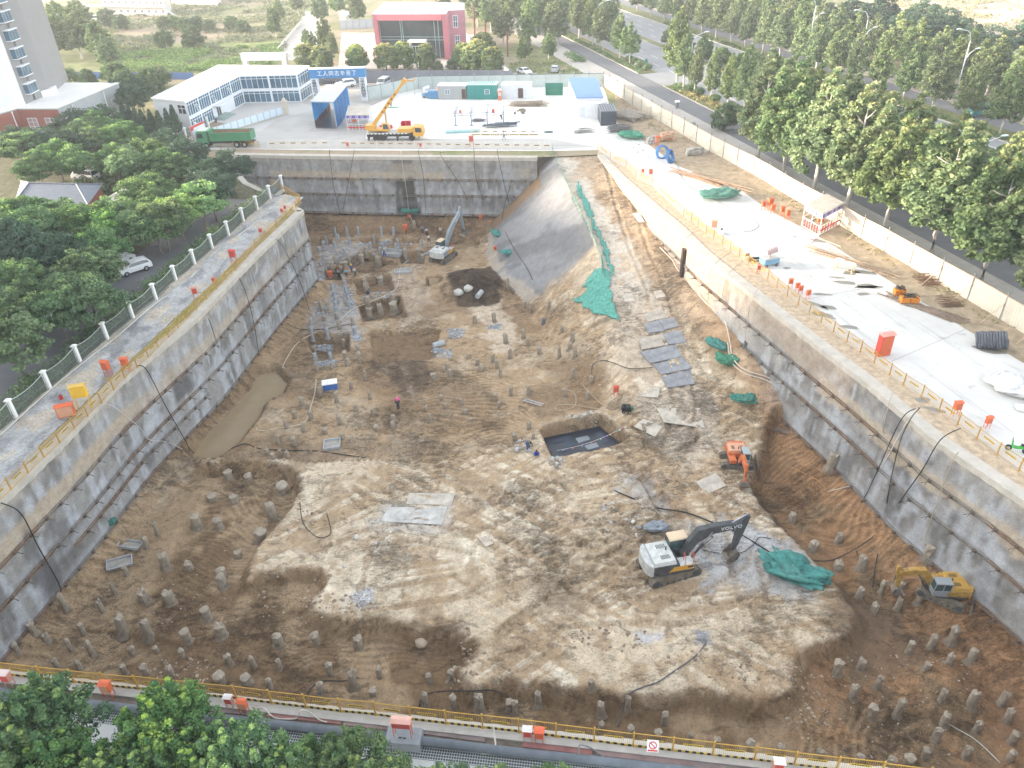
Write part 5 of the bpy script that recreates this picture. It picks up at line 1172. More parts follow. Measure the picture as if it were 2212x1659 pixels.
# red building
def redhouse():
    base=at(817,128); h=zup(base,32); P=[at(u,v,h) for u,v in ((803,31.5),(963,31),(968,23.5),(1003,21.5),(1003,6.6),(829,5))]
    pink=mat('pink_cladding',(.50,.17,.20),.6,.07,.6); b=Bld('red_showroom','red clad flat roofed showroom with a big dark glass front','building',P,h,None,None)
    Q=b.P; d=(Q[1]-Q[0]).normalized(); n=Vector((-d[1],d[0],0)); L=(Q[1]-Q[0]).length
    # body set back behind the frame
    MB().prism([xy(Q[0]+n*1.2+d*.3),xy(Q[1]+n*1.2-d*.3),xy(Q[2]+n*.4),xy(Q[4]),xy(Q[5])],0,h-.3).build('wall',mat('pink_wall',(.47,.22,.26),.7,.08,.6),b.root)
    MB().prism([xy(Q[2]),xy(Q[3]),xy(Q[4]),xy(Q[4]-d*4),],0,h).build('side_block',mat('pink_wall',(.4,.2,.2)),b.root)
    m=MB(); m.bar(Q[0]+d*.6+n*.6+Vector((0,0,0)),Q[0]+d*.6+n*.6+Vector((0,0,h)),1.2,1.2); m.bar(Q[1]-d*.6+n*.6,Q[1]-d*.6+n*.6+Vector((0,0,h)),1.2,1.2); m.bar(Q[0]+d*1.2+n*.6+Vector((0,0,h-.7)),Q[1]-d*1.2+n*.6+Vector((0,0,h-.7)),1.2,1.4); m.build('portal_frame',pink,b.root)
    MB().prism([xy(Q[0]+n*.05),xy(Q[1]+n*.05),xy(Q[2]),xy(Q[3]-n*-.05),xy(Q[4]),xy(Q[5])],h,h+.1).build('roof',mat('pale_lilac_roof',(.50,.49,.54),.7,.06,.3),b.root)
    pt=[at(u,v,h+.13)-b.O for u,v in ((823,28),(887,28),(893,14),(831,14))]; MB().add([(p[0],p[1],h+.13) for p in pt],[(0,1,2,3)]).build('roof_patch',mat('sky_blue_patch',(.28,.44,.66),.6,.06,.4),b.root)
    M=Matrix.Translation(Q[0]+d*1.3+n*1.15)@Matrix(((d[0],-n[0],0,0),(d[1],-n[1],0,0),(0,0,1,0),(0,0,0,1)))
    w=L-2.6; g=MB(M).box(0,w,-.0,.06,.2,h-1.5).build('curtain_wall',DGLASS(),b.root)
    m=MB(M)
    for x in (0,w*.33,w*.36,w*.86,w*.92,w-.1): m.box(x,x+.12,.06,.16,.2,h-1.5)
    for z in (h*.42,h*.42+.7): m.box(0,w,.06,.14,z,z+.1)
    m.build('mullion',mat('teal_mullion',(.30,.42,.44),.5,.1,1),g)
    x0=w*.47; p=MB(M).box(x0,x0+.5,.1,2.2,0,4.2).box(x0+4,x0+4.5,.1,2.2,0,4.2).box(x0-.1,x0+4.6,.1,2.2,4.2,4.7).build('entrance_portal',WFR(),b.root)
    dm=MB(M).box(x0+.5,x0+4,.5,.56,0,4.2); 
    dm.build('glass_door',DGLASS(),p); m=MB(M)
    for k in range(5): x=x0+.55+k*.82; m.box(x,x+.08,.56,.62,0,3.0)
    m.box(x0+.5,x0+4,.56,.62,3.,3.12).build('door_frame',WFR(),p)
    b.win(2,.25,.55,h*.62,h*.9,2,2,fw=.14); b.win(2,.3,.6,h*.2,h*.45,2,2,fw=.14)
redhouse()
# annex and tower
_c=at(272,247); HA=zup(_c,180)
brick=lambda: mat('brick_wall',(.30,.115,.085),.9,.15,3.,.01)
anx=Bld('brick_annex','low brick and grey rendered annex with a flat white roof in front of the tower','building',[at(u,v,HA) for u,v in ((-60,262),(36,235),(123,235),(256,180),(102,180),(-80,200))],HA,mat('grey_block_wall',(.40,.43,.44),.9,.08,1.2,.01),mat('annex_flat_roof',(.74,.73,.71),.8,.06,.3),over=.2,rt=.12)
for i,(t0,t1) in ((0,(0,1)),(1,(0,1))):
    a=anx.P[i];b_=anx.P[i+1]; d=(b_-a).normalized(); n=Vector((d[1],-d[0],0))*(1 if anx.ccw else -1)
    MB().prism([xy(a-n*.2),xy(a+n*.12),xy(b_+n*.12),xy(b_-n*.2)],-.1,HA-.2).build('brick_face',brick(),anx.root)
for t in ((.18,.42),(.62,.86)): anx.win(1,t[0],t[1],HA-3.9,HA-1.6,2,3,fw=.1,bars=9,depth=.2)
for t in ((.10,.16),(.80,.84)): anx.win(2,t[0],t[1],HA-3.2,HA-2.2,2,2,fw=.08,gl=DGLASS())
m=MB()
for i,t in ((0,.25),(0,.85),(2,.2),(2,.7)):
    a=anx.P[i];b_=anx.P[i+1]; d=(b_-a).normalized(); n=Vector((d[1],-d[0],0))*(1 if anx.ccw else -1); p=a.lerp(b_,t)+n*.25; m.cyl(p+Vector((0,0,-.1)),p+Vector((0,0,HA-.4)),.09,n=8).cyl(p+Vector((0,0,HA-.6)),p+Vector((0,0,HA-.2)),.09,.18,8)
m.build('downpipe',WFR(),anx.root)
a=anx.P[1];b_=anx.P[2]; d=(b_-a).normalized(); n=Vector((d[1],-d[0],0))*(1 if anx.ccw else -1)
MB().prism([xy(a+d*1+n*.1),xy(a+d*1+n*3),xy(a+d*9+n*3),xy(a+d*9+n*.1)][::-1],2.3,2.6).build('porch_roof',mat('porch_concrete',(.5,.49,.48),.8,.1,1),anx.root)
MB().prism([xy(a+d*6+n*.12),xy(a+d*6+n*2.8),xy(a+d*8.8+n*2.8),xy(a+d*8.8+n*.12)][::-1],0,2.3).build('porch_wall',brick(),anx.root)
def tower():
    P=[at(u,v,HA) for u,v in ((-90,262),(0,243),(52,231),(78,217),(110,206.6))]; k=P[-1]+Vector((-4,16,0)); b=Bld('apartment_tower','grey and white apartment tower with white window ledges rising out of the picture','tower block',P+[k,k+Vector((-60,10,0))],62,None,None)
    Q=b.P; O=b.O
    def face(pts,m,name,z0=HA+.1,z1=62,inset=.0): MB().prism([xy(p) for p in pts],z0,z1).build(name,m,b.root)
    face([Q[0],Q[1],Q[2],Q[2]+Vector((-3,12,0)),Q[0]+Vector((-3,12,0))],mat('white_tower_wall',(.74,.75,.77),.7,.04,.3),'white_wing')
    face([Q[2]+Vector((-.3,1.4,0)),Q[3]+Vector((-.3,1.4,0)),Q[3]+Vector((-3,12,0)),Q[2]+Vector((-3,12,0))],mat('grey_render',(.27,.27,.27),.8,.05,.3),'bay_wall')
    face([Q[3],Q[4],Q[4]+Vector((-3,14,0)),Q[3]+Vector((-3,14,0))],mat('grey_render',(.4,.4,.4)),'grey_wing')
    MB().prism([xy(Q[3]+Vector((-2,-.9,0))),xy(Q[4]+Vector((.8,-.5,0))),xy(Q[4]+Vector((0,3,0))),xy(Q[3]+Vector((0,3,0)))],HA+.15,HA+1.3).build('white_plinth',WWALL(),b.root)
    a,c=Q[2]+Vector((-.3,1.3,0)),Q[3]+Vector((-.3,1.3,0)); d=(c-a).normalized(); n=Vector((d[1],-d[0],0)); L=(c-a).length
    M=Matrix.Translation(a)@Matrix(((d[0],n[0],0,0),(d[1],n[1],0,0),(0,0,1,0),(0,0,0,1)))
    for i in range(12):
        z=HA+1.6+i*3.05
        w=MB(M).box(L*.25,L*.95,0,1.0,z,z+.12).box(L*.25,L*.95,0,1.0,z+1.75,z+1.9).build('window',WFR(),b.root)
        f=MB(M).box(L*.28,L*.92,0,.85,z+.12,z+1.75).build('pane',GLASS(),w)
        g=MB(M)
        for k in (.28,.48,.68,.9): g.box(L*k,L*k+.06,.8,.9,z+.12,z+1.75)
        g.build('window_frame',mat('grey_frame',(.3,.31,.32),.6,.1,1),w)
tower()
def tileroof(name,label,P,z,zr,wm,rm):
    O=Vector((P[0][0],P[0][1],0)); Q=[Vector((p[0],p[1],0))-O for p in P]; root=thing(name,label,'house',O)
    MB().prism([xy(p) for p in [Q[i].lerp(sum(Q,Vector())/4,.06) for i in range(4)]],0,z).build('wall',wm,root)
    a=(Q[0]+Q[3])/2; b=(Q[1]+Q[2])/2; c=a.lerp(b,.2); e=a.lerp(b,.8); m=MB()
    vs=[(p[0],p[1],z) for p in Q]+[(c[0],c[1],zr),(e[0],e[1],zr)]; m.add(vs,[(0,1,5,4),(1,2,5),(2,3,4,5),(3,0,4),(3,2,1,0)])
    for i in range(4):
        for k in range(14):
            t=k/14; 
    m.build('roof',rm,root); 
    r=MB(); r.tube([c+Vector((0,0,zr+.05)),e+Vector((0,0,zr+.05))],.12)
    for i,q in ((0,c),(3,c),(1,e),(2,e)): r.tube([Q[i]+Vector((0,0,z+.06)),q+Vector((0,0,zr+.06))],.09)
    r.build('ridge_tiles',rm,root)
def tilemat():
    m,n,b=nt('slate_tiles'); L=n.links.new; tc=n.nodes.new('ShaderNodeTexCoord'); br=n.nodes.new('ShaderNodeTexBrick'); br.inputs['Scale'].default_value=1.6; br.inputs['Color1'].default_value=(.13,.155,.19,1); br.inputs['Color2'].default_value=(.18,.20,.235,1); br.inputs['Mortar'].default_value=(.07,.08,.1,1)
    L(tc.outputs['Object'],br.inputs['Vector']); L(br.outputs['Color'],b.inputs['Base Color']); return m
TM=tilemat()
tileroof('tiled_house','low house with a blue-grey tiled roof among the trees behind the parking lane',[at(30,440,3.2),at(190,442,3.2),at(222,398,3.2),at(45,392,3.2)],3.2,4.6,brick(),TM)
tileroof('cream_shed','shed with a pale cream roof half hidden by trees',[at(225,446,2.8),at(285,420,2.8),at(268,404,2.8),at(222,432,2.8)],2.8,3.1,concr(),mat('cream_roof',(.62,.60,.48),.7,.06,.6))
# dormitory far away
dm=Bld('workers_dormitory','long two storey pale workers dormitory far behind the trees','building',[at(228,33),at(362,35),at(372,24),at(238,20)],6.,mat('dorm_wall',(.60,.57,.53),.8,.08,.3),mat('dorm_roof',(.30,.34,.42),.7,.1,.3),.4,.2)
for k in range(9):
    for z in (.9,3.9): dm.win(0,(k+.35)/9,(k+.72)/9,z,z+1.2,2,1,fw=.12,gl=DGLASS())
for k in (1,5,8): dm.win(0,(k-.08)/9,(k+.08)/9,3.1,5.3,1,1,name='door',gl=DGLASS())
m=MB(); d=dm.P[1]-dm.P[0]; nn_=Vector((d[1],-d[0],0)).normalized(); m.bar(nn_*.6+Vector((0,0,3.05)),dm.P[1]+nn_*.6+Vector((0,0,3.05)),1.2,.12); m.bar(nn_*1.2+Vector((0,0,4.)),dm.P[1]+nn_*1.2+Vector((0,0,4.)),.06,.06)
m.bar(dm.P[1]+nn_*.8+Vector((0,0,3)),dm.P[1]+nn_*.8+d.normalized()*4.5,1.0,.15); m.build('gallery',mat('dorm_rail',(.42,.44,.47),.7,.1,1),dm.root)
far=[('far_shed','long low white shed beyond the weedy field',[(372,12),(470,14),(478,2),(380,-2)],3.5),('far_shed','small grey shed between the white wall and the park trees',[(735,58),(752,58),(758,46),(736,46)],3.0),('far_shed','flat roofed pale store behind the red building',[(880,-3),(985,-1),(985,-8),(880,-10)],6.)]
for nme,lb,pp,hh in far: Bld(nme,lb,'shed',[at(*p) for p in pp],hh,mat('shed_wall',(.62,.60,.58),.8,.1,.4),mat('pale_shed_roof',(.60,.61,.62),.7,.08,.4),.3,.15)
# rusty billboard posts
for i,(u,v,vt,lb) in enumerate(((1026,81,12,'tall rusty billboard post with a torn top beside the red building wall'),(1049,78,45,'rusty billboard post with peeling white strips between two taller ones'),(1097,122,68,'thick rusty billboard post standing by the peeling garden wall'))):
    p=at(u,v); h=zup(p,vt); m=MB(); m.cyl((0,0,0),(0,0,h),.22,.2,8); r=random.Random(i)
    for k in range(4): m.bar((-.3,0,h-.8*k-.5),(.35,0,h-.8*k-.3),.1); 
    m.mi=1
    for k in range(5): m.box(.05+.1*r.random(),.3+.1*r.random(),-.05,.05,h-2.4+.3*k,h-1.6+.35*k)
    o=m.build('billboard_post',[mat('rust',(.22,.09,.05),.9,.3,2),mat('torn_paper',(.68,.66,.62),.8,.1,1)]); o.location=p; tag(o,lb,'post')
# notice board
p=at(432,318); o=thing('notice_board','white notice board with a red border beside the lorry','notice board',p); q=at(413,278); 
a0,a1=at(421,318),at(450,304); d=(a1-a0); o.location=a0; o.rotation_euler=(0,0,math.atan2(d[1],d[0])); L=d.length
MB().box(0,L,-.05,.05,.3,3.6).build('board',mat('board_face',(.72,.76,.80),.6,.06,1),o); m=MB().box(0,L,-.08,-.055,3.2,3.6).box(0,L,-.08,-.055,.6,.75).box(0,.15,-.08,-.055,.75,3.2).sphere((.4,-.06,3.2),(.5,.03,.4)); m.build('red_border',mat('red_border',(.6,.06,.05),.6,.1,2),o)
m=MB().box(L*.5,L*.58,-.08,-.055,1.5,2.5).box(L*.4,L*.68,-.08,-.055,2.2,2.3).sphere((L*.54,-.07,2.65),(.14,.02,.14)); m.build('blue_figure',mat('board_blue_mark',(.15,.35,.6),.6,.1,2),o); MB().box(0,L,-.3,.6,-.02,.3).build('plinth',concr(),o)
# street lamps
def lamp(s,o_,h,kind,label,side=1):
    p=rd(s,o_,.1); root=thing('street_lamp',label,'street lamp',p); a=math.atan2(NR[1],NR[0]); root.rotation_euler=(0,0,a); gm=mat('lamp_grey',(.50,.54,.55),.5,.06,1,metal=.2)
    MB().cyl((0,0,0),(0,0,h),.15,.08,10).cyl((0,0,0),(0,0,.5),.22,.2,10).build('pole',gm,root,True)
    arms=[(side,h,2.6)] if kind==1 else [(-1,h,2.8),(1,h*.68,1.8)]
    for sg,z,L in arms:
        ar=MB().tube([(0,0,z-.3),(sg*.5,0,z+.9),(sg*1.0,0,z+1.35),(sg*L,0,z+1.75)],[.1,.09,.08,.06],8).build('arm',gm,root,True)
        hd=MB().sphere((sg*(L+.45),0,z+1.82),(.62,.2,.12),10,6).build('lamp_head',mat('lamp_head',(.62,.68,.70),.4,.05,1),root,True)
        if kind==1:
            pass
    return root
lamp(10,15.4,9.2,1,'tall single arm street lamp beside the biggest plane tree at the crossing',1)
lamp(46,15.4,8.5,1,'single arm street lamp sticking out of the plane tree tops',1)
lamp(13.2,54.1,11.5,2,'twin arm street lamp at the near side of the pavement beyond the second road')
for s,o_,lb in ((-8,55.7,'twin arm street lamp standing in front of the dark bushy trees'),(40.3,55.7,'tall twin arm street lamp beside the bushy yellow-green tree'),(-52,55.7,'twin arm street lamp far up the second road')): lamp(s,o_,11.5,2,lb)
lamp(88,15.4,8.5,1,'single arm street lamp poking from the trees at the picture edge',1); lamp(-45,15.4,9,1,'single arm street lamp far up the first planted strip',1)
# ------------------------------------------------ vehicles
TYRE=lambda: mat('tyre',(.03,.03,.032),.9,.2,4); RIM=lambda: mat('rim',(.42,.43,.44),.4,.1,4,metal=.5)
def paint(n,c,r=.35): return mat('paint_'+n,c,r,.07,1.2,spec=.5)
def wheel(root,x,y,r,w,dual=False,loc=None):
    o=MB().cyl((x,y-w/2,r),(x,y+w/2,r),r,n=18).build('wheel',TYRE(),root,False,.03); s=-1 if y<0 else 1
    MB().cyl((x,y+s*(w/2-.02),r),(x,y+s*(w/2+.02),r),r*.55,r*.45,n=12).build('rim',RIM(),o); return o
def car(name,label,p,ang,kind,pm,group=None,cat='car'):
    root=thing(name,label,cat,p,ang,group)
    K=dict(sedan=(4.5,1.76,[(-2.25,.35),(-2.25,.78),(-2.1,.95),(-1.5,1.0),(-1.0,1.38),(-.4,1.46),(.45,1.42),(1.15,1.0),(2.05,.82),(2.25,.6),(2.25,.32)],[(-1.42,1.0),(-.95,1.35),(-.4,1.42),(.42,1.38),(1.05,1.0)]),
     hatch=(4.0,1.7,[(-2.0,.35),(-2.0,.85),(-1.9,1.1),(-1.65,1.42),(-.9,1.5),(.3,1.46),(1.05,1.02),(1.85,.86),(2.0,.6),(2.0,.32)],[(-1.75,1.05),(-1.5,1.38),(-.9,1.45),(.28,1.42),(.95,1.02)]),
     suv=(4.6,1.85,[(-2.3,.4),(-2.3,1.0),(-2.2,1.25),(-1.95,1.62),(-1.0,1.72),(.3,1.68),(1.05,1.15),(2.1,1.02),(2.3,.7),(2.3,.4)],[(-2.02,1.2),(-1.8,1.56),(-1.0,1.64),(.28,1.61),(.95,1.16)]),
     van=(4.6,1.75,[(-2.3,.35),(-2.3,1.0),(-2.22,1.8),(-2.0,1.95),(1.0,1.95),(1.7,1.2),(2.25,1.0),(2.3,.35)],[(-2.18,1.15),(-2.1,1.75),(.95,1.78),(1.52,1.2)]))[kind]
    L,W,out,gl=K; hw=W/2
    # lower body and narrower cabin loft
    m=MB(); n=len(out)
    def yw(z): return hw if z<1.02 else hw*(1-.22*(z-1.02)/.6) if kind!='van' else hw*(1-.08*(z-1.)/.9)
    vs=[(x,-yw(z),z) for x,z in out]+[(x,yw(z),z) for x,z in out]
    m.add(vs,[tuple(range(n)),tuple(range(n,2*n))[::-1]]+[(i,n+i,n+(i+1)%n,(i+1)%n) for i in range(n)])
    m.build('body',pm,root,False,.06)
    g=MB(); k=len(gl)
    for s in (-1,1):
        vs=[(x,s*(yw(z)+.012),z) for x,z in gl]; g.add(vs,[tuple(range(k)) if s<0 else tuple(range(k))[::-1]])
    side=g.build('side_window',DGLASS(),root)
    pl=MB(); 
    for xx in (-.3,.35): pl.box(xx-.03,xx+.03,-(hw+.0),-(hw*.86),1.05,1.36).box(xx-.03,xx+.03,hw*.86,hw,1.05,1.36)
    def quadw(a,b,nm):
        (x0,z0),(x1,z1)=a,b; d=Vector((x1-x0,0,z1-z0)); nn=Vector((-d[2],0,d[0])).normalized()
        if nn[2]<0: nn=-nn
        vs=[(x0+d[0]*t+nn[0]*.015,s*(yw(z0+d[2]*t)-.1),z0+d[2]*t+nn[2]*.015) for t,s in ((.1,-1),(.1,1),(.9,1),(.9,-1))]
        MB().add(vs,[(0,1,2,3)]).build(nm,DGLASS(),root)
    if kind=='van': quadw(out[4],out[5],'windscreen'); quadw(out[1],out[2],'rear_window')
    else:
        i=len(out)-5 if kind=='sedan' else len(out)-5
        quadw(out[-5],out[-4] if kind!='sedan' else out[-4],'windscreen'); quadw(out[3] if kind=='sedan' else out[2],out[4] if kind=='sedan' else out[3],'rear_window')
    for x in (-L*.29,L*.30):
        for y in (-hw+.08,hw-.08): wheel(root,x,y,.33,.2)
    for s in (-1,1):
        MB().box(L/2-.12,L/2+.012,s*hw*.72-.16,s*hw*.72+.16,.62,.76).build('headlight',mat('headlight',(.7,.75,.8),.2,.05,1),root)
        MB().box(-L/2-.012,-L/2+.1,s*hw*.8-.12,s*hw*.8+.12,.72,.9).build('tail_light',mat('taillight',(.4,.02,.02),.3,.05,1),root)
        MB().box(.75,.95,s*(hw+.02)-.07,s*(hw+.02)+.07,.98,1.1).build('wing_mirror',pm,root)
    MB().box(L/2-.03,L/2+.015,-.45,.45,.42,.56).build('grille',BLK(),root)
    return root
WP=paint('white',(.74,.76,.78)); SP=paint('silver',(.42,.45,.48)); BP=paint('pale_blue',(.45,.55,.62))
def carat(kind,u,v,ang,pm,label,name='parked_car',cat='car',group='cars parked round the site',z=0): return car(name,label,at(u,v,z),R(ang),kind,pm,group,cat)
carat('hatch',292,587,222,WP,'white hatchback parked on the lane with its nose towards the camera'); carat('hatch',347,500,75,SP,'silver hatchback on the lane half hidden under leaves',)
carat('hatch',258,572,60,WP,'white car mostly hidden by the tree beside the white hatchback'); carat('van',190,607,222,WP,'white minivan behind the blue canopied trolley tree',name='parked_van',cat='van')
carat('van',48,628,10,SP,'grey covered cargo tricycle shaped van among the trees by the lane',name='parked_van',cat='van'); carat('sedan',70,705,230,WP,'pale car under the thickest leaves by the lane'); carat('van',187,388,160,WP,'white van with a roof rack beside the tiled house',name='parked_van',cat='van')
carat('suv',747,188,205,WP,'white off-road car driving in through the big gate arch'); carat('van',829,187,-105,SP,'grey minibus below a small red flag by the slate fence',name='parked_van',cat='van')
carat('sedan',909,182,-115,WP,'white saloon next to two others before the slate fence by the crane jib'); carat('sedan',933,183,-115,BP,'pale blue saloon between two white cars before the slate fence'); carat('sedan',959,182,-80,WP,'white saloon in the slate fence trio on the cabin side')
carat('sedan',1133,160,-60,WP,'white car on the raised kerb behind the fence near the park trees'); carat('hatch',1199,155,80,SP,'silver hatchback parked behind the grey-green fence near the street corner'); carat('sedan',706,182,10,paint('dark',(.09,.10,.11)),'dark car parked inside the gate arch by its white post')
carat('van',660,40,0,WP,'small white van far away on the field track',name='parked_van',cat='van') if False else None
carat('van',212,45,5,WP,'white van far away beside the steel canopy near the dormitory',name='parked_van',cat='van')
carat('van',2110,250,-160,paint('teal',(.04,.20,.20)),'dark teal delivery van on the second road behind the trees',name='delivery_van',cat='van',group='traffic')
# crawler excavators
def track_mesh(L,hh,w,m1,m2,root,y,shoes=34):
    r=hh/2; n=10; pts=[]
    for i in range(n+1): a=-math.pi/2+math.pi*i/n; pts.append((L/2-r+math.cos(a)*r,r+math.sin(a)*r))
    for i in range(n+1): a=math.pi/2+math.pi*i/n; pts.append((-L/2+r+math.cos(a)*r,r+math.sin(a)*r))
    t=MB().side(pts,y-w/2+.03,y+w/2-.03); 
    per=2*(L-2*r)+2*math.pi*r
    for i in range(shoes):
        s=per*i/shoes
        if s<L-2*r: x,z,a=-L/2+r+s,0,0
        elif s<L-2*r+math.pi*r: b=(s-(L-2*r))/r; x,z,a=L/2-r+math.sin(b)*r,r-math.cos(b)*r,-b
        elif s<2*(L-2*r)+math.pi*r: q=s-(L-2*r)-math.pi*r; x,z,a=L/2-r-q,hh,math.pi
        else: b=(s-2*(L-2*r)-math.pi*r)/r; x,z,a=-L/2+r-math.sin(b)*r,r+math.cos(b)*r,math.pi-b
        Mx=Matrix.Translation((x,y,z))@Matrix.Rotation(a,4,'Y'); q=MB(Mx); q.box(-per/shoes*.42,per/shoes*.42,-w/2,w/2,-.045,.02); t.v+= []; k=len(t.v); t.v+=q.v; t.f+=[tuple(k+j for j in f) for f in q.f]; t.m+=[0]*len(q.f)
    o=t.build('track',m1,root)
    s=-1 if y<0 else 1; sp=MB()
    for x,rr in ((-L/2+r,r*.72),(L/2-r,r*.72)): sp.cyl((x,y+s*(w/2-.05),r),(x,y+s*(w/2+.02),r),rr,n=14)
    for k in range(6): x=-L/2+r*2+(L-4*r)*k/5; sp.cyl((x,y+s*(w/2-.05),r*.55),(x,y+s*(w/2),r*.55),r*.3,n=8)
    sp.build('roller',m2,o)
def digger(label,c,ang_track,ang_up,sc,colA,colB,colC,arm,name='excavator',mini=False,txt=None,cabcol=None,stick_a=None,blade=False):
    root=thing(name,label,'excavator',c,ang_track); root.scale=(sc,)*3
    mud=mat('track_mud',(.19,.165,.13),.95,.35,2,.02); dk=mat('machine_dark',(.075,.08,.085),.6,.2,2)
    for y in (-1.12,1.12): track_mesh(4.3,.86,.56,mud,dk,root,y)
    MB().box(-.9,.9,-.85,.85,.35,.75).cyl((0,0,.7),(0,0,.98),.75,n=20).build('undercarriage',dk,root)
    if blade: MB().side([(2.6,.05),(2.75,.05),(2.9,.45),(2.75,.75),(2.6,.7)],-1.35,1.35).bar((2.65,-.5,.4),(.8,-.5,.4),.15).bar((2.65,.5,.4),(.8,.5,.4),.15).build('dozer_blade',mat('muddy_'+label[:5],(.20,.165,.12),.9,.3,2),root)
    U=Matrix.Rotation(ang_up-ang_track,4,'Z')
    A,B,C=colA,colB,colC
    def mb(): return MB(U)
    b=mb(); b.prism([(-1.3,-1.3),(1.6,-1.3),(1.6,-.35),(1.75,-.3),(1.75,.3),(1.2,1.3),(-1.3,1.3)],1.0,1.22); b.build('deck',dk,root,bevel=.03)
    # engine house with rear counterweight
    cw=[]; 
    for i in range(13): a=math.pi/2+math.pi*i/12; cw.append((-1.75+math.cos(a)*.62,math.sin(a)*1.34*(1+.12*abs(math.cos(a)))))
    b=mb(); b.prism(cw,1.05,2.15,[(p[0]*.985,p[1]*.96) for p in cw]); b.build('counterweight',A,root,bevel=.08)
    b=mb(); b.prism([(-1.74,-1.28),(.35,-1.28),(.35,1.28),(-1.74,1.28)],1.22,1.95); b.build('lower_body',B,root,bevel=.05)
    b=mb(); b.prism([(-1.74,-1.24),(.1,-1.24),(.1,1.24),(-1.74,1.24)],1.95,2.28,[(-1.7,-1.1),(.05,-1.1),(.05,1.1),(-1.7,1.1)]); h=b.build('engine_hood',C,root,bevel=.04)
    b=mb()
    for k in range(7): 
        for y in (-.8,.35): b.box(-1.0+.11*k,-.95+.11*k,y,y+.42,2.28,2.295)
    b.build('vent_slot',BLK(),h); b=mb(); b.cyl((-.35,.1,2.25),(-.35,.1,2.62),.06,n=8).build('exhaust_pipe',dk,h)
    b=mb(); b.box(.35,1.55,-1.28,-.4,1.22,1.75); b.build('tool_box',B if mini else C,root,bevel=.04)
    if not mini:
        b=mb(); b.side([(-.55,1.25),(1.4,1.25),(1.4,1.72),(-.1,1.72)],-1.305,-1.285); b.build('side_stripe',mat('excavator_yellow',(.62,.33,.05),.5,.1,1),root)
        b=mb(); b.box(1.0,1.5,-1.31,-1.306,1.42,1.6).build('badge',BLK(),root)
        rl=mb(); 
        for x in (.75,1.45): rl.tube([(x,-1.25,1.75),(x,-1.25,2.5),(x+.1,-.75,2.55),(x+.1,-.7,1.75)],.03,6)
        rl.build('hand_rail',mat('rail_red',(.55,.10,.06),.5,.1,1),root)
    # cab
    cc=cabcol or C; x0,x1,y0,y1=(.05,1.65,.32,1.28)
    cab=mb(); cab.prism([(x0,y0),(x1,y0),(x1,y1),(x0,y1)],1.22,1.95,[(x0,y0),(x1+.05,y0),(x1+.05,y1),(x0,y1)])
    for (x,y) in ((x0,y0),(x1+.05,y0),(x1+.05,y1),(x0,y1),(x0+.75,y1)): xx=x+(.04 if x<1 else -.04); yy=y+(.04 if y<.8 else -.04); cab.bar((xx,yy,1.95),(xx*.96,yy,2.85),.08)
    cb=cab.build('cab',dk if not mini else cc,root,bevel=.03)
    b=mb(); b.prism([(x0+.03,y0+.03),(x1+.02,y0+.03),(x1+.02,y1-.03),(x0+.03,y1-.03)],1.96,2.84,[(x0+.05,y0+.05),(x1-.1,y0+.05),(x1-.1,y1-.05),(x0+.05,y1-.05)]); b.build('cab_window',mat('cab_glass',(.06,.10,.10),.1,.2,1,spec=.7),cb)
    b=mb(); b.prism([(x0-.03,y0-.03),(x1-.02,y0-.03),(x1-.02,y1+.03),(x0-.03,y1+.03)],2.84,2.98,[(x0+.03,y0+.03),(x1-.1,y0+.03),(x1-.1,y1-.03),(x0+.03,y1-.03)]); b.build('cab_roof',cc,cb,bevel=.04)
    # arm : points in the upper's xz plane
    p0,p1,p2,p3=[Vector((a,0,z)) for a,z in arm]      # foot, boom knee, boom tip, stick end
    def limb(pts,ws,y,m,nme,parent=root):
        q=mb(); up=[];dn=[]
        for i,p in enumerate(pts):
            d=(pts[min(i+1,len(pts)-1)]-pts[max(i-1,0)]).normalized(); nn=Vector((-d[2],0,d[0])); up.append(p+nn*ws[i]); dn.append(p-nn*ws[i])
        q.side([(v[0],v[2]) for v in up+dn[::-1]],-y,y); return q.build(nme,m,parent,bevel=.03)
    q1=p0.lerp(p1,.55)+Vector((-.05,0,.12)); q2=p1.lerp(p2,.35)+Vector((0,0,.10))
    bm=limb([p0,q1,p1,q2,p2],[.26,.40,.46,.40,.26],.24,B if not mini else A,'boom')
    d=(p3-p2).normalized(); ext=p2-d*.7+Vector((.25,0,.15))
    stk=limb([ext,p2,p2.lerp(p3,.5),p3],[.18,.38,.27,.16],.17,B if not mini else A,'stick')
    def ram(a,b_,r,parent,y=0):
        a=Vector(a);b_=Vector(b_); m_=a.lerp(b_,.6); q=mb(); q.mi=0; o=Vector((0,y,0)); q.cyl(a+o,m_+o,r,n=8); q.mi=1; q.cyl(m_+o,b_+o,r*.5,n=8); q.build('hydraulic_ram',[dk,mat('chrome',(.55,.56,.62),.25,.05,1,metal=.7)],parent)
    nrm=Vector((0,0,.45)); ram(p0.lerp(p2,.25)+Vector((0,0,.62)),ext+Vector((0,0,.1)),.09,bm); 
    for y in (-.28,.28): ram(Vector((p0[0]+.5,0,1.15)),q2+Vector((-.3,0,-.12)),.1,bm,y)
    nb=Vector((d[2],0,-d[0])); 
    if nb[0]<0: nb=-nb
    ram(p2+nb*.3+d*.1,p3+nb*.35-d*.35,.07,stk)
    # bucket
    bw=.52; e=p3; q=mb(); prof=[(0,.12),(.28,.05),(.42,-.35),(.25,-.8),(-.15,-1.0),(-.55,-.85),(-.62,-.62),(-.4,-.62),(-.1,-.72),(.12,-.55),(.18,-.3),(.08,-.05)]
    q.side([(e[0]+x,e[2]+z) for x,z in prof],-bw,bw); 
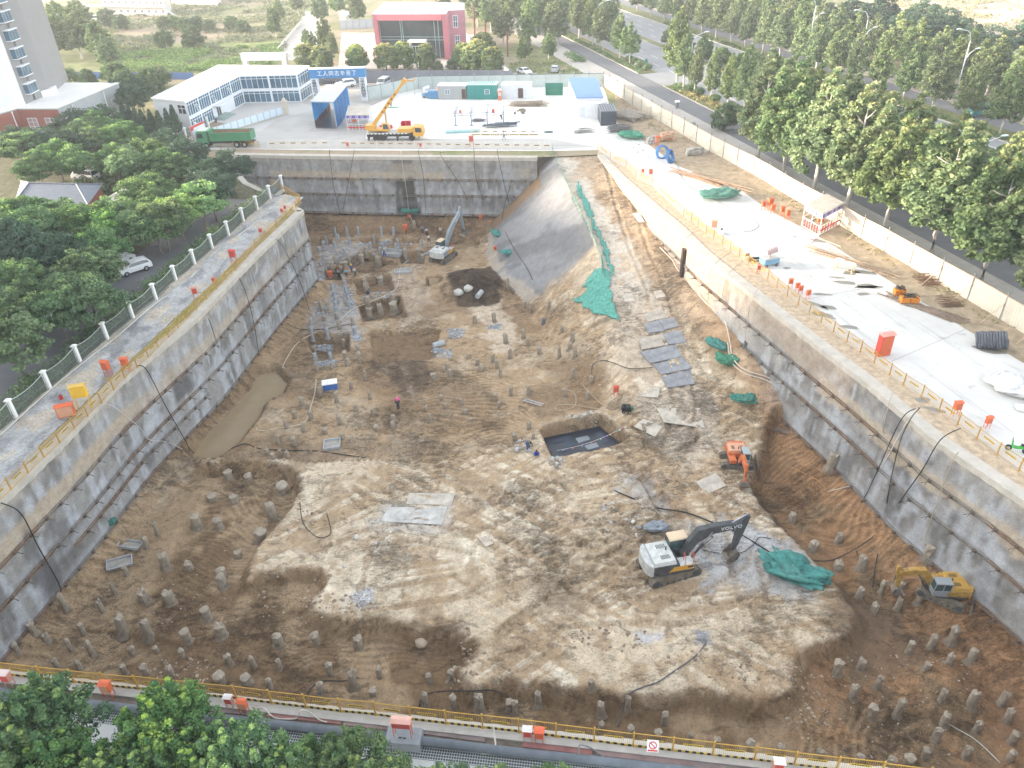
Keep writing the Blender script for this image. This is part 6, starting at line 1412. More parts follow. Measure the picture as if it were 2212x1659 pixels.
    for y in (-bw,bw-.05): q.side([(e[0]+x,e[2]+z) for x,z in ((0,.12),(.3,.05),(.42,-.35),(.25,-.8),(-.15,-1.),(-.6,-.85),(-.6,-.6))],y,y+.05)
    bk=q.build('bucket',mat('bucket_steel',(.20,.17,.14),.8,.3,2),root); q=mb()
    for k in range(5): y=-bw+.1+k*(2*bw-.2)/4; q.side([(e[0]-.6,e[2]-.86),(e[0]-.85,e[2]-.78),(e[0]-.6,e[2]-.72)],y-.05,y+.05)
    q.build('tooth',mat('tooth_steel',(.35,.33,.30),.6,.2,2),bk)
    if txt:
        dd=(p2-q2).normalized(); mid=q2.lerp(p2,.55); sz=.5
        for sgn in (-1,1):
            if sgn<0: Mx=Matrix(((dd[0],-dd[2],0,mid[0]),(0,0,-1,-.275),(dd[2],dd[0],0,mid[2]),(0,0,0,1)))
            else: Mx=Matrix(((-dd[0],-dd[2],0,mid[0]),(0,0,1,.275),(-dd[2],dd[0],0,mid[2]),(0,0,0,1)))
            text(txt,sz,mat('boom_letter',(.75,.76,.76),.5),bm,U@Mx,sp=1.1,depth=.01)
    return root
GR=mat('exc_grey',(.075,.08,.085),.5,.35,2.2); PW=mat('exc_pale',(.50,.51,.50),.55,.22,1.8); PH=mat('exc_hood',(.55,.56,.54),.5,.2,2.2)
c=atT(1443,1232); bk=atT(1590,1205)
a_=math.atan2(bk[1]-c[1],bk[0]-c[0]); rch=(bk-c).length; td=at(1500,1212,-11)-at(1405,1240,-11)
digger('big grey and white excavator with lettering on its boom on the pale mud',c,math.atan2(td[1],td[0]),a_,1.08,PW,GR,PH,[(1.1,1.5),(2.3,3.7),(rch/1.08,(zup(bk,1124)-c[2])/1.08-.3),(rch/1.08-.45,1.15)],txt='VOLVO',cabcol=mat('cab_roof_cream',(.66,.52,.36),.6,.06,1))
c=atT(958,560); bk=atT(1010,535); td=at(992,548,-12)-at(962,568,-12); rch=(bk-c).length; a_=math.atan2(bk[1]-c[1],bk[0]-c[0])
digger('white tailed excavator digging at the far end of the pit beside the puddle',c,math.atan2(td[1],td[0]),a_,1.,PW,mat('exc_grey_blue',(.22,.26,.29),.5,.1,1),PH,[(1.1,1.5),(2.2,3.6),(6.0,6.0),(6.9,2.6)],txt='VOLVO',cabcol=mat('cab_roof_cream',(.6,.5,.3)))
c=atT(1590,1001); bk=atT(1598,1030)
digger('small orange excavator with a grey cab at the edge of the dug bank',c,R(-8),math.atan2(bk[1]-c[1],bk[0]-c[0]),.74,mat('muddy_orange',(.58,.16,.06),.55,.3,2.2),mat('muddy_orange',(.5,.1,.1)),mat('pale_orange',(.66,.36,.24),.5,.08,1),[(1.5,1.5),(2.6,3.1),(4.6,2.9),(5.0,1.0)],name='mini_excavator',mini=True,cabcol=mat('cab_grey',(.36,.41,.42),.5,.06,1),blade=True)
c=atT(2034,1286); bk=atT(1922,1304); 
digger('small muddy yellow excavator working among the pile stubs by the wall foot',c,R(-38),math.atan2(bk[1]-c[1],bk[0]-c[0]),.82,mat('muddy_yellow',(.42,.26,.07),.7,.4,2.2),mat('muddy_yellow',(.5,.3,.06)),mat('dull_yellow',(.50,.30,.07),.6,.15,1),[(1.4,1.5),(2.6,3.2),((bk-c).length/.82-.2,3.0),((bk-c).length/.82-.3,1.0)],name='mini_excavator',mini=True,cabcol=mat('cab_grey2',(.30,.33,.35),.5,.06,1),blade=True)
# truck crane
def crane():
    A,B=at(790,306),at(916,304); d=B-A; L=d.length; a=math.atan2(d[1],d[0]); root=thing('truck_crane','yellow truck crane with its lattice free boom raised beside the pit edge','crane',A,a)
    Y=paint('crane_yellow',(.66,.36,.06),.45); dk=mat('chassis_black',(.05,.05,.055),.6,.2,1); W=2.4
    MB().box(.3,L-1.6,.25,W-.25,.75,1.25).build('chassis',dk,root); MB().box(.4,L-2.6,.05,W-.05,1.25,1.42).build('deck',mat('deck_plate',(.42,.40,.36),.7,.1,1),root)
    s=MB()
    for k in range(22): s.mi=k%2; s.box(.4+k*(L-3)/22,.4+(k+1)*(L-3)/22,.02,.05,1.25,1.40)
    s.build('warning_strip',[WFR(),mat('strip_dark',(.2,.2,.2),.6)],root)
    for x in (1.9,3.2,L-2.2):
        for y in (.25,W-.25): wheel(root,x,y,.52,.4)
    c=MB().side([(L-1.9,.7),(L-.1,.7),(L,1.3),(L-.25,2.35),(L-1.9,2.45)],.1,W-.1).build('cab',Y,root,bevel=.06)
    MB().side([(L-1.45,1.45),(L-.32,1.45),(L-.42,2.2),(L-1.45,2.25)],.085,.1).side([(L-1.45,1.45),(L-.32,1.45),(L-.42,2.2),(L-1.45,2.25)],W-.1,W-.085).build('side_window',DGLASS(),c)
    MB().add([(L-.02,.25,1.4),(L-.02,W-.25,1.4),(L-.275,W-.25,2.25),(L-.275,.25,2.25)],[(0,1,2,3)]).build('windscreen',DGLASS(),c)
    MB().box(L-4.6,L-2.0,.15,W-.15,1.42,2.1).build('engine_cover',Y,root,bevel=.05)
    for x in (.5,L-4.9):
        MB().box(x,x+.35,-.1,W+.1,.6,.85).box(x,x+.3,-.25,-.05,.1,1.0).box(x,x+.3,W+.05,W+.25,.1,1.0).build('outrigger',dk,root)
    tx=3.0
    MB().cyl((tx,W/2,1.42),(tx,W/2,1.7),.85,n=20).build('slewing_ring',dk,root)
    t=MB().box(tx-1.9,tx+.3,.35,W-.35,1.7,2.0).box(tx-2.4,tx-1.1,.3,W-.3,1.75,2.75).box(tx-2.9,tx-2.4,.45,W-.45,1.9,2.7).build('turntable_body',Y,root,bevel=.06)
    cb=MB().side([(tx+.2,1.7),(tx+1.5,1.7),(tx+1.6,2.3),(tx+1.25,3.05),(tx+.2,3.1)],.15,.95).build('operator_cab',Y,root,bevel=.08); MB().side([(tx+.45,2.1),(tx+1.45,2.1),(tx+1.2,2.95),(tx+.45,2.95)],.13,.15).build('cab_window',mat('cab_glass',(.06,.1,.1)),cb)
    f=Vector((tx-1.5,W/2,2.6)); M=Matrix.Rotation(a,3,'Z'); fw=A+M@f
    e=onplane(A+M@Vector((0,W/2,0)),A+M@Vector((L,W/2,0)),872,176); el=M.inverted()@(e-A); el[1]=W/2
    for k,(t0,t1,w) in enumerate(((0,.62,.62),(.55,.8,.52),(.78,1.0,.44))):
        MB().bar(f.lerp(el,t0),f.lerp(el,t1),w*.8,w).build('boom_section',Y,root,bevel=.03)
    dd=(el-f).normalized(); hd=MB(); hd.bar(el-dd*.3,el+dd*.5,.7,.8).bar(el+dd*.3,el+dd*.3+Vector((1.5,0,-.15)),.22,.22).bar(el+dd*.3+Vector((1.5,0,-.15)),el+dd*.3+Vector((1.9,0,.35)),.18,.18); hd.build('boom_head',Y,root)
    r=MB(); r.cyl((tx+.9,W/2,1.8),f.lerp(el,.38),.14,n=8); r.build('luffing_ram',mat('ram_dull',(.5,.33,.12),.5,.1,1),root)
    m=MB(); 
    for k in range(5): q=f.lerp(el,.3+.1*k); m.bar(q-Vector((0,W*0+.33,0)),q+dd*.3-Vector((0,.33,0)),.02,.3)
    m.build('boom_lettering',mat('boom_mark',(.25,.07,.03),.6),root)
    hk=A+M@(el+dd*.3+Vector((1.9,0,.3)))
    h=MB(); l=Vector((el[0]+2.6,W/2-.0,0)); top=el+dd*.35+Vector((1.5,0,0)); h.cyl(top,Vector((top[0]+.0,top[1],top[2]-9.)),.02,n=4).box(top[0]-.2,top[0]+.2,top[1]-.15,top[1]+.15,top[2]-9.6,top[2]-9).sphere((top[0],top[1],top[2]-9.8),.18); h.build('hook_block',dk,root)
crane()
def lorry():
    A,B=at(439,313),at(556,310); d=A-B; L=d.length; a=math.atan2(d[1],d[0]); root=thing('tipper_lorry','green tipper lorry with an empty muddy body parked by the office court','lorry',B,a); W=2.5; G=paint('lorry_green',(.06,.24,.12),.5); dk=mat('chassis_black',(.05,.05,.05))
    MB().box(.2,L-1.2,.6,W-.6,.7,1.0).build('chassis',dk,root)
    for x in (1.5,2.9,L-1.6):
        for y in (.25,W-.25): wheel(root,x,y,.54,.42)
    c=MB().side([(L-2.1,.8),(L-.05,.8),(L,1.4),(L-.2,2.9),(L-2.1,3.0)],.05,W-.05).build('cab',G,root,bevel=.08)
    for y0,y1 in ((.035,.05),(W-.05,W-.035)): MB().side([(L-1.35,1.85),(L-.22,1.85),(L-.38,2.6),(L-1.35,2.65)],y0,y1).build('side_window',DGLASS(),c)
    MB().add([(L-.045,.25,1.75),(L-.045,W-.25,1.75),(L-.19,W-.25,2.75),(L-.19,.25,2.75)],[(0,1,2,3)]).build('windscreen',DGLASS(),c); MB().box(L-2.0,L-.3,.15,W-.15,2.98,3.15).build('cab_roof',mat('pale_green_roof',(.50,.58,.50),.5,.08,1),c,bevel=.05)
    b=MB(); z0,z1=1.25,2.75; x0,x1=0,L-2.5; b.box(x0,x1,0,W,z0,z0+.1).box(x0,x1,0,.08,z0+.1,z1).box(x0,x1,W-.08,W,z0+.1,z1).box(x0,x0+.08,.08,W-.08,z0+.1,z1).box(x1-.08,x1,.08,W-.08,z0+.1,z1+.35).box(x1,x1+.7,.1,W-.1,z1+.2,z1+.3)
    for k in range(6): x=x0+(x1-x0)*(k+.5)/6; b.box(x-.06,x+.06,-.07,0,z0,z1).box(x-.06,x+.06,W,W+.07,z0,z1)
    b.box(x0,x1,-.08,0,z1-.12,z1).box(x0,x1,W,W+.08,z1-.12,z1); t=b.build('tipper_body',G,root); MB().box(x0+.1,x1-.1,.1,W-.1,z0+.1,z0+.35).box(x0+.08,x1-.08,.085,.12,z0+.3,z1-.1).box(x0+.08,x1-.08,W-.12,W-.085,z0+.3,z1-.1).build('body_lining',mat('muddy_lining',(.27,.17,.11),.9,.25,1),t)
    for y in (.1,W-.5): MB().box(L-.01,L+.03,y,y+.4,.95,1.15).build('headlight',mat('headlight',(.7,.7,.7)),root)
    MB().box(-.05,.0,.3,W-.3,.75,.95).build('rear_bumper',dk,root)
lorry()
def trike(label,p,a,col,name='cargo_tricycle'):
    r=thing(name,label,'tricycle',p,a); wheel(r,.95,0,.25,.12); wheel(r,-.7,.45,.25,.14); wheel(r,-.7,-.45,.25,.14)
    MB().box(-1.2,-.1,-.55,.55,.4,.5).box(-1.2,-.1,-.55,-.5,.5,.85).box(-1.2,-.1,.5,.55,.5,.85).box(-1.2,-1.15,-.5,.5,.5,.85).build('cargo_box',mat('trike_'+label[:6],col,.5,.1,1),r)
    MB().tube([(.95,0,.3),(.8,0,.95),(.75,-.3,1.0)],.03).tube([(.8,0,.95),(.75,.3,1.)],.03).tube([(.85,0,.6),(.1,0,.45)],.05).build('front_fork',BLK(),r); MB().box(.05,.5,-.15,.15,.62,.75).build('seat',BLK(),r,bevel=.03); return r
trike('brown tricycle cart standing on the bright yard by the timber pile',at(1122,246),R(200),(.25,.22,.18))
def scooter(label,p,a,col):
    r=thing('scooter',label,'scooter',p,a); wheel(r,.62,0,.25,.12); wheel(r,-.55,0,.25,.14)
    MB().side([(-.75,.45),(-.2,.42),(.25,.3),(.5,.45),(.58,1.0),(.48,1.0),(.35,.5),(.1,.42),(-.1,.62),(-.75,.7)],-.14,.14).build('body',mat('scooter_'+label[:5],col,.4,.08,1),r,bevel=.04); MB().box(-.7,-.1,-.13,.13,.7,.8).build('seat',BLK(),r,bevel=.03); MB().tube([(.5,-.32,1.05),(.55,0,1.08),(.5,.32,1.05)],.025).build('handlebar',BLK(),r); return r
scooter('bright green scooter beside the pad guard rail at the picture edge',at(2196,976),R(150),(.06,.40,.07))
# ------------------------------------------------ neighbouring tower (outside the picture, shades the near half)
bt=Bld('neighbour_tower','long grey apartment block standing beyond the parking lane woods','tower block',[Vector(p) for p in ((-118,-30,0),(-102,-30,0),(-102,101,0),(-118,101,0))],58,mat('grey_render',(.4,.4,.4)),concr())
for k in range(8): 
    for z in range(0,18,2): bt.win(1,(k+.2)/8,(k+.8)/8,2+z*3.1,3.6+z*3.1,5,1)
# ------------------------------------------------ pile stubs
PM=[lambda: colmat('pile_concrete',s1=3,s2=14,amt=.22,bump=.03)]
def pile_mesh(seed,blue=False,muddy=.3):
    r=random.Random(seed); m=MB(); n=12; rings=7; V=[];Fs=[];C=[]
    base=(.33,.285,.225) if not blue else (.33,.355,.38)
    for j in range(rings+1):
        t=j/rings; rr=.5*(1.12-.1*t)*(1.9 if j==0 else 1.3 if j==1 else 1)+ (0.10 if (seed%3==0 and j>=rings-1) else 0)
        for i in range(n):
            a=2*math.pi*i/n; k=rr*(1+.22*mnoise.noise((math.cos(a)*1.7,math.sin(a)*1.7,t*3+seed*5)))
            zt=t+ (.22*mnoise.noise((math.cos(a)*1.2,math.sin(a)*1.2,seed)) if j==rings else 0)
            V.append((math.cos(a)*k,math.sin(a)*k,zt)); q=1-.55*muddy*max(0,1-t*1.5)*1.6; q*=.85+.3*r.random(); mu=(.17,.12,.08); f=min(1,max(0,(.55-t)*1.6*muddy*2)); C.append(tuple((base[c]*(1-f)+mu[c]*f)*q for c in range(3)))
    V.append((.03,-.02,1.02+.12*r.random())); C.append(tuple(min(1,c*1.05) for c in base))
    for j in range(rings):
        for i in range(n): Fs.append((j*n+i,j*n+(i+1)%n,(j+1)*n+(i+1)%n,(j+1)*n+i))
    for i in range(n): Fs.append((rings*n+i,rings*n+(i+1)%n,len(V)-1))
    m.v=V; m.f=Fs; m.m=[0]*len(Fs); m.c=C
    return m.mesh('pile_stub',PM[0]())
PV=[pile_mesh(i) for i in range(6)]+[pile_mesh(i+20,True,.1) for i in range(4)]
PILES=[]
def piles(lst,ox,oy,w=.3,blue=False,lean=0):
    for q in lst:
        u,v=ox+q[0]*.25,oy+q[1]*.25; ww=q[3] if len(q)>3 else w
        p=atT(u,v,-.25); f=proj(p)[2]; dep=math.atan2(H-p[2],math.hypot(p[0],p[1])); h=q[2]*.25/(F/f*math.cos(dep))*.84+.1; h=min(h,2.4)
        o=linkmesh('pile_stub',random.choice(PV[6:] if blue else PV[:6])); o.location=p; k=ww*1.75*random.uniform(.82,1.15); o.scale=(k,k,h+.25); o.rotation_euler=(random.uniform(-.06,.06),random.uniform(-.06,.06),random.uniform(0,6.28)); tag(o,None,'pile stub'); PILES.append((o,blue,ww))
A6=(553,415)
piles([(690,378,85),(793,375,85),(885,372,75),(1088,375,80),(1188,365,65),(612,440,60),(585,485,60),(552,520,50),(655,515,60),(683,475,55),(720,440,80),(788,460,40),(815,445,60),(765,525,40),(993,490,60),(1023,430,60),(1100,480,45),(1130,460,45),(1075,530,55),(1120,505,30),(1230,470,70),(1207,490,45),(1433,470,60),(590,590,50),(560,640,40),(755,770,60),(770,815,50),(775,860,50),(790,900,50),(800,950,50),(810,990,50),(665,850,65),(675,900,50),(685,950,50),(690,1000,60),(700,1050,60),(480,1160,70),(605,1190,70),(490,1270,120),(620,1250,80),(855,1220,60),(630,1400,60),(515,1450,60),(645,1440,50)],*A6,w=.24,blue=True)
piles([(690,615,70),(655,670,70),(620,735,90),(735,700,60),(810,640,90),(575,1020,75),(590,1110,40),(725,1180,70),(840,1150,70),(700,1090,50),(505,1385,50),(765,1350,80),(775,1440,70),(530,1545,70),(655,1520,50),(790,1500,60),(895,1470,90),(945,1620,80),(885,1370,40),(2175,820,80),(2060,1120,80),(2160,1300,80),(2195,1440,80),(1655,1530,50),(1680,1590,60),(1840,1430,30),(1915,1490,50),(1945,1550,50),(2050,1470,70),(2085,1520,70),(2115,1600,70),(1890,1130,60),(1535,1610,40),(1370,295,50)],*A6,w=.28)
piles([(915,620,90),(1060,640,90),(960,545,80),(770,640,40),(1300,590,110),(1420,570,90),(1448,585,50),(940,790,40),(965,870,90),(1075,790,60),(970,985,90),(985,1090,100),(1080,1060,100),(1195,1040,90),(1180,920,40)],*A6,w=.48)
piles([(105,1000,60),(165,1040,80),(320,1000,60),(100,1260,80),(140,1330,70),(235,1400,60),(410,1430,90),(545,1420,60),(500,1350,50),(430,1210,60),(520,1290,80),(525,1600,80),(690,1640,50)],1106,415,w=.27)
piles([(405,190,80),(335,295,65),(475,300,75),(265,380,65),(415,410,70),(195,515,70),(330,525,70),(600,425,45),(725,345,75),(700,145,75),(555,100,80),(865,230,50),(895,370,45),(1010,260,45),(1045,400,40),(1190,380,60),(1185,310,40),(750,470,40),(1600,130,30),(1635,210,40),(1470,220,25),(1500,310,50),(1775,180,50),(1810,260,40),(2065,150,70),(2100,200,50),(2200,100,80),(985,130,60),(825,40,60),(100,600,40),(150,650,55),(210,620,50),(280,640,60)],553,829.5,w=.25)
piles([(235,940,80),(150,1170,150),(50,1360,100)],553,829.5,w=.5)
piles([(145,90,70),(460,110,70),(655,130,60),(145,390,60),(25,480,50),(185,470,40)],1106,829.5,w=.25)
piles([(1705,1240,110),(1905,1250,90),(1980,810,60),(2150,830,50),(2030,1020,60),(1840,1000,40),(2060,1490,40),(1920,1659,60),(1640,1600,60),(1435,1590,140)],0,829.5,w=.45)
piles([(1360,1300,110),(1270,1415,100),(1100,1650,80)],0,829.5,w=.24)
piles([(570,280,150),(1000,155,110),(890,305,110),(730,505,110),(620,640,110),(800,670,110),(505,795,100),(700,810,90),(1160,680,70),(1090,840,80),(1265,860,90),(405,550,50),(295,490,100),(150,650,80),(1580,700,60),(1480,850,70),(1990,760,80),(2195,780,80),(1360,660,50)],0,1244,w=.25)
piles([(1265,225,110),(1485,235,120),(1930,100,110),(1065,490,160),(1285,520,160),(1800,360,90),(1630,565,110),(1920,520,90),(1920,930,80),(2140,930,70)],0,1244,w=.42)
piles([(200,590,90),(525,580,80),(890,620,90)],553,1244,w=.38)
piles([(205,800,70),(640,850,90),(1070,870,70),(120,970,80),(560,1010,80),(850,960,150,.4),(1500,920,60),(1690,890,70),(1465,1110,90),(1705,1130,90),(1930,1150,120,.4),(2190,1150,60),(1015,1020,40)],553,1244,w=.27)
piles([(25,1190,90),(230,1100,80),(690,960,50),(770,1180,80),(1000,1130,80),(1310,1270,90),(765,1330,60),(1020,1370,60),(1265,1390,40),(1525,1450,80),(1765,1480,70),(2040,1530,90)],1106,1244,w=.27)
piles([(780,190,90),(975,150,110),(1110,290,110),(915,310,70),(1300,230,90),(1160,90,30),(590,850,110),(795,800,80),(940,970,110),(730,1050,110),(1210,660,110),(1400,620,120),(1585,560,120),(1560,760,90),(1755,730,100),(1370,800,50),(1500,1070,90),(1750,1110,120),(2010,1110,120),(2060,1260,110),(2100,1440,100),(1110,1210,150),(890,1230,110),(1520,1280,80),(1800,1340,90),(1450,1420,100),(1355,1580,90),(1710,1570,90),(2080,1590,80),(1210,1630,70),(1050,1640,70),(440,1560,60),(780,1610,60),(95,1530,60)],1659,1244,w=.29)
piles([(200,1190,80),(385,1430,70),(600,1370,90),(805,1600,110),(600,1600,60),(550,720,130),(1390,1500,120)],1659,829.5,w=.42)
LMK=[('the near corner of the long wall',at(60,1420,-12.5)),('the blue bin in the pile field',at(712,830,-12)),('the long muddy pond',at(480,940,-12)),('the black lined pit',at(1250,950,-12)),('the far excavator',at(960,560,-12)),('the small yellow excavator',at(2030,1290,-12.5)),('the blue rubble pit',at(800,600,-12)),('the wall return corner',at(680,560,-12)),('the sprayed slope foot',at(1180,660,-12)),('the wide tipped steel trough',at(265,1180,-12)),('the big turquoise net',at(1715,1235,-11)),('the tan boulder',at(910,1390,-12.5)),('the prohibition sign',at(1415,1590,-12.5)),('the small dark soil mound',at(2046,1478,-12.5)),('the orange excavator',at(1590,1000,-11)),('the big grey excavator',at(1443,1230,-11)),('the pink hat worker',at(900,900,-12)),('the squared pit',at(820,660,-12))]
by={}
for o,blue,w in PILES:
    j=min(range(len(LMK)),key=lambda i:(Vector(LMK[i][1][:2])-Vector(o.location[:2])).length); by.setdefault((j,blue,w>.36),[]).append(o)
for (j,blue,fat),L in by.items():
    family(L,'pile stubs standing out of the pit floor','pile_stub',LMK[j][0],LMK[j][1],('slim grey-blue' if blue else 'thick brown' if fat else 'slim brown')+' pile stub','pile stub')
# ------------------------------------------------ loose stones and rubble
def stone(r,seed,sq=.7,n=(7,5)):
    m=MB(); m.sphere((0,0,0),(r,r,r*sq),*n); m.v=[tuple(Vector(v)*(1+.35*mnoise.noise(Vector(v)*(1.6/r)+Vector((seed,seed*2,0))))) for v in m.v]; return m
def scatter(name,polys,n,rad,cols,seed,zf=None,flat=.6,z0=-11.5):
    r=random.Random(seed); m=MB(); base=[stone(1,i,flat,(6,4)) for i in range(5)]
    for pl in polys:
        us=[p[0] for p in pl]; vs=[p[1] for p in pl]; k=0;t=0
        P2=np.array(pl)
        while k<n and t<n*20:
            t+=1; u=r.uniform(min(us),max(us)); v=r.uniform(min(vs),max(vs))
            s,_=polyd(np.array([[u]]),np.array([[v]]),P2)
            if s[0,0]<0: continue
            p=at(u,v,z0) if zf is None else zf(u,v)
            z=T(p[0],p[1]) if zf is None else p[2]
            k+=1; b=r.choice(base); R_=rad*(.4+1.2*r.random()**2); a=r.random()*6.28; ca,sa=math.cos(a),math.sin(a); j=len(m.v); c=r.choice(cols); g=.8+.4*r.random(); ex=1+.5*r.random()
            m.v+=[(p[0]+(x*ca*ex-y*sa)*R_,p[1]+(x*sa*ex+y*ca)*R_,z+(zz_*R_)+R_*.15) for x,y,zz_ in b.v]; m.f+=[tuple(j+i for i in f) for f in b.f]; m.m+=[0]*len(b.f); m.c+=[tuple(g*q for q in c)]*len(b.v)
    o=m.build(name,colmat('stone',s1=4,s2=15,amt=.2,bump=.02)); tag(o,kind='stuff'); return o
BL=[(.27,.30,.33),(.20,.225,.25),(.33,.35,.37)]; BRN=[(.36,.29,.215),(.30,.235,.17),(.42,.35,.27),(.25,.19,.14)]; GRY=[(.42,.41,.39),(.34,.33,.31),(.47,.46,.44)]
scatter('blue_rubble',[zz(p,*A6) for p in ([(540,440),(860,380),(850,520),(700,560),(540,540)],[(980,440),(1300,400),(1330,490),(1000,510)],[(880,350),(960,350),(950,430),(890,420)],[(1040,365),(1350,355),(1340,400),(1050,390)],[(620,740),(700,740),(760,1070),(650,1080)],[(730,730),(850,760),(860,1000),(770,1000)],[(520,570),(640,600),(560,720),(520,700)],[(900,800),(1150,750),(1150,850),(920,860)],[(820,1180),(900,1180),(900,1240),(830,1240)],[(500,1440),(700,1430),(680,1490),(520,1490)],[(1400,460),(1510,460),(1500,485),(1400,485)],[(500,920),(610,920),(600,1000),(510,1000)],[(1650,1130),(1800,1120),(1790,1220),(1660,1220)],[(1500,1310),(1700,1340),(1680,1420),(1560,1400)],[(2000,1090),(2110,1080),(2110,1140),(2000,1140)],[(440,1200),(640,1190),(630,1260),(450,1240)])],110,.15,BL,11,flat=.35)
scatter('rubble',[zz(p,1106,829.5) for p in ([(430,280),(740,250),(740,290),(440,310)],[(20,500),(140,480),(160,620),(40,600)],[(300,640),(460,640),(440,740),(330,720)],[(760,1000),(1150,1000),(1100,1350),(800,1300)])],70,.16,GRY+BRN,12)
scatter('clods',[[(540,1240),(700,1230),(720,1290),(640,1330),(560,1320)],[(1010,1360),(1050,1390),(1040,1460),(980,1480),(960,1450)],[(640,1290),(800,1290),(830,1330),(660,1340)],[(1400,1430),(1700,1400),(1700,1480),(1420,1480)],[(1700,1440),(1780,1440),(1800,1560),(1700,1560)],[(560,1080),(640,1060),(700,1130),(600,1180)],[(290,1400),(460,1400),(440,1460),(300,1440)],[(1500,860),(1660,830),(1660,900),(1620,960),(1520,920)],[(1230,760),(1330,760),(1320,850),(1240,840)],[(1280,480),(1400,620),(1440,700),(1400,700)],[(1380,690),(1480,640),(1640,830),(1500,840)],[(1180,1350),(1400,1370),(1380,1420),(1180,1400)],[(1120,1000),(1400,980),(1400,1060),(1100,1080)]],90,.10,BRN,13)
scatter('ramp_stones',[[(1352,400),(1368,400),(1460,540),(1500,590),(1470,595),(1400,500)],[(1500,600),(1560,690),(1590,740),(1550,720)]],110,.26,GRY+BRN[:2],14,z0=-8)
scatter('fine_gravel',[[(640,1000),(1500,1000),(1750,1300),(1500,1440),(1040,1380),(680,1220)],[(640,760),(1300,760),(1160,960),(620,960)],[(30,1400),(500,1040),(640,1100),(400,1400)],[(1700,1380),(2100,1400),(2200,1640),(1700,1600)]],420,.05,BRN+GRY[1:2],15)
for (u,v,r_,lb,z) in ((986,1328,0,'',0),(770,1163,.33,'smooth white boulder lying on the pale mud',0),(812,1175,.13,'fist sized white stone beside the smooth boulder',0),(910,1393,.55,'round tan boulder in the striped brown hollow',0),(744,1224,.2,'small pale round stone on the mud left of the tyre marks',0),(1032,712,.5,'',0),(1745,1570-200,.3,'',0)):
    if not lb: continue
    if 'left' in lb: lb='small pale round stone by itself on the smeared mud'
    o=stone(r_,r_*9).build('boulder',mat('boulder%.2f'%r_,(.55,.53,.49) if r_<.5 else (.42,.34,.25),.9,.15,3,.02),smooth=True); o.location=atT(u,v,r_*.4); tag(o,lb,'boulder')
for (u,v,lb) in ((1012,627,'pale broken concrete block by the soil mound beside the thicker pipe stub'),(990,636,'two lobed pale concrete lump next to the milky puddle')):
    o=stone(.75,u).build('concrete_lump',mat('lump',(.50,.49,.45),.9,.15,3,.02),smooth=True); o.location=atT(u,v,.3); tag(o,lb,'concrete lump')
# ------------------------------------------------ steel road plates
def plate(q,label,col,lift=.07,name='steel_plate'):
    P=[atT(u,v) for u,v in q]; c=sum(P,Vector())/4; 
    z=max(T(P[0].lerp(P[2],t)[0],P[0].lerp(P[2],t)[1]) for t in (.1,.3,.5,.7,.9))
    m=MB(); n=6; V=[];
    for t in (lift-.05,lift):
        for p in P: V.append((p[0]-c[0],p[1]-c[1],max(p[2],z-.25)-c[2]+t))
    m.add(V,[(3,2,1,0),(4,5,6,7),(0,1,5,4),(1,2,6,5),(2,3,7,6),(3,0,4,7)]); o=m.build(name,mat('plate_%.2f_%.2f'%(col[0],col[2]),col,.6,.35,.9,detail=8,spec=.4)); o.location=c; tag(o,label,'steel plate','steel road plates laid on the mud'); return o
SG=(.25,.26,.28); SM=(.40,.365,.31); SB=(.46,.42,.355)
PL=[(zz([(1090,1265),(1300,1230),(1360,1320),(1120,1375)],1106,415),SM,'wide pale steel plate at the top of the four step plate walkway on the ramp'),(zz([(1300,1230),(1450,1195),(1510,1300),(1355,1325)],1106,415),SG,'dark grey steel plate butted to the top step of the ramp walkway'),
(zz([(1110,1385),(1410,1320),(1475,1425),(1190,1495)],1106,415),SG,'dark streaked steel plate, second step of the ramp walkway'),(zz([(1215,1490),(1480,1430),(1558,1525),(1285,1588)],1106,415),SG,'dark streaked steel plate, third step of the ramp walkway'),(zz([(1285,1595),(1540,1540),(1580,1659),(1340,1700)],1106,415),SG,'dark streaked steel plate, lowest step of the ramp walkway'),
(zz([(1140,1150),(1260,1110),(1330,1200),(1180,1225)],1106,415),SG,'bluish steel plate above the walkway steps, on the side of the green sheet'),(zz([(1265,1110),(1400,1085),(1450,1160),(1320,1200)],1106,415),SG,'bluish steel plate above the walkway steps, on the wall side'),(zz([(1140,1060),(1290,1010),(1350,1085),(1170,1130)],1106,415),SM,'muddy steel plate half buried above the bluish pair'),(zz([(955,890),(1035,880),(1065,945),(975,955)],1106,415),SB,'small tan steel plate by the green sheet edge'),(zz([(1220,860),(1290,850),(1330,905),(1250,920)],1106,415),SB,'small tan steel plate highest on the ramp'),
(zz([(1050,395),(1130,305),(1300,370),(1235,460)],1106,829.5),SB,'tan steel plate lying skewed beside the black lined pit'),(zz([(1250,215),(1620,210),(1665,390),(1310,350)],1106,829.5),SB,'large tan steel plate below the ramp walkway'),(zz([(1000,60),(1280,30),(1260,130),(1090,110)],1106,829.5),SB,'large flat tan steel plate by the red stool shaped box'),
(zz([(1320,945),(1720,950),(1690,1050),(1300,1040)],553,829.5),SB,'pale steel plate at the upper side of the plate pair on the light mud'),(zz([(1140,1070),(1655,1065),(1600,1220),(1080,1190)],553,829.5),(.46,.45,.42),'pale steel plate at the lower side of the plate pair on the light mud'),
(zz([(1590,850),(1760,770),(1850,880),(1680,960)],1106,829.5),SB,'tan steel plate between the orange excavator and the trench'),(zz([(860,920),(930,880),(950,930),(900,960)],1106,829.5),SM,'small upturned plate at the bend of the thick black hose')]
for q,c_,lb in PL: plate(q,lb,c_)
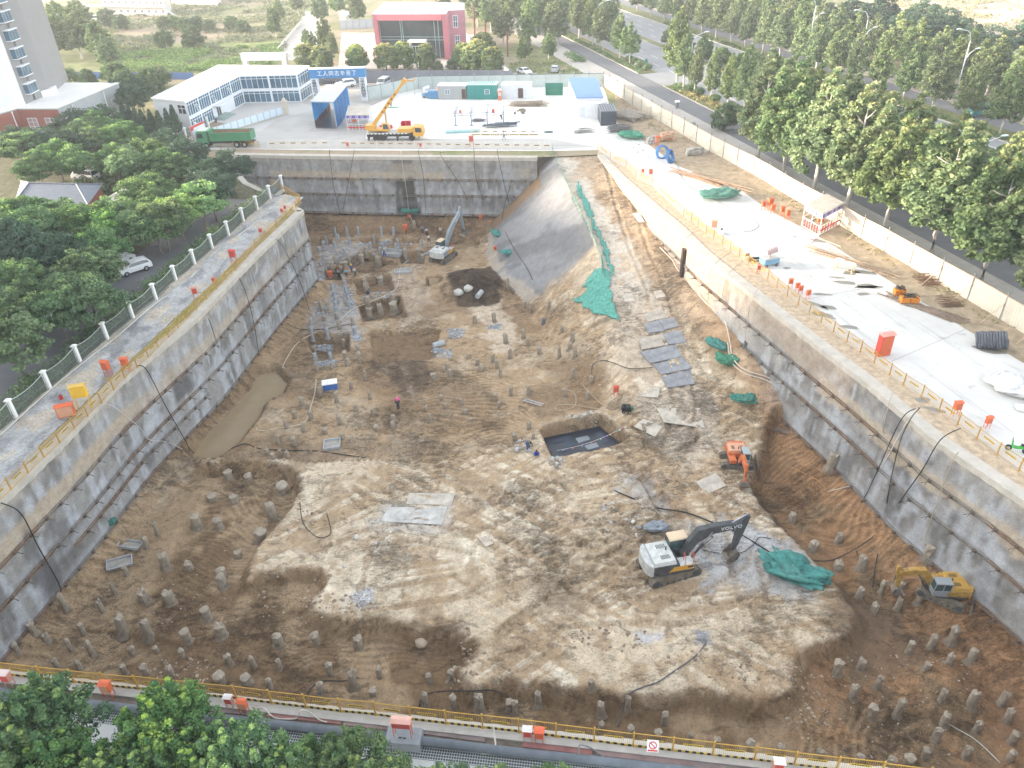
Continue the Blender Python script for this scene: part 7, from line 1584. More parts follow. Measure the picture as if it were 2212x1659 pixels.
for q,lb,cat,nm,c_ in ((zz([(1040,190),(1100,185),(1145,280),(1090,290)],1106,415),'pale flat board lying on the stones beside the ramp wall','board','flat_board',(.5,.5,.47)),(zz([(45,385),(180,405),(180,440),(50,425)],1659,829.5),'dark brown board stuck on the rust coloured bank','board','flat_board',(.16,.12,.10)),(zz([(1920,1340),(1985,1415),(2050,1385),(1990,1320)],553,829.5),'thin pale corner of a buried sheet sticking from the mud','board','flat_board',(.46,.4,.33)),(zz([(2,1310),(150,1255),(152,1262),(5,1325)],1106,829.5),'long thin plank lying on the smeared mud','plank','long_plank',(.46,.38,.28))):
    o=plate(q,lb,c_,.12,nm); o['category']=cat; del o['group']
# ------------------------------------------------ troughs, bins, ladder
def trough(u,v,ang,L,W,h,label,tilt=(0,0),col=(.42,.44,.46),dz=.0,inner=(.35,.33,.30)):
    root=thing('steel_trough',label,'trough',atT(u,v,dz),R(ang)); root.rotation_euler=(tilt[0],tilt[1],R(ang)); m=MB(); m.box(-L/2,L/2,-W/2,W/2,0,.05); 
    for x0,x1,y0,y1 in ((-L/2,L/2,-W/2,-W/2+.04),(-L/2,L/2,W/2-.04,W/2),(-L/2,-L/2+.04,-W/2,W/2),(L/2-.04,L/2,-W/2,W/2)): m.box(x0,x1,y0,y1,.05,h)
    m.box(-L/2-.05,L/2+.05,-W/2-.05,-W/2,h-.05,h).box(-L/2-.05,L/2+.05,W/2,W/2+.05,h-.05,h).box(-L/2-.05,-L/2,-W/2,W/2,h-.05,h).box(L/2,L/2+.05,-W/2,W/2,h-.05,h)
    m.build('shell',mat('galvanised',col,.5,.2,2,metal=.2),root); MB().box(-L/2+.05,L/2-.05,-W/2+.05,W/2-.05,.06,h*.3).build('mud_fill',mat('trough_mud',inner,.8,.3,2),root); return root
trough(718,962,8,1.7,1.6,.35,'square grey steel tray lying among the pile stubs in the brown field')
trough(262,1235-12,20,2.1,1.0,.35,'silver rectangular trough resting on a slim pile stub',tilt=(.25,0),dz=.3,col=(.5,.53,.57)); trough(282,1182,-8,2.0,1.1,.3,'crumpled pale trough tipped on its side by the slim pile stub',tilt=(-.2,.12),dz=.15,col=(.47,.48,.47))
trough(1180*.25+553,545*.25+415,-18,2.9,1.5,.8,'large silver tub beside the worker in blue in the far pit',tilt=(.15,0)); trough(1270*.25+553,690*.25+415,5,2.6,1.4,.35,'shallow silver tray on the flat soil above the squared pit')
b=thing('blue_bin','blue steel bin with a white lid in the brown pile field','bin',atT(714,838),R(12)); MB().box(-.85,.85,-.5,.5,0,.8).build('body',mat('bin_blue',(.05,.14,.42),.5,.15,1),b,bevel=.04); MB().box(-.9,.9,-.55,.55,.8,.92).box(-.3,-.1,-.2,.1,.92,1.1).build('lid',WFR(),b)
def ladder():
    a,c=atT(1132,866,.15),atT(1172,883,.25); r=thing('ladder','aluminium ladder lying on the brown mud above the black lined pit','ladder',a); d=c-a; L=d.length; r.rotation_euler=(0,0,math.atan2(d[1],d[0])); m=MB(); m.bar((0,-.22,.05),(L,-.22,.1),.06).bar((0,.22,.05),(L,.22,.1),.06)
    m.build('rail',mat('aluminium',(.55,.56,.57),.4,.1,2,metal=.4),r); m=MB()
    for k in range(12): x=L*(k+.5)/12; m.bar((x,-.22,.08),(x,.22,.08),.04)
    m.build('rung',mat('aluminium',(.5,.5,.5)),r)
ladder()
# black membrane in the lined pit with laps and bunting
zc=-12.86; rim=[at(u,v,zc) for u,v in ((1178,953),(1278,924),(1322,957),(1230,986),(1196,990))]
m=MB(); Q=[at(u,v,zc) for u,v in ((1172,942),(1296,908),(1348,962),(1200,1000))]; m.prism([xy(p) for p in Q][::-1],zc,zc+.05); o=m.build('pit_membrane',mat('membrane',(.022,.028,.042),.32,.25,1.,spec=.6)); tag(o,'black waterproof sheet lining the square pit','membrane')
for i,(q,cc) in enumerate((([(1215,945),(1232,942),(1245,965),(1228,970)],(.045,.06,.085)),([(1243,948),(1268,942),(1275,950),(1250,958)],(.22,.25,.27)),([(1262,964),(1288,957),(1294,966),(1270,973)],(.24,.27,.29)),([(1284,938),(1296,934),(1318,955),(1305,960)],(.06,.075,.1)),([(1190,952),(1208,947),(1215,954),(1196,960)],(.05,.065,.09)))):
    Q=[at(u,v,zc) for u,v in q]; o=MB().prism([xy(p) for p in Q][::-1],zc+.055,zc+.09).build('membrane_patch',mat('mem%d'%i,cc,.5,.2,1)); tag(o,('bare concrete square' if i in (1,2) else 'overlapping strip of black sheet')+' on the lined pit floor, '+['beside the squatting worker','in the middle of the pit','towards the prohibition rail','under the stony far corner','at the muddy end'][i],'membrane patch')
def bunting():
    a,b=atT(1203,981,.5),atT(1352,930,.6); N=22; pts=[a.lerp(b,i/N)+Vector((0,0,-.5*math.sin(math.pi*i/N))) for i in range(N+1)]; r=thing('bunting','string of small coloured pennants sagging over the black lined pit','bunting',a)
    MB().tube([p-a for p in pts],.02,4).build('string',WFR(),r)
    cols=[(.6,.05,.08),(.05,.35,.2),(.65,.66,.68),(.55,.1,.3),(.1,.2,.5),(.6,.5,.1)]
    for i in range(1,N,1): p=pts[i]-a; c=cols[i%6]; MB().add([p+Vector((-.14,0,0)),p+Vector((.14,0,0)),p+Vector((0,.02,-.3)),p+Vector((0,.03,0))],[(0,1,2),(1,0,3),(0,2,3),(1,3,2)]).build('pennant',mat('pennant%d'%(i%6),c,.7,.05,2),r)
bunting()
# ------------------------------------------------ green nets
def NET(c):
    k='net_%.2f'%c[1]; n=k in MATS; m=mat(k,tuple(q*.85+.04 for q in c),.9,.35,2.6,.08)
    if not n: m.node_tree.nodes['Principled BSDF'].inputs['Alpha'].default_value=.72
    return m
def heap(name,label,cat,p,rx,ry,h,col,ang=0,seed=1,rough=.45,m=None,n=(40,24),scale=1.6):
    b=MB().sphere((0,0,0),1,*n); V=[]
    for v in b.v:
        v=Vector(v); k=1+rough*mnoise.noise(v*scale+Vector((seed*3,0,0)))+rough*.7*mnoise.noise(v*scale*3.2+Vector((0,seed,0))); V.append((v[0]*rx*k,v[1]*ry*k,max(-.05,(v[2]*.5+.5)**.8*h*k-.1)))
    b.v=V; o=b.build(name,m or NET(col),smooth=True); o.location=p; o.rotation_euler=(0,0,ang); tag(o,label,cat); return o
TG=(.06,.34,.30); GG=(.03,.25,.17)
heap('net_heap','big turquoise net heap crumpled on the pale mud by the excavator bucket','net',atT(1716,1238),2.6,1.5,1.0,TG,R(-35),3,.6)
heap('net_heap','green and blue net bundle on the mud above the orange excavator','net',atT(1607,866),1.5,.8,.7,(.03,.28,.22),R(-20),4,.5)
heap('net_heap','turquoise net bundle on the soil bank, upper end of the pair by the hose','net',atT(1545,748),1.5,.7,.8,TG,R(-60),5); heap('net_heap','darker green net bundle on the soil bank, lower end of the pair by the hose','net',atT(1570,783),1.3,1.0,.9,(.03,.30,.18),R(-60),6)
heap('net_heap','small round green net ball at the foot of the long shotcrete wall','net',atT(242,1137,.3),.6,.5,.8,(.03,.25,.19),0,7,.3)
heap('net_heap','small green net bundle hung on the ledge of the dark far wall','net',onplane(FC[1],FC[2],887,458)+Vector((0,-.7,.1)),1.5,.6,.8,(.03,.24,.18),0,8,.4)
heap('net_heap','green sheeted mound on the concrete pad','net',at(1555,428),2.9,1.4,1.4,(.06,.27,.20),R(10),9,.3); heap('net_heap','green net spread among the scrap beside the first pad bricks','net',at(1362,297),2.2,1.5,.9,(.04,.30,.22),R(-40),10,.5)
heap('net_heap','turquoise net lying on the soil by the bottom of the sprayed slope, upper one','net',atT(1076,508),1.6,.7,.5,TG,R(-60),11,.6); heap('net_heap','turquoise net lying on the soil below the sprayed slope, lower one','net',atT(1098,548),1.4,.6,.5,TG,R(-30),12,.6)
heap('net_heap','green mat with tools on the yard behind the crane','net',at(848,232),1.9,.6,.15,(.03,.33,.16),0,13,.2); heap('net_heap','flat bit of green net on the yard by the striped rail end','net',at(1185,286),.8,.5,.3,(.05,.16,.14),0,14,.3)
heap('tarpaulin_heap','crumpled white tarpaulin on the pad at the picture edge','tarpaulin',at(2195,842),2.2,1.7,.8,(.62,.62,.61),R(-30),15,.5,m=mat('tarp_white',(.64,.64,.63),.6,.06,2,.03)); heap('tarpaulin_heap','small white bag beside the crumpled tarpaulin','tarpaulin',at(2208,885),.6,.5,.4,(.62,.62,.61),R(-30),16,.3,m=mat('tarp_white',(.64,.64,.63)))
heap('tarpaulin_heap','grey-blue plastic sheet draped behind the big excavator cab','tarpaulin',atT(1418,1142),1.1,.7,.7,(.3,.33,.37),0,17,.4,m=mat('tarp_grey',(.26,.29,.32),.6,.2,2))
def drape(name,label,cat,poly,col,seed,lift=.18,zf=None,step=.22,folds=.12,holes=()):
    P=[atT(u,v) for u,v in poly]; A=np.array([[p[0],p[1]] for p in P]); x=np.arange(A[:,0].min()-.3,A[:,0].max()+.3,step); y=np.arange(A[:,1].min()-.3,A[:,1].max()+.3,step)
    X,Y=np.meshgrid(x,y,indexing='ij'); s,_=polyd(X+(fbm(X,Y,1.2,2,seed)-.5)*.8,Y+(fbm(X,Y,1.2,2,seed+1)-.5)*.8,A); k=s>0
    for h_ in holes: 
        c=atT(h_[0],h_[1]); k&=np.hypot(X-c[0],Y-c[1])>h_[2]
    Z=np.array([[T(a,b) for b in y] for a in x]); Z=Z+lift+folds*(fbm(X,Y*2,.9,3,seed+2)-.3)*2
    q=gridquads(len(x),len(y)).reshape(len(x)-1,len(y)-1,4); kk=k[:-1,:-1]&k[1:,:-1]&k[:-1,1:]&k[1:,1:]
    c=P[0]; V=np.stack([X-c[0],Y-c[1],Z-c[2]],-1).reshape(-1,3); Fq=q[kk]; used=np.unique(Fq); mp=np.zeros(len(V),int); mp[used]=np.arange(len(used))
    o=linkmesh(name,npmesh(name,V[used],mp[Fq],None,[NET(col)])); o.location=c; sd=o.modifiers.new('s','SOLIDIFY'); sd.thickness=.03; tag(o,label,cat); return o
drape('green_sheet','large turquoise net sheet spread down the slope at the end of the ramp fence','net',[(1290,580),(1320,590),(1322,640),(1341,698),(1300,690),(1262,668),(1230,656),(1250,625),(1280,590)],(.10,.42,.34),21,holes=((1253,634,.7),))
drape('green_sheet','narrow turquoise net strip lying along the edge of the ramp','net',[(1240,380),(1262,420),(1290,480),(1305,520),(1325,570),(1332,600),(1318,600),(1296,530),(1275,480),(1245,420)],(.08,.38,.32),23,step=.25)
# net fence along the ramp edge
def netfence():
    uv=[(1195,327),(1206,352),(1222,392),(1240,432),(1258,462),(1276,500),(1290,530),(1302,560),(1305,605)]; P=[atT(u,v) for u,v in uv]; root=thing('ramp_net_fence','leaning green net fence on thin posts down the edge of the ramp','fence',P[0]); V=[];Fs=[]; n=0
    mb=MB()
    for i in range(len(P)-1):
        for k in range(6):
            p=P[i].lerp(P[i+1],k/6)-P[0]; h=.95*(.75+.35*mnoise.noise((i+k*.3,0,3))); off=Vector((-.28+.2*mnoise.noise((i*2+k,5,1)),0,0)); V+=[p+Vector((0,0,.05)),p+off*.5+Vector((0,0,h*.55)),p+off+Vector((0,0,h))]; n+=1
    for j in range(n-1):
        for k in range(2): Fs.append((j*3+k,(j+1)*3+k,(j+1)*3+k+1,j*3+k+1))
    o=mb.add(V,Fs).build('net',NET((.12,.38,.25)),root); s=o.modifiers.new('s','SOLIDIFY'); s.thickness=.03
    for p in P: q=p-P[0]; MB().cyl(q-Vector((0,0,.2)),q+Vector((-.15,0,1.25)),.035,n=6).build('post',mat('fence_stake',(.35,.38,.25),.8,.2,3),root)
netfence()
# ------------------------------------------------ cables and hoses
def curve(pts,n=8):
    P=[pts[0]]+list(pts)+[pts[-1]]; o=[]
    for i in range(1,len(P)-2):
        a,b,c,d=P[i-1],P[i],P[i+1],P[i+2]
        for k in range(n):
            t=k/n; o.append(.5*((2*b)+(-a+c)*t+(2*a-5*b+4*c-d)*t*t+(-a+3*b-3*c+d)*t**3))
    o.append(P[-1]); return o
def cable(label,pts,r,col,name='cable',cat='cable',rough=.6):
    c=curve(pts); O=c[0]; o=MB().tube([p-O for p in c],r*.75,6).build(name,mat('cable_%.2f_%.2f'%(col[0],col[2]),col,rough,.1,2),smooth=True); o.location=O; tag(o,label,cat); return o
KB=(.03,.032,.035); KW=(.62,.58,.50); KG=(.35,.35,.34)
lw=lambda u,v: onplane(LC[0],LC[-2],u,v)+Vector((.55,0,0)); rw=lambda u,v:onplane(RC[4],RC[8],u,v)+Vector((-.7,0,0)); fw_=lambda u,v:onplane(FC[1],FC[2],u,v)+Vector((0,-.5,0))
g0=lambda u,v,z=.1: at(u,v,z); gt=lambda u,v: atT(u,v,.08)
cable('black cable hanging down the long wall from the orange rail box to the pond',[g0(296,790),lw(305,800),lw(345,875),lw(388,950),gt(412,975)],.06,KB)
cable('second black cable crossing the long wall above the pond',[g0(425,671),lw(440,690),lw(470,770),lw(520,900*.0+820),gt(560,860)] ,.05,KB)
cable('black cable down the long wall between two orange boxes',[g0(500,590),lw(512,610),lw(535,680),gt(560,770)],.05,KB)
cable('black cable by the wall corner, ending among the blue piles',[g0(585,512),lw(600,530),lw(640,610),gt(668,670)],.05,KB)
cable('black cable swinging down the near end of the long wall',[g0(2,1086),lw(30,1110),lw(70,1185),lw(115,1265),gt(128,1290)],.07,KB)
cable('thin white hose drooping over the long wall above the steel trough',[g0(220,872),lw(235,880),lw(290,925),lw(310,950),lw(350,955),gt(395,972)],.045,(.5,.5,.5),'hose','hose')
cable('long white hose along the railing foot on the sprayed bank',[g0(0,940,.3),g0(60,885,.5),g0(120,832,.4),g0(190,775,.4),g0(255,725,.4),g0(330,660,.4),g0(400,610,.3),g0(470,540,.3),g0(540,490,.3),g0(585,450,.2)],.06,(.62,.60,.55),'hose','hose')
for i,(a,b,c,d) in enumerate((((713,330),(722,400),(735,455),(738,470)),((765,330),(752,400),(742,450),(745,465)),((1024,325),(1028,380),(1045,430),(1050,470)),((1075,330),(1090,400),(1100,440),(1102,480)),((905,330),(915,380),(920,455),(922,470)),((953,335),(990,390),(1010,430),(1020,470)))):
    cable(['black cable on the dark wall below the arch','black cable crossing it from the other side','black cable on the dark wall below the red yard box','thick black cable at the end of the dark wall by the slope','black cable hanging mid way on the dark far wall','slanting black cable on the dark far wall'][i],[g0(a[0],a[1]-6)]+[fw_(*q) for q in (a,b,c)],.055,KB)
cable('pale hose hanging down the middle of the dark wall to a stub',[g0(866,326),fw_(868,340),fw_(880,420),fw_(884,455),gt(896,490)],.05,(.5,.48,.44),'hose','hose')
cable('black cable drooping over the sprayed slope',[fw_(1102,400),atT(1085,470,.1),atT(1100,520,.1),atT(1135,575,.1),atT(1150,605,.1)],.06,KB)
cable('black cable, outer of two hung over the wall by the dug bank',[g0(1985,880,1),rw(1965,905),rw(1915,1010),rw(1880,1080),rw(1870,1110)-Vector((1,0,0)),gt(1852,1200)],.055,KB)
cable('black cable, inner of two hung over the wall by the dug bank',[g0(1988,880,1),rw(1985,905),rw(1960,960),rw(1935,1070),gt(1915,1130),gt(1895,1200),gt(1885,1270)],.055,KB)
cable('black cable sweeping from the pad rail down to the turquoise net heap',[g0(2075,925,1),rw(2050,950),rw(2010,1015),rw(1960,1085),gt(1930,1115),gt(1880,1165),gt(1800,1210),gt(1735,1210)],.06,KB)
cable('white hose with a tee end on the rust coloured bank',[rw(2000,880),rw(1965,930),rw(1920,1010),gt(1870,1040),gt(1840,1050),gt(1788,1063)],.05,(.62,.58,.5),'hose','hose')
cable('tan rope hanging over the wall next to the yellow excavator',[rw(2090,975),rw(2075,1000),rw(2040,1090),rw(2015,1170),gt(2005,1190)],.05,(.40,.35,.26),'rope','rope')
cable('tan rope hanging over the wall above the drainage stub',[g0(1950,826,.5),rw(1945,850),rw(1925,930),gt(1914,965)],.05,(.40,.34,.25),'rope','rope')
cable('brown cable on the beige wall above the ramp stones',[g0(1512,495,.6),rw(1490,520),rw(1487,560)],.04,(.2,.16,.12)); cable('brown cable with a loop on the beige wall',[g0(1578,545,.6),rw(1550,580),rw(1542,650)],.04,(.2,.16,.12)); cable('tan cable on the beige wall below the grey fan cart',[g0(1605,565,.6),rw(1588,590),rw(1572,640)],.04,(.35,.28,.2)); cable('pale cable on the beige wall between the two upper steel rows',[g0(1655,605,.6),rw(1640,640),rw(1628,690),rw(1622,735)],.04,(.42,.36,.28))
WH_=[(1425,540),(1450,565),(1465,590),(1495,610),(1515,650),(1560,690),(1575,740),(1583,780),(1610,805),(1660,822),(1700,845),(1750,890),(1775,930),(1830,985),(1900,1050),(1955,1120)]
cable('thick pale hose snaking along the foot of the pad wall, upper strand',[atT(u,v,.35) for u,v in WH_],.09,(.60,.54,.46),'hose','hose'); cable('thick pale hose snaking along the foot of the pad wall, lower strand',[atT(u-4,v+5,.3) for u,v in WH_[6:]],.08,(.62,.57,.5),'hose','hose')
cable('tan hose across the brown field to the trodden soil by the pond',[gt(*p) for p in ((885,560),(865,580),(858,620),(830,640),(795,655),(760,670),(725,700),(680,720),(640,745),(612,790),(615,795))],.07,(.55,.48,.38),'hose','hose')
cable('tan hose running down past the pile stubs to the pond bank',[gt(*p) for p in ((683,820),(680,850),(668,890),(655,915),(600,927),(562,932),(553,925))],.07,(.58,.5,.4),'hose','hose')
cable('thick black hose along the lip of the dug area below the brown field',[gt(*p) for p in ((500,970),(530,960),(560,970),(620,974),(680,975),(740,983),(790,990))],.07,KB,'hose','hose')
cable('black hose lying across the far squared pits',[gt(*p) for p in ((620,700),(650,712),(700,712),(760,700),(810,690),(860,680),(880,655))],.06,KB,'hose','hose')
cable('black hose coiled by the far wall',[gt(*p) for p in ((670,500),(672,487),(690,484),(712,487),(700,497),(680,499))],.06,KB,'hose','hose')
cable('thick black hose in front of the big excavator',[gt(*p) for p in ((1325,1060),(1360,1075),(1420,1098),(1480,1108),(1540,1130),(1590,1150),(1640,1180),(1680,1205),(1700,1215))],.09,KB,'hose','hose')
cable('looped thin cable on the grey mud under the excavator bucket',[gt(*p) for p in ((1510,1165),(1540,1160),(1515,1185),(1545,1195),(1600,1195),(1630,1175),(1640,1162),(1665,1165))],.045,KB)
cable('grey hose from the small dark sump over the striped bank to the rail',[gt(*p) for p in ((1525,1390),(1500,1420),(1450,1455),(1420,1475),(1390,1485),(1360,1500),(1345,1530),(1335,1570))],.07,(.12,.12,.125),'hose','hose')
cable('dark hose curving between pile stubs near the guard rail',[gt(*p) for p in ((660,1510),(675,1485),(700,1472),(740,1472),(775,1465))],.06,KB,'hose','hose'); cable('dark hose rising to the cut bank near the guard rail',[gt(*p) for p in ((905,1530),(915,1505),(950,1495),(1020,1494),(1060,1492),(1085,1500))],.06,KB,'hose','hose')
cable('dark cable loop on the mud near the smooth boulder',[gt(*p) for p in ((648,1085),(655,1130),(680,1158),(700,1162),(715,1150),(706,1110))],.05,KB)
cable('pale hose loops beside the ladder',[gt(*p) for p in ((1215,840),(1240,850),(1244,870),(1235,882),(1205,888),(1202,878),(1230,875),(1290,884),(1310,880),(1295,870),(1260,835))],.045,(.5,.43,.3),'hose','hose')
cable('dark hose curling at the plate walkway',[gt(*p) for p in ((1278,820),(1280,790),(1300,780),(1325,785),(1360,797),(1410,795))],.06,(.1,.09,.08),'hose','hose')
cable('orange cord across the rust coloured bank',[gt(*p) for p in ((1630,945),(1665,975),(1710,1010),(1760,1035),(1785,1058))],.04,(.5,.27,.1),'cord','cord')
cable('pale cord crossing the lowest pile stubs',[gt(*p) for p in ((2040,1560),(2065,1575),(2100,1595),(2130,1620),(2160,1650))],.06,(.5,.5,.46),'cord','cord')
cable('long dark cable across the concrete pad',[at(u,v,.03) for u,v in ((1420,312),(1437,340),(1460,350),(1470,380),(1500,410),(1560,440),(1610,465),(1638,485),(1625,498),(1605,500))],.05,(.2,.2,.2)); cable('pale looping cord on the concrete pad near the orange crates',[at(u,v,.03) for u,v in ((1792,610),(1830,640),(1840,665),(1860,680),(1855,672))],.03,(.6,.6,.58),'cord','cord')
cable('pale hose loop on the pad by the plank roofed shelter',[at(u,v,.04) for u,v in ((1745,510),(1715,510),(1720,520),(1750,525),(1765,515),(1810,530),(1815,535))],.05,(.6,.52,.42),'hose','hose')
# big grey pipe and grate channel by the near trees
def near_strip():
    f=lambda u,v,z: at(u,v,z)
    pp=[(-60,1478),(120,1506),(400,1538),(553,1554),(700,1570),(860,1588),(1106,1618),(1250,1633),(1450,1655),(1700,1686),(1950,1715)]
    o=MB().tube([f(u,v+6,.35) for u,v in pp],.24,12).build('drain_pipe',mat('pipe_grey',(.13,.15,.175),.5,.25,1.),smooth=True); tag(o,'thick blue-grey pipe running along behind the striped toe boards','pipe')
    m=MB(); a,b=f(-60,1510,.05),f(1900,1730,.05); d=(b-a); L=d.length; d.normalize(); n=Vector((-d[1],d[0],0))
    for k in range(6): m.bar(a+n*(k*.16-.5),b+n*(k*.16-.5),.03,.04)
    i=0
    while i*.14<L: q=a+d*(i*.14); m.bar(q-n*.5,q+n*.32,.03,.03); i+=1
    o=m.build('channel_grate',mat('grate_steel',(.44,.47,.48),.5,.1,2)); tag(o,'long steel channel grating beside the thick pipe','grating')
    o=MB().prism([xy(a-n*.52),xy(b-n*.52),xy(b+n*.36),xy(a+n*.36)],.005,.02).build('channel_bed',mat('channel_dark',(.07,.075,.08),.8)); tag(o,kind='structure')
    r=random.Random(4)
    for i,(u0,v0,u1,v1) in enumerate(((60,1488,160,1500),(330,1505,440,1518),(440,1522,545,1533),(580,1535,740,1552),(745,1554,850,1565),(900,1570,1050,1590),(1130,1600,1280,1618),(1290,1618,1500,1642),(1500,1645,1700,1668))):
        p,q=f(u0,v0+1,.03),f(u1,v1+1,.03); dd=(q-p); o=MB().box(0,dd.length,-.35,.35,0,.06).build('laid_board',mat('board%d'%(i%3),((.27,.13,.12),(.24,.17,.16),(.20,.16,.155))[i%3],.85,.25,1)); o.location=p; o.rotation_euler=(0,0,math.atan2(dd[1],dd[0])); tag(o,'faded reddish board, '+ordw(i)+' in the line of boards starting at the pink roofed box end','board','boards laid behind the guard rail')
near_strip()
cable('pale hose looping over the thick pipe near the middle of the rail',[at(u,v,z) for u,v,z in ((555,1532,.2),(570,1530,.8),(585,1545,.5),(600,1552,.2),(640,1552,.2),(650,1535,.9),(668,1538,.5),(690,1555,.2),(706,1560,.2))],.06,(.55,.51,.45),'hose','hose'); cable('pale hose coming off the rail with a coil on the grating',[at(u,v,z) for u,v,z in ((1066,1567,.9),(1068,1590,.5),(1070,1610,.5),(1058,1625,.2),(1042,1628,.1),(1040,1618,.1),(1056,1615,.1),(1060,1624,.1))],.06,(.55,.51,.45),'hose','hose')
cable('dark hose bending out of the thick pipe past the red stand',[at(u,v,z) for u,v,z in ((1250,1634,.5),(1252,1610,.9),(1275,1615,.4),(1300,1632,.2),(1340,1658,.1))],.06,(.2,.2,.2),'hose','hose')
# ------------------------------------------------ switch boxes on stands
def ebox(label,p,s=1.,col=(.58,.13,.06),ang=0,leg=.7,w=.6,h=.75,roof=None,kind='switch_box'):
    r=thing(kind,label,'switch box',p,ang); r.scale=(s*.88,)*3; cm=mat('box_%.2f_%.2f'%(col[0],col[1]),col,.55,.1,2)
    MB().box(-w/2,w/2,-.2,.2,leg,leg+h).build('cabinet',cm,r,bevel=.02); MB().prism([(-w/2-.06,-.28),(w/2+.06,-.28),(w/2+.06,.26),(-w/2-.06,.26)],leg+h,leg+h+.1,[(-w/2-.03,-.05),(w/2+.03,-.05),(w/2+.03,.05),(-w/2-.03,.05)]).build('roof',roof and mat('boxroof%.2f_%.2f'%tuple(roof[:2]),roof,.7) or cm,r)
    MB().box(-w/2+.06,w/2-.06,-.215,-.2,leg+.06,leg+h-.06).box(w*.3,w*.36,-.24,-.215,leg+.3,leg+.42).build('door',mat('boxdoor_%.2f'%col[0],tuple(c*.9 for c in col),.5,.08,2),r)
    if leg>.05:
        for x in (-w/2+.04,w/2-.04): MB().bar((x,-.16,0),(x,-.16,leg),.04).bar((x,.16,0),(x,.16,leg),.04).bar((x,-.16,leg*.4),(x,.16,leg*.4),.03).build('leg',cm,r)
    return r
OC=(.60,.14,.06); PK=(.55,.26,.20)
EB=[(470,562-38,'orange-red box on the sprayed bank between two yellow rail posts, nearest the corner',1.3),]
for u,v,s,lb,col in ((506,567,1.3,'tall red switch box behind the yellow rail below the far railing',(.55,.09,.07)),(425,645,1.1,'salmon switch box with a pale lid behind the yellow rail',PK),(464,615,.7,'very small red box fixed low on the yellow rail',OC),(236,812,1.3,'small orange box on the yellow rail beside a bigger red one',OC),(276,802,1.2,'red-orange box mounted on the yellow rail above the hanging black cable',OC),
  (565,510,.9,'pinkish box at the yellow rail near the wall return',PK),(611,465,.8,'pale pink box standing near the rail corner',PK),(617,457,.7,'cream topped little box at the bend of the rail',PK),
  (1541,503,1.3,'pale orange cabinet on the pad rail beside the small pump',(.62,.33,.2)),(1405,384,1.,'orange box on the pad rail near its ramp end',OC),(1388,378,.7,'thin orange box next to the pad rail start',OC),
  (1648,455,1.,'orange switch box on legs, alone by the pad kerb trio',OC),(1662,455,1.3,'taller orange switch box on legs in the pad kerb group',OC),(1668,462,1.,'orange box partly behind the taller one on the pad',OC),(1688,467,1.,'orange switch box on legs with its back to the dirt strip',OC),(1700,475,1.,'orange switch box on legs close to the plank roofed shelter',OC),
  (1706,622,.9,'pinkish orange box standing just behind the pad rail',(.60,.24,.13)),(1721,630,.8,'first of two orange boxes side by side behind the pad rail',OC),(1728,636,.8,'second of two orange boxes side by side behind the pad rail',OC),(1744,646,.8,'orange box on its own a step past the side by side pair',OC),(1755-118,590,.8,'salmon box beside the blue cart on the pad',PK),
  (2062,898,1.1,'red-orange board box behind the pad rail beyond the big red cabinet',OC),(2130,925,.9,'little orange box with a pitched lid on the pad near the scooter',OC),
  (877,505,1.3,'tall narrow orange box near the foot of the dark far wall',(.66,.14,.05)),(715,605,1.2,'orange box standing beside the workers in the far pit',(.66,.14,.05)),(597,687,1.1,'orange box against the foot of the long wall by the blue piles',(.66,.14,.05)),(673,594,1.,'orange box on the wall foot near the wall corner',(.66,.14,.05)),(1330,855,1.,'red box on legs standing on the tan plates',(.60,.08,.05)),(1070,545,.8,'small orange box near the turquoise nets under the sprayed slope',(.66,.14,.05)),
  (1019,317,1.4,'red box on legs at the cream rail above the far wall',(.50,.12,.09)),(909,322,.8,'pale orange box on the cream rail in front of the crane',PK),(752,321,.8,'little red box on the cream rail below the blue shed',(.6,.1,.08)),(1340-13,262,1.2,'orange box by the scrap sheets and cable heap',OC),(1216-150,249+2,1.,'red chair shaped box under the canopy frame end',(.55,.08,.06)),(995,254*1.0-4,.8,'red stool box on the bright yard under the canopy',(.6,.1,.08)),(1420,318,1.4,'orange drum box beside the blue hose rings',(.62,.13,.05)),(545,307,.9,'pink box behind the short yellow rail at the lorry',PK)):
    inpit=v>480 and ((u>560 and u<1200 and v<700) or u==1330) and u not in(565,)
    p=atT(u,v) if (inpit and u not in (565,)) else at(u,v); ebox(lb,p,s,col,random.uniform(-.3,.3))
for u,v in ((1534,452),(1927,452)):
    pass
for i,(u,v) in enumerate(((884,464),(1038,466),(1058,480))): ebox(('orange box','orange box','orange box')[i]+(' on the ledge at the foot of the dark wall beside the green bundle',' on the ledge at the foot of the dark wall near its end',' where the dark wall meets the sprayed slope')[i],fw_(u,v)+Vector((0,-.3,-.7)),.9,(.66,.14,.05))
r=ebox('yellow double cabinet on tall legs on the sprayed bank behind the rail',at(185,882),1.5,(.75,.47,.05),R(15),1.0,.95,.9,roof=(.6,.4,.1)); ebox('wide orange cabinet standing on the sprayed bank near the railing',at(147,900,.2),1.6,(.62,.13,.07),R(20),.1,1.0,.8)
ebox('tall red cabinet with a pale lid on the concrete pad just behind the rail',at(1905,766),1.9,(.60,.085,.06),R(12),0.,.75,1.35,roof=(.6,.3,.25))
p=at(875,1605); r=ebox('red roofed open switch stand on a concrete block over the thick pipe',p+Vector((0,0,.75)),1.05,(.55,.16,.11),R(-7),.9,1.1,.6,roof=(.62,.36,.30)); r['category']='switch box'
o=MB().box(-.95,.95,-.5,.5,0,.75).build('concrete_block',mat('block_grey',(.25,.27,.29),.9,.15,2,.02),bevel=.03); o.location=p; o.rotation_euler=(0,0,R(-7)); tag(o,'grey concrete block under the red roofed stand','concrete block')
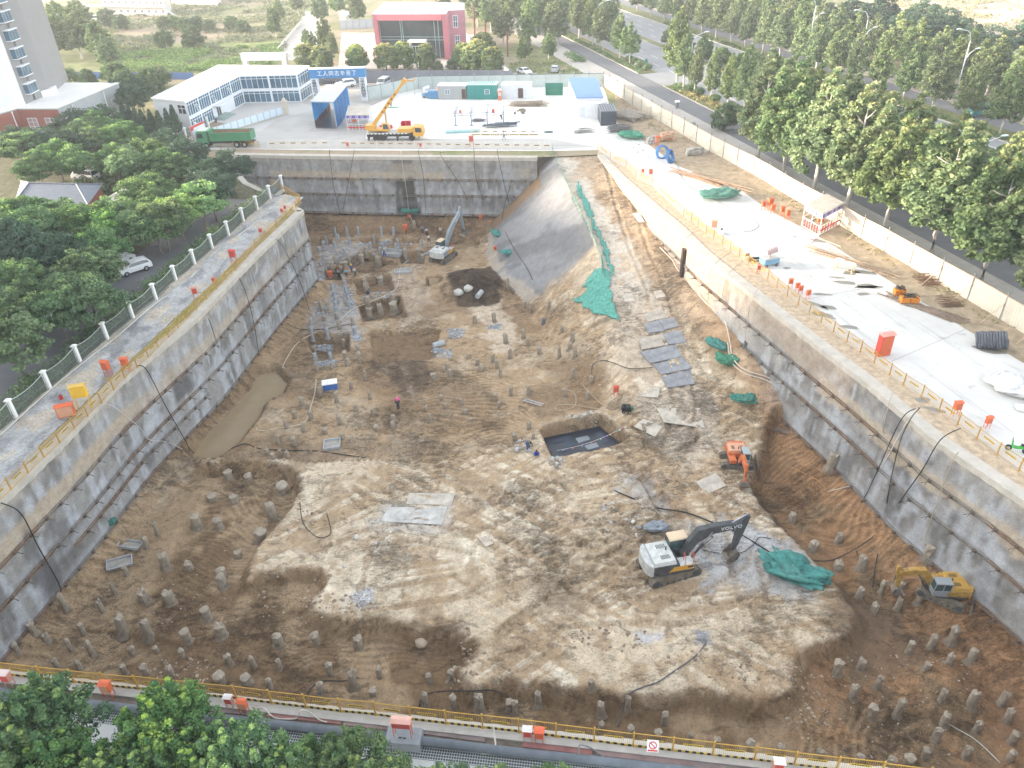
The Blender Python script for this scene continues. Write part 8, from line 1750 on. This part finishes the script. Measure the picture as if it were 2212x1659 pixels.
for k,(u,v) in enumerate(((868,1611),(877,1612))):
    e=at(u,v); q=thing('fire_extinguisher','red fire extinguisher hung on the grey block, '+('first','second')[k]+' of the pair from the leafy side','fire extinguisher',e+Vector((0,0,.15))); MB().cyl((0,0,0),(0,0,.5),.1,n=10).build('cylinder',mat('red_paint',(.5,.04,.04)),q); MB().cyl((0,0,.5),(0,0,.62),.04,n=6).box(-.08,.08,-.02,.02,.6,.64).build('valve',BLK(),q)
for k,(u,v) in enumerate(((132,864),(135,862))):
    e=at(u,v,.2); q=thing('fire_extinguisher','small red fire extinguisher on the sprayed bank by the yellow cabinet, '+('front','rear')[k]+' one','fire extinguisher',e); MB().cyl((0,0,0),(0,0,.45),.09,n=10).build('cylinder',mat('red_paint',(.5,.04,.04)),q); MB().cyl((0,0,.45),(0,0,.55),.035,n=6).build('valve',BLK(),q)
for u,v,s,lb,col,rf in ((1140,1600,1.1,'salmon box with a white lid on a block among the near hoses',PK,(.66,.62,.6)),(1165,1604,1.15,'bright orange open stand beside the white lidded box near the middle',(.64,.13,.06),None),(240,1506,1.3,'orange red box on splayed legs behind the near rail between the leafy crowns',(.62,.14,.06),None),(500,1528,1.,'pink box with a white lid near the leafy crown at the rail',PK,(.66,.62,.6)),(530,1540,1.1,'orange red open stand leaning by the thick pipe',(.62,.14,.06),None),(25,1482,1.25,'pink roofed pale box on the corner of the near ledge',PK,(.62,.5,.47)),(1676,1672,1.2,'salmon box with a white lid at the far end of the near rail',PK,(.66,.66,.66))):
    ebox(lb,at(u,v),s*.8,col,R(-7),roof=rf)
r=thing('pump','black and green wheeled pump with hose loops on the tan plates','pump',atT(1352,890,.05)); MB().box(-.5,.5,-.35,.35,.25,.8).cyl((-.2,0,.8),(-.2,0,1.0),.15,n=10).build('housing',BLK(),r,bevel=.04); MB().cyl((.5,0,.45),(.8,0,.5),.18,n=10).build('outlet',mat('pump_green',(.04,.25,.14),.5),r)
for x in (-.35,.35):
    for y in (-.38,.38): wheel(r,x,y,.17,.08)
# prohibition sign on the near rail
sg=thing('warning_sign','small white sign with a red ring tied to the near guard rail','sign',at(1410,1610,1.0)+Vector((0,0,.0)),R(-7)); MB().box(-.3,.3,-.08,-.05,-.32,.32).build('sign_board',WFR(),sg); m=MB(); m.tube([(math.cos(i*.5236)*.19,-.09,.05+math.sin(i*.5236)*.19) for i in range(12)],.03,5,closed=True); m.bar((-.13,-.09,.18),(.13,-.09,-.08),.04).box(-.25,.25,-.095,-.08,-.28,-.2); m.build('red_ring',mat('red_paint',(.5,.04,.04)),sg); sg.rotation_euler=(-.5,0,R(-7))
# ------------------------------------------------ small things on the pad and the yard
o=MB().cyl((0,0,-1.6),(0,0,3.2),.32,n=16).build('standing_pipe',mat('pipe_rusty_dark',(.06,.045,.045),.6,.3,1.),smooth=False); o.location=atT(1472,596,.6); tag(o,'tall dark rusty pipe standing against the wall above the ramp foot','pipe'); 
for u,v,lb in ((1685,905*.0+735,''),(1606,752,'short grey sleeve pipe stuck in the bank by the hose'),(1172,700,'short grey pipe stub lying on the brown mud'),(985,652*1.0,'')):
    if lb: o=MB().cyl((0,0,-.3),(.25,-.1,1.1),.3,n=14).build('sleeve_pipe',mat('sleeve',(.14,.15,.165),.6,.2,1)); o.location=atT(u,v); o.scale=(.8,.8,.8); tag(o,lb,'pipe')
for (u,v,a,lb) in ((1018+18,640,1.2,'pale concrete pipe piece lying in the milky puddle'),(948,748,.5,'broken grey pile piece lying in blue rubble')):
    o=MB().cyl((-.8,0,.35),(.8,0,.35),.38,n=14).build('lying_pile',PM[0]() if False else mat('lying_concrete',(.40,.42,.43),.9,.15,2,.02)); o.location=atT(u,v); o.rotation_euler=(0,0,a); tag(o,lb,'concrete pipe')
def coil(name,label,cat,p,R0,r,n,col,tilt=(0,0,0),L=.6):
    pts=[]; 
    for i in range(n*16): a=i*2*math.pi/16; k=1+.05*math.sin(i*1.3); pts.append((math.cos(a)*R0*k,math.sin(a)*R0*k,L*i/(n*16)))
    o=MB().tube(pts,r,5).build(name,mat('coil_%.2f_%.2f'%(col[0],col[2]),col,.5,.15,2),smooth=True); o.location=p; o.rotation_euler=tilt; tag(o,label,cat); return o
coil('hose_coil','blue hose ring standing on the pad, the one nearer the orange drum','hose coil',at(1428,328,.9),1.0,.10,5,(.06,.22,.50),(R(80),0,R(20)),.7); coil('hose_coil','blue and black hose ring leaning on its twin by the dirt strip','hose coil',at(1444,338,.9),1.0,.10,4,(.05,.16,.36),(R(75),0,R(60)),.6); coil('hose_coil','big coil of dark ribbed hose lying across the pad kerb','hose coil',at(2108,735,.5),.8,.11,11,(.10,.11,.13),(R(75),0,R(60)),2.6)
coil('cable_coil','small black cable coil on the pad behind the rail','cable coil',at(1638,563,.1),.9,.06,4,KB,(0,0,0),.25).scale=(1.3,.5,1)
for nm,u,v,lb,col in (('fan_cart',1660,573,'grey fog cannon on a pale blue box cart on the pad','c'),('fan_cart',922,210,'blue fog cannon cart next to the grey cabin','b')):
    r=thing(nm,lb,'fan cart',at(u,v),.3); MB().box(-1,1,-.6,.6,.3,1.0).build('water_box',mat('cart_blue',(.20,.36,.50),.5,.12,1),r,bevel=.03); MB().box(-.9,.9,-.55,.55,1.0,1.05).build('lid',mat('cart_grey',(.42,.43,.42),.6,.1,1),r); MB().cyl((-.6,0,1.7),(.7,0,1.95),.33,.42,16).cyl((0,0,1.0),(0,0,1.6),.08,n=8).build('fan_barrel',mat('barrel_pink',(.45,.33,.33),.5,.1,1) if col=='c' else mat('barrel_white',(.6,.66,.7),.5),r)
    for x in (-.7,.7):
        for y in (-.6,.6): wheel(r,x,y,.2,.1)
r=thing('transformer_box','blue generator set with an orange can near the grey cabin','generator',at(938,212)); MB().box(-1.2,1.2,-.7,.7,.1,1.6).build('housing',mat('gen_blue',(.10,.25,.45),.5,.12,1),r,bevel=.04); MB().cyl((.9,0,1.6),(.9,0,2.1),.25,n=10).build('can',mat('can_orange',(.6,.2,.07),.5),r)
r=thing('welding_machine','pair of small white pump boxes by the pad rail','pump',at(1612,556)); MB().box(-.35,.35,-.25,.25,0,.7).build('body',WFR(),r,bevel=.03); MB().box(-.2,.2,-.27,-.25,.3,.6).build('front_panel',BLK(),r)
r=thing('pump','white and grey pump box with a cable at the pad rail','pump',at(1558,500*1.0+86*0+6)); MB().box(-.3,.3,-.3,.3,0,.6).build('body',WFR(),r,bevel=.03); MB().cyl((0,0,.6),(0,0,.8),.12,n=8).build('outlet',BLK(),r)
for k,(u,v) in enumerate(((1941,652-14),(1962,655))): 
    r=thing('battery_crate','orange crate full of black tangled metal, '+('smaller one behind','wider one in front'  )[k],'crate',at(u,v),-.15); w=.55+.35*k; MB().box(-w,w,-.45,.45,.15,.75).build('crate_body',mat('crate_orange',(.62,.22,.03),.5,.1,1),r,bevel=.02); MB().box(-.03,.03,-.46,-.45,.2,.7).box(-w,w,-.47,-.45,.15,.2).build('trim',BLK(),r)
    q=MB(); rr=random.Random(k)
    for i in range(26): q.bar((rr.uniform(-w,w),rr.uniform(-.4,.4),.75+rr.random()*.3),(rr.uniform(-w,w),rr.uniform(-.4,.4),.75+rr.random()*.35),.06)
    q.build('scrap_fill',mat('scrap_black',(.07,.065,.06),.7,.3,3),r); 
def sticks(name,label,cat,p,ang,L,W,n,h,col,seed,th=.1):
    r=random.Random(seed); m=MB()
    for i in range(n):
        x=r.uniform(-.25,.25)*L*.5; y=r.uniform(-W/2,W/2); a=r.uniform(-.18,.18); l=L*r.uniform(.5,1)*.5; z=r.random()*h+th/2; m.bar((x-l*math.cos(a),y-l*math.sin(a),z),(x+l*math.cos(a),y+l*math.sin(a),z+r.uniform(-.05,.08)),th,th*.6)
    o=m.build(name,mat('sticks_%.2f_%.2f'%(col[0],col[2]),col,.8,.3,2)); o.location=p; o.rotation_euler=(0,0,ang); tag(o,label,cat); return o
WD=(.30,.26,.21)
sticks('timber_pile','long pile of weathered timbers on the yard in front of the white cabin','timber pile',at(1140,228),R(-4),8,2.2,60,.7,WD,1); sticks('pipe_stack','stack of dark blue-grey pipes on the yard by the canopy posts','pipe stack',at(1082,274),R(4),6.5,1.3,12,.5,(.11,.14,.17),2,.25); sticks('scrap_heap','heap of splintered boards and sheets against the cream fence','scrap heap',at(1362,255),R(-50),6,4.5,90,.9,(.40,.36,.31),3,.12)
sticks('timber_pile','rusty beams lying along the far stretch of the pad kerb','timber pile',at(1505,385),R(-55),10,.8,7,.3,(.27,.17,.11),4,.16); sticks('timber_pile','brown poles along the pad kerb beside the brick lumps','timber pile',at(1540,395),R(-52),13,1.5,12,.35,(.33,.24,.17),5,.12); sticks('timber_pile','long brown poles by the kerb past the plank roofed shelter','timber pile',at(1830,565),R(-55),13,.9,12,.3,(.35,.26,.18),6,.1); sticks('timber_pile','dark rotten boards beside the orange crates','timber pile',at(1995,668),R(-52),9,1.2,16,.2,(.22,.17,.13),7,.12)
sticks('rebar_tangle','brown wire tangle on the dirt strip by the fence props','wire tangle',at(2005,610),0,2.5,2.5,70,.6,(.20,.12,.08),8,.03); sticks('rebar_tangle','second brown wire tangle further along the dirt strip','wire tangle',at(2050,655),0,2.4,2.,50,.5,(.20,.12,.08),9,.03)
sticks('steel_scraps','grey steel scraps and hoses on the apron by the dark container','scrap heap',at(1338,283),R(10),4.5,2.6,70,1.,(.20,.20,.20),10,.08); sticks('steel_scraps','low steel trolleys on the bright yard edge','scrap heap',at(1262,286),R(5),3.6,1.4,24,.6,(.32,.31,.30),11,.09); sticks('steel_scraps','grey cable heap between the pipes and the timber','scrap heap',at(1020+15,262),R(0),2.6,1.4,30,.35,(.2,.21,.22),12,.07)
r=thing('saw_bench','pale timber trestle with white sacks by the wet patches','trestle',at(1823,586),R(-40)); m=MB()
for x in (-1,1):
    for y in (-.5,.5): m.bar((x,y,0),(x*.9,y*.8,.9),.07)
m.bar((-1.2,-.4,.9),(1.2,-.4,.9),.08).bar((-1.2,.4,.9),(1.2,.4,.9),.08).bar((-1.1,-.5,.4),(1.1,-.5,.4),.05); m.build('trestle_frame',mat('pale_timber',(.55,.44,.28),.8,.2,2),r); MB().sphere((-.7,.2,1.1),(.6,.4,.25)).sphere((.6,0,1.05),(.7,.35,.2)).build('white_sack',WFR(),r,True)
for (u,v,lb,c_,s_) in ((1438,303,'orange-tan brick stack on the dirt strip','',(1.2,.9,1.4)),(1503,332,'grey stack of old slabs on the dirt strip','g',(1.5,.9,1.1)),(1485,274+2,'pale concrete block lump behind the fence bend','g',(1.8,1.,.9)),(1410,306,'grey bags heaped next to the green net','g',(1.6,.8,.7))):
    m=MB(); rr=random.Random(u)
    for i in range(22): x,y,z=rr.uniform(-s_[0],s_[0]),rr.uniform(-s_[1],s_[1]),rr.random()*s_[2]*.8; a=.25+rr.random()*.25; m.box(x-a,x+a,y-a*.7,y+a*.7,max(0,z-a),z+a*.5)
    o=m.build('brick_stack',mat('stack_%s'%c_,(.52,.33,.22) if not c_ else (.38,.36,.33),.9,.2,2)); o.location=at(u,v); o.rotation_euler=(0,0,rr.random()); tag(o,lb,'stack')
# steel canopy frame
def canopy():
    B=[at(984.5,271),at(1018.6,271),at(1053,270.5),at(1088,268.5)]; h=zup(B[0],243); r=thing('steel_canopy_frame','bare blue-grey steel canopy frame with four posts on the bright yard','steel frame',B[0]); bm=mat('frame_blue',(.17,.23,.32),.5,.1,1); d=(B[3]-B[0]).normalized(); n=Vector((-d[1],d[0],0)); O=B[0]
    for p in B:
        q=p-O; MB().bar(q,q+Vector((0,0,h)),.16).box(q[0]-.35,q[0]+.35,q[1]-.35,q[1]+.35,0,.04).build('post',bm,r)
        m=MB(); a=q-n*.6+Vector((0,0,h)); b=q+n*4.2+Vector((0,0,h+.3)); 
        for s in (-.25,.25): m.bar(a+d*s,b+d*s,.09)
        m.bar(a+Vector((0,0,-.45)),q+n*3+Vector((0,0,h+.1)),.08)
        for k in range(5): t=a.lerp(b,k/4); m.bar(t-d*.25,t+d*.25,.07).bar(t,t-Vector((0,0,.4*(1-k/4))),.06)
        m.build('bracket_truss',bm,r)
    for off,z in ((-.6,h),(-.6,h-.45),(4.2,h+.3),(4.2,h-.1)):
        MB().bar(B[0]-O+n*off+Vector((0,0,z))-d*.5,B[3]-O+n*off+Vector((0,0,z)),.07).build('purlin',bm,r)
    m=MB()
    for k in range(13): q=(B[0]-O).lerp(B[3]-O,k/12)-n*.6; m.bar(q+Vector((0,0,h-.45)),q+Vector((0,0,h)),.05)
    m.build('lattice_bar',bm,r)
canopy()
r=thing('steel_canopy_frame','pale steel canopy far away beside the poplars','steel frame',at(165,36)); m=MB()
for x in (0,6,12,): 
    for y in (0,5): m.cyl((x,y,0),(x,y,3.2),.12,n=6)
m.build('post',mat('pale_steel',(.5,.55,.55),.5),r); MB().box(-.5,12.5,-.5,5.5,3.2,3.4).build('roof',mat('pale_steel',(.5,.55,.55)),r)
for i,(x_,lb) in enumerate((('red','red steel rack box lying open on the bright yard behind the crane'),('rose','long rose red box beside the blue sheets behind the crane'))):
    o=thing('site_box',lb,'box',(at(878,278),at(834,277))[i]); w,dp,hh=((.9,.7,1.3),(1.2,.4,.5))[i]; MB().box(-w,w,-dp,dp,0,.1).box(-w,-w+.08,-dp,dp,.1,hh).box(w-.08,w,-dp,dp,.1,hh).box(-w,w,dp-.08,dp,.1,hh).box(-.04,.04,-dp,dp,.1,hh).build('shell',mat('box_red%d'%i,((.62,.04,.07),(.60,.10,.14))[i],.5,.1,1),o); MB().box(-w,w,-dp-.02,-dp,.1,.4).build('front_lip',mat('box_red%d'%i,(.6,.1,.1)),o)
for i,(u,v,w,dp,lb) in enumerate(((850,287,3.0,1.1,'light blue sheet pile lying between the crane cab and the striped rail'),(1000,285,3.2,.8,'pale teal sheets stacked against the striped rail base'))):
    o=MB().box(-w,w,-dp,dp,0,.15).box(-w+.2,w-.3,-dp+.1,dp-.2,.15,.28).build('sheet_stack',mat('sheet_blue%d'%i,((.35,.58,.66),(.28,.45,.46))[i],.5,.08,1)); o.location=at(u,v); tag(o,lb,'sheet stack')
o=MB().cyl((0,0,0),(0,0,.9),.28,.32,12).cyl((0,0,.9),(0,0,1.0),.36,.3,12).build('litter_bin',mat('bin_green',(.03,.25,.14),.5)); o.location=at(1396,137*1.0); tag(o,'green bin on the grass near the street corner','bin')
r=thing('street_bollard_light','round topped white and dark post on the pavement','bollard',at(1462,235),0); MB().cyl((0,0,0),(0,0,1.3),.28,n=12).build('body',mat('boll_dark',(.2,.2,.22),.5),r); MB().cyl((0,0,1.3),(0,0,1.5),.5,.45,14).build('cap',WFR(),r)
# wet patches on pad
for i,(u,v,a,b_,an) in enumerate(((1828,611,1.3,.4,-20),(1880,620,1.6,.35,-5),(1865,600*1.0+35,.8,.3,0),(1775,636,1.0,.3,-10),(1810,600,.8,.3,-15),(1838,592*1.0-3,.9,.6,0),(1770,489*1.0+1,.7,.3,0),(1790,664,.9,.4,-30),(1768,480*0+520,1.,.45,-25),(1865,680*0+588,1.5,.5,-25),(1870,711*0+618,1.3,.6,0),(1768,660,1.4,.35,-55),(1778,680,1.2,.5,-40),(1832,707,1.0,.35,-20),(1993,864,.6,.4,0),(2018,885,.9,.3,-35),(2140,756,1.5,.7,-25),(1700,582*0+579,.4,.3,0))):
    m=MB(); n=22; p=at(u,v,.0); P=[]
    for k in range(n): t=2*math.pi*k/n; q=1+.5*mnoise.noise((math.cos(t)*1.3,math.sin(t)*1.3,i*3.1)); P.append((math.cos(t)*a*q,math.sin(t)*b_*q))
    o=m.add([(x,y,0) for x,y in P],[tuple(range(n))]).build('wet_patch_surface',M_WET()); o.location=(p[0],p[1],.014); o.rotation_euler=(0,0,R(an)); tag(o,kind='structure')
for i,(a,b_) in enumerate((((1775,605),(1905,640)),((1735,648),(1870,622)),((1655,500),(1735,445)),((1905,790),(2100,705)),((1500,470),(1620,430)))):
    p,q=at(*a),at(*b_); m=MB(); d=(q-p).normalized(); n=Vector((-d[1],d[0],0))*.03; o=m.add([p+n,q+n,q-n,p-n],[(3,2,1,0)]).build('slab_joint_line',mat('joint_dark',(.30,.30,.29),.9)); o.location=(0,0,.013); tag(o,kind='structure')
# ------------------------------------------------ people
SKIN=(.42,.26,.18)
def skin(name,joints,edges,m,parent,sub=1):
    me=bpy.data.meshes.new(name); me.from_pydata([j[0] for j in joints],edges,[]); o=bpy.data.objects.new(name,me); COL.objects.link(o)
    sk=o.modifiers.new('skin','SKIN'); me.skin_vertices.new() if not me.skin_vertices else None
    for i,j in enumerate(joints): r=j[1]; me.skin_vertices[0].data[i].radius=(r if hasattr(r,'__len__') else (r,r))
    me.skin_vertices[0].data[0].use_root=True
    if sub: s=o.modifiers.new('sub','SUBSURF'); s.levels=sub; s.render_levels=sub
    dg=bpy.context.evaluated_depsgraph_get(); bpy.context.view_layer.update(); ev=bpy.data.meshes.new_from_object(o.evaluated_get(dg)); bpy.data.objects.remove(o); ev.materials.clear(); ev.materials.append(m); ev.name=name
    ev.polygons.foreach_set('use_smooth',[True]*len(ev.polygons)); return linkmesh(name,ev,parent)
def person(label,p,ang,shirt,trousers,hat,pose='stand',hatname='hard_hat'):
    root=thing('person',label,'person',p,ang)
    # joints of a 1.70 m figure facing +x
    hip=.90; dx=0; tilt=0
    P={'stand':dict(kl=(.03,.10,.48),fl=(0,.11,.07),kr=(.05,-.10,.48),fr=(.02,-.12,.07),el=(.02,.27,1.12),hl=(.16,.25,.92),er=(.02,-.27,1.12),hr=(.18,-.24,.95),hip=(0,0,.90),chest=(.02,0,1.22),neck=(.03,0,1.42),head=(.06,0,1.56)),
       'bend':dict(kl=(.06,.12,.46),fl=(-.02,.14,.07),kr=(.10,-.12,.46),fr=(.05,-.14,.07),el=(.48,.22,.92),hl=(.55,.14,.66),er=(.48,-.22,.92),hr=(.58,-.12,.68),hip=(-.08,0,.86),chest=(.22,0,1.08),neck=(.38,0,1.18),head=(.50,0,1.24)),
       'squat':dict(kl=(.34,.17,.42),fl=(.05,.15,.07),kr=(.34,-.17,.42),fr=(.08,-.15,.07),el=(.34,.24,.55),hl=(.52,.14,.45),er=(.34,-.24,.55),hr=(.54,-.12,.42),hip=(-.08,0,.26),chest=(.08,0,.58),neck=(.17,0,.76),head=(.25,0,.88)),
       'sit':dict(kl=(.42,.12,.48),fl=(.50,.13,.07),kr=(.42,-.12,.48),fr=(.46,-.13,.07),el=(.15,.26,.68),hl=(.36,.16,.6),er=(.15,-.26,.68),hr=(.36,-.14,.6),hip=(0,0,.46),chest=(.04,0,.78),neck=(.07,0,.98),head=(.12,0,1.11)),
       'walk':dict(kl=(.20,.09,.49),fl=(.24,.10,.07),kr=(-.06,-.10,.47),fr=(-.30,-.11,.12),el=(-.10,.27,1.14),hl=(.04,.28,.92),er=(.14,-.27,1.14),hr=(.34,-.24,1.02),hip=(0,0,.90),chest=(.04,0,1.22),neck=(.05,0,1.42),head=(.09,0,1.56))}[pose]
    V=lambda k: Vector(P[k]); hipc=V('hip'); ch=V('chest'); nk=V('neck'); hd=V('head'); up=(nk-ch).normalized(); side=Vector((0,1,0))
    J=[(hipc,(.14,.11))];E=[]
    def add(v,r,par): J.append((Vector(v),r)); E.append((par,len(J)-1)); return len(J)-1
    wst=add(hipc.lerp(ch,.5),(.13,.10),0); c=add(ch,(.15,.11),wst); n=add(nk,(.055,.055),c); h=add(hd,(.088,.098),n); top=add(hd+up*.10,(.075,.085),h); add(hd+Vector((.085,0,.0)),.022,h)
    for s,k in ((1,'l'),(-1,'r')):
        sh=add(ch.lerp(nk,.78)+side*s*.19,.055,c); e=add(V('e'+k),.042,sh); w=add(V('h'+k),.027,e); d=(V('h'+k)-V('e'+k)).normalized(); pm=add(V('h'+k)+d*.075,(.038,.016),w)
        for f in range(4): 
            b=V('h'+k)+d*.105+side*s*(.03-.02*f); a1=add(b+d*.035,.009,pm); add(b+d*(.065-.006*abs(f-1.5))+Vector((0,0,-.02)),.008,a1)
        add(V('h'+k)+d*.06+side*s*.045*-1,.010,pm)
        hj=add(hipc+side*s*.095-up*.02,.085,0); kn=add(V('k'+k),.06,hj); an=add(V('f'+k),.042,kn); fd=Vector((1,0,0)); ft=add(V('f'+k)+fd*.08+Vector((0,0,-.03)),(.045,.03),an); add(V('f'+k)+fd*.19+Vector((0,0,-.035)),(.038,.022),ft)
    body=skin('body',J,E,mat('skin',SKIN,.6,.05,5),root)
    def cloth(nm,js,es,col): skin(nm,js,es,mat('cloth_%.2f_%.2f_%.2f'%col,col,.9,.12,3),root)
    js=[(hipc+up*.02,(.165,.135)),(hipc.lerp(ch,.5),(.155,.125)),(ch,(.175,.135)),(ch.lerp(nk,.75),(.12,.09))];es=[(0,1),(1,2),(2,3)]
    for s,k in ((1,'l'),(-1,'r')): js+=[(ch.lerp(nk,.78)+side*s*.195,.075),(V('e'+k),.06),(V('e'+k).lerp(V('h'+k),.75),.047)]; b=len(js)-3; es+=[(2,b),(b,b+1),(b+1,b+2)]
    cloth('shirt',js,es,shirt)
    js=[(hipc,(.17,.14))];es=[]
    for s,k in ((1,'l'),(-1,'r')): js+=[(hipc+side*s*.095-up*.03,.11),(V('k'+k),.08),(V('f'+k)+Vector((0,0,.05)),.062)]; b=len(js)-3; es+=[(0,b),(b,b+1),(b+1,b+2)]
    cloth('trousers',js,es,trousers)
    m=MB(Matrix.Translation(hd+up*.06)); m.sphere((0,0,0),(.125,.112,.12),14,8); m.v=[v for v in m.v]
    if hat: m.cyl((0,0,-.015),(.02,0,.0),.16 if hatname=='hard_hat' else .24,.15,16); m.build(hatname,mat('hat_%.2f_%.2f'%hat[:2],hat,.4,.04,2),root,True)
    else: MB(Matrix.Translation(hd+up*.05)).sphere((-.02,0,.02),(.108,.098,.10),14,8).build('hair',mat('hair_black',(.02,.018,.016),.8),root,True)
    return root
z6=lambda x,y: (553+x*.25,415+y*.25)
RED=(.55,.04,.03);YLW=(.72,.50,.04);WT=(.75,.75,.75)
person('worker in a grey shirt and red hard hat beside the thick stubs',atT(*z6(718,742)),R(60),(.35,.36,.37),(.06,.07,.09),RED); person('worker in a light blue shirt and red hard hat in the group of four',atT(*z6(785,742)),R(80),(.25,.45,.62),(.05,.055,.07),RED)
person('worker in dark blue with a yellow hard hat, rearmost of the group of four',atT(*z6(833,705)),R(-100),(.05,.09,.28),(.05,.06,.1),YLW); person('worker in a pale shirt and red hard hat touching the hose',atT(*z6(862,728)),R(120),(.42,.42,.42),(.07,.07,.08),RED,'bend')
person('worker in a dark blue overall and yellow hat pushing the large silver tub',atT(*z6(1112,570)),R(-20),(.04,.09,.32),(.04,.09,.3),YLW,'walk'); person('person in a grey check shirt standing at the green net by the far wall',atT(*z6(1441,362)),R(-90),(.20,.24,.30),(.04,.045,.06),None)
person('person in a pale shirt standing beside the stub near the far puddle',atT(*z6(1478,382)),R(-80),(.45,.45,.43),(.05,.05,.06),None); person('person in a white shirt and black trousers walking towards the far excavator',atT(*z6(1495,442)),R(-40),(.74,.74,.74),(.03,.03,.035),None,'walk'); person('person in white crouching at the far edge of the dug puddle',atT(*z6(1596,340)),R(-90),(.66,.62,.60),(.6,.6,.6),None,'squat')
person('worker in dark clothes with a pink sun hat standing in the brown field',atT(861,886),R(-80),(.05,.055,.08),(.04,.04,.05),(.80,.10,.32),'stand','sun_hat')
person('worker in a dark jacket bending over by the lined pit',atT(1141,972),R(-60),(.07,.10,.10),(.05,.12,.35),None,'bend'); person('worker in a blue overall squatting at the lined pit corner',atT(1160,986),R(-100),(.04,.07,.36),(.04,.07,.36),None,'squat')
person('worker in dark uniform kneeling at the edge of the blue rubble pit',atT(*z6(970,885)),R(-20),(.07,.09,.13),(.07,.09,.13),None,'squat')
person('worker in dark clothes sitting on the lorry cab roof',at(468,303)+Vector((0.3,1.2,2.75)),R(-80),(.10,.08,.16),(.03,.03,.035),None,'sit')
person('worker in a blue top walking on the apron beside the striped rail',at(1089*1.0,303),R(180),(.35,.45,.55),(.18,.22,.3),RED,'walk'); person('worker in a white shirt bending at the red chair shaped box',at(1083,259),R(30),(.7,.7,.72),(.04,.05,.1),None,'bend')
person('person in dark green standing on the green mat behind the crane',at(845,231),R(-90),(.06,.09,.06),(.05,.06,.05),None); person('rider in a white shirt on the service road',at(1372,148)+Vector((0,0,.25)),R(-60),(.75,.77,.8),(.05,.05,.07),None,'sit'); scooter('dark scooter ridden along the empty service road',at(1372,148),R(-60),(.05,.05,.06))
person('pedestrian in dark clothes on the second road under the trees',rd(-36,53),R(-60),(.08,.06,.07),(.05,.05,.05),None,'walk')
def haze():
    m=bpy.data.materials.new('haze'); m.use_nodes=True; n=m.node_tree; n.nodes.remove(n.nodes['Principled BSDF']); v=n.nodes.new('ShaderNodeVolumePrincipled'); v.inputs['Color'].default_value=(.93,.95,1,1); v.inputs['Density'].default_value=HAZE; v.inputs['Anisotropy'].default_value=.2
    n.links.new(v.outputs[0],n.nodes['Material Output'].inputs['Volume']); o=MB().box(-930,930,-90,1530,-18,66).build('haze',m); tag(o,kind='stuff')
HAZE=.00048
haze()
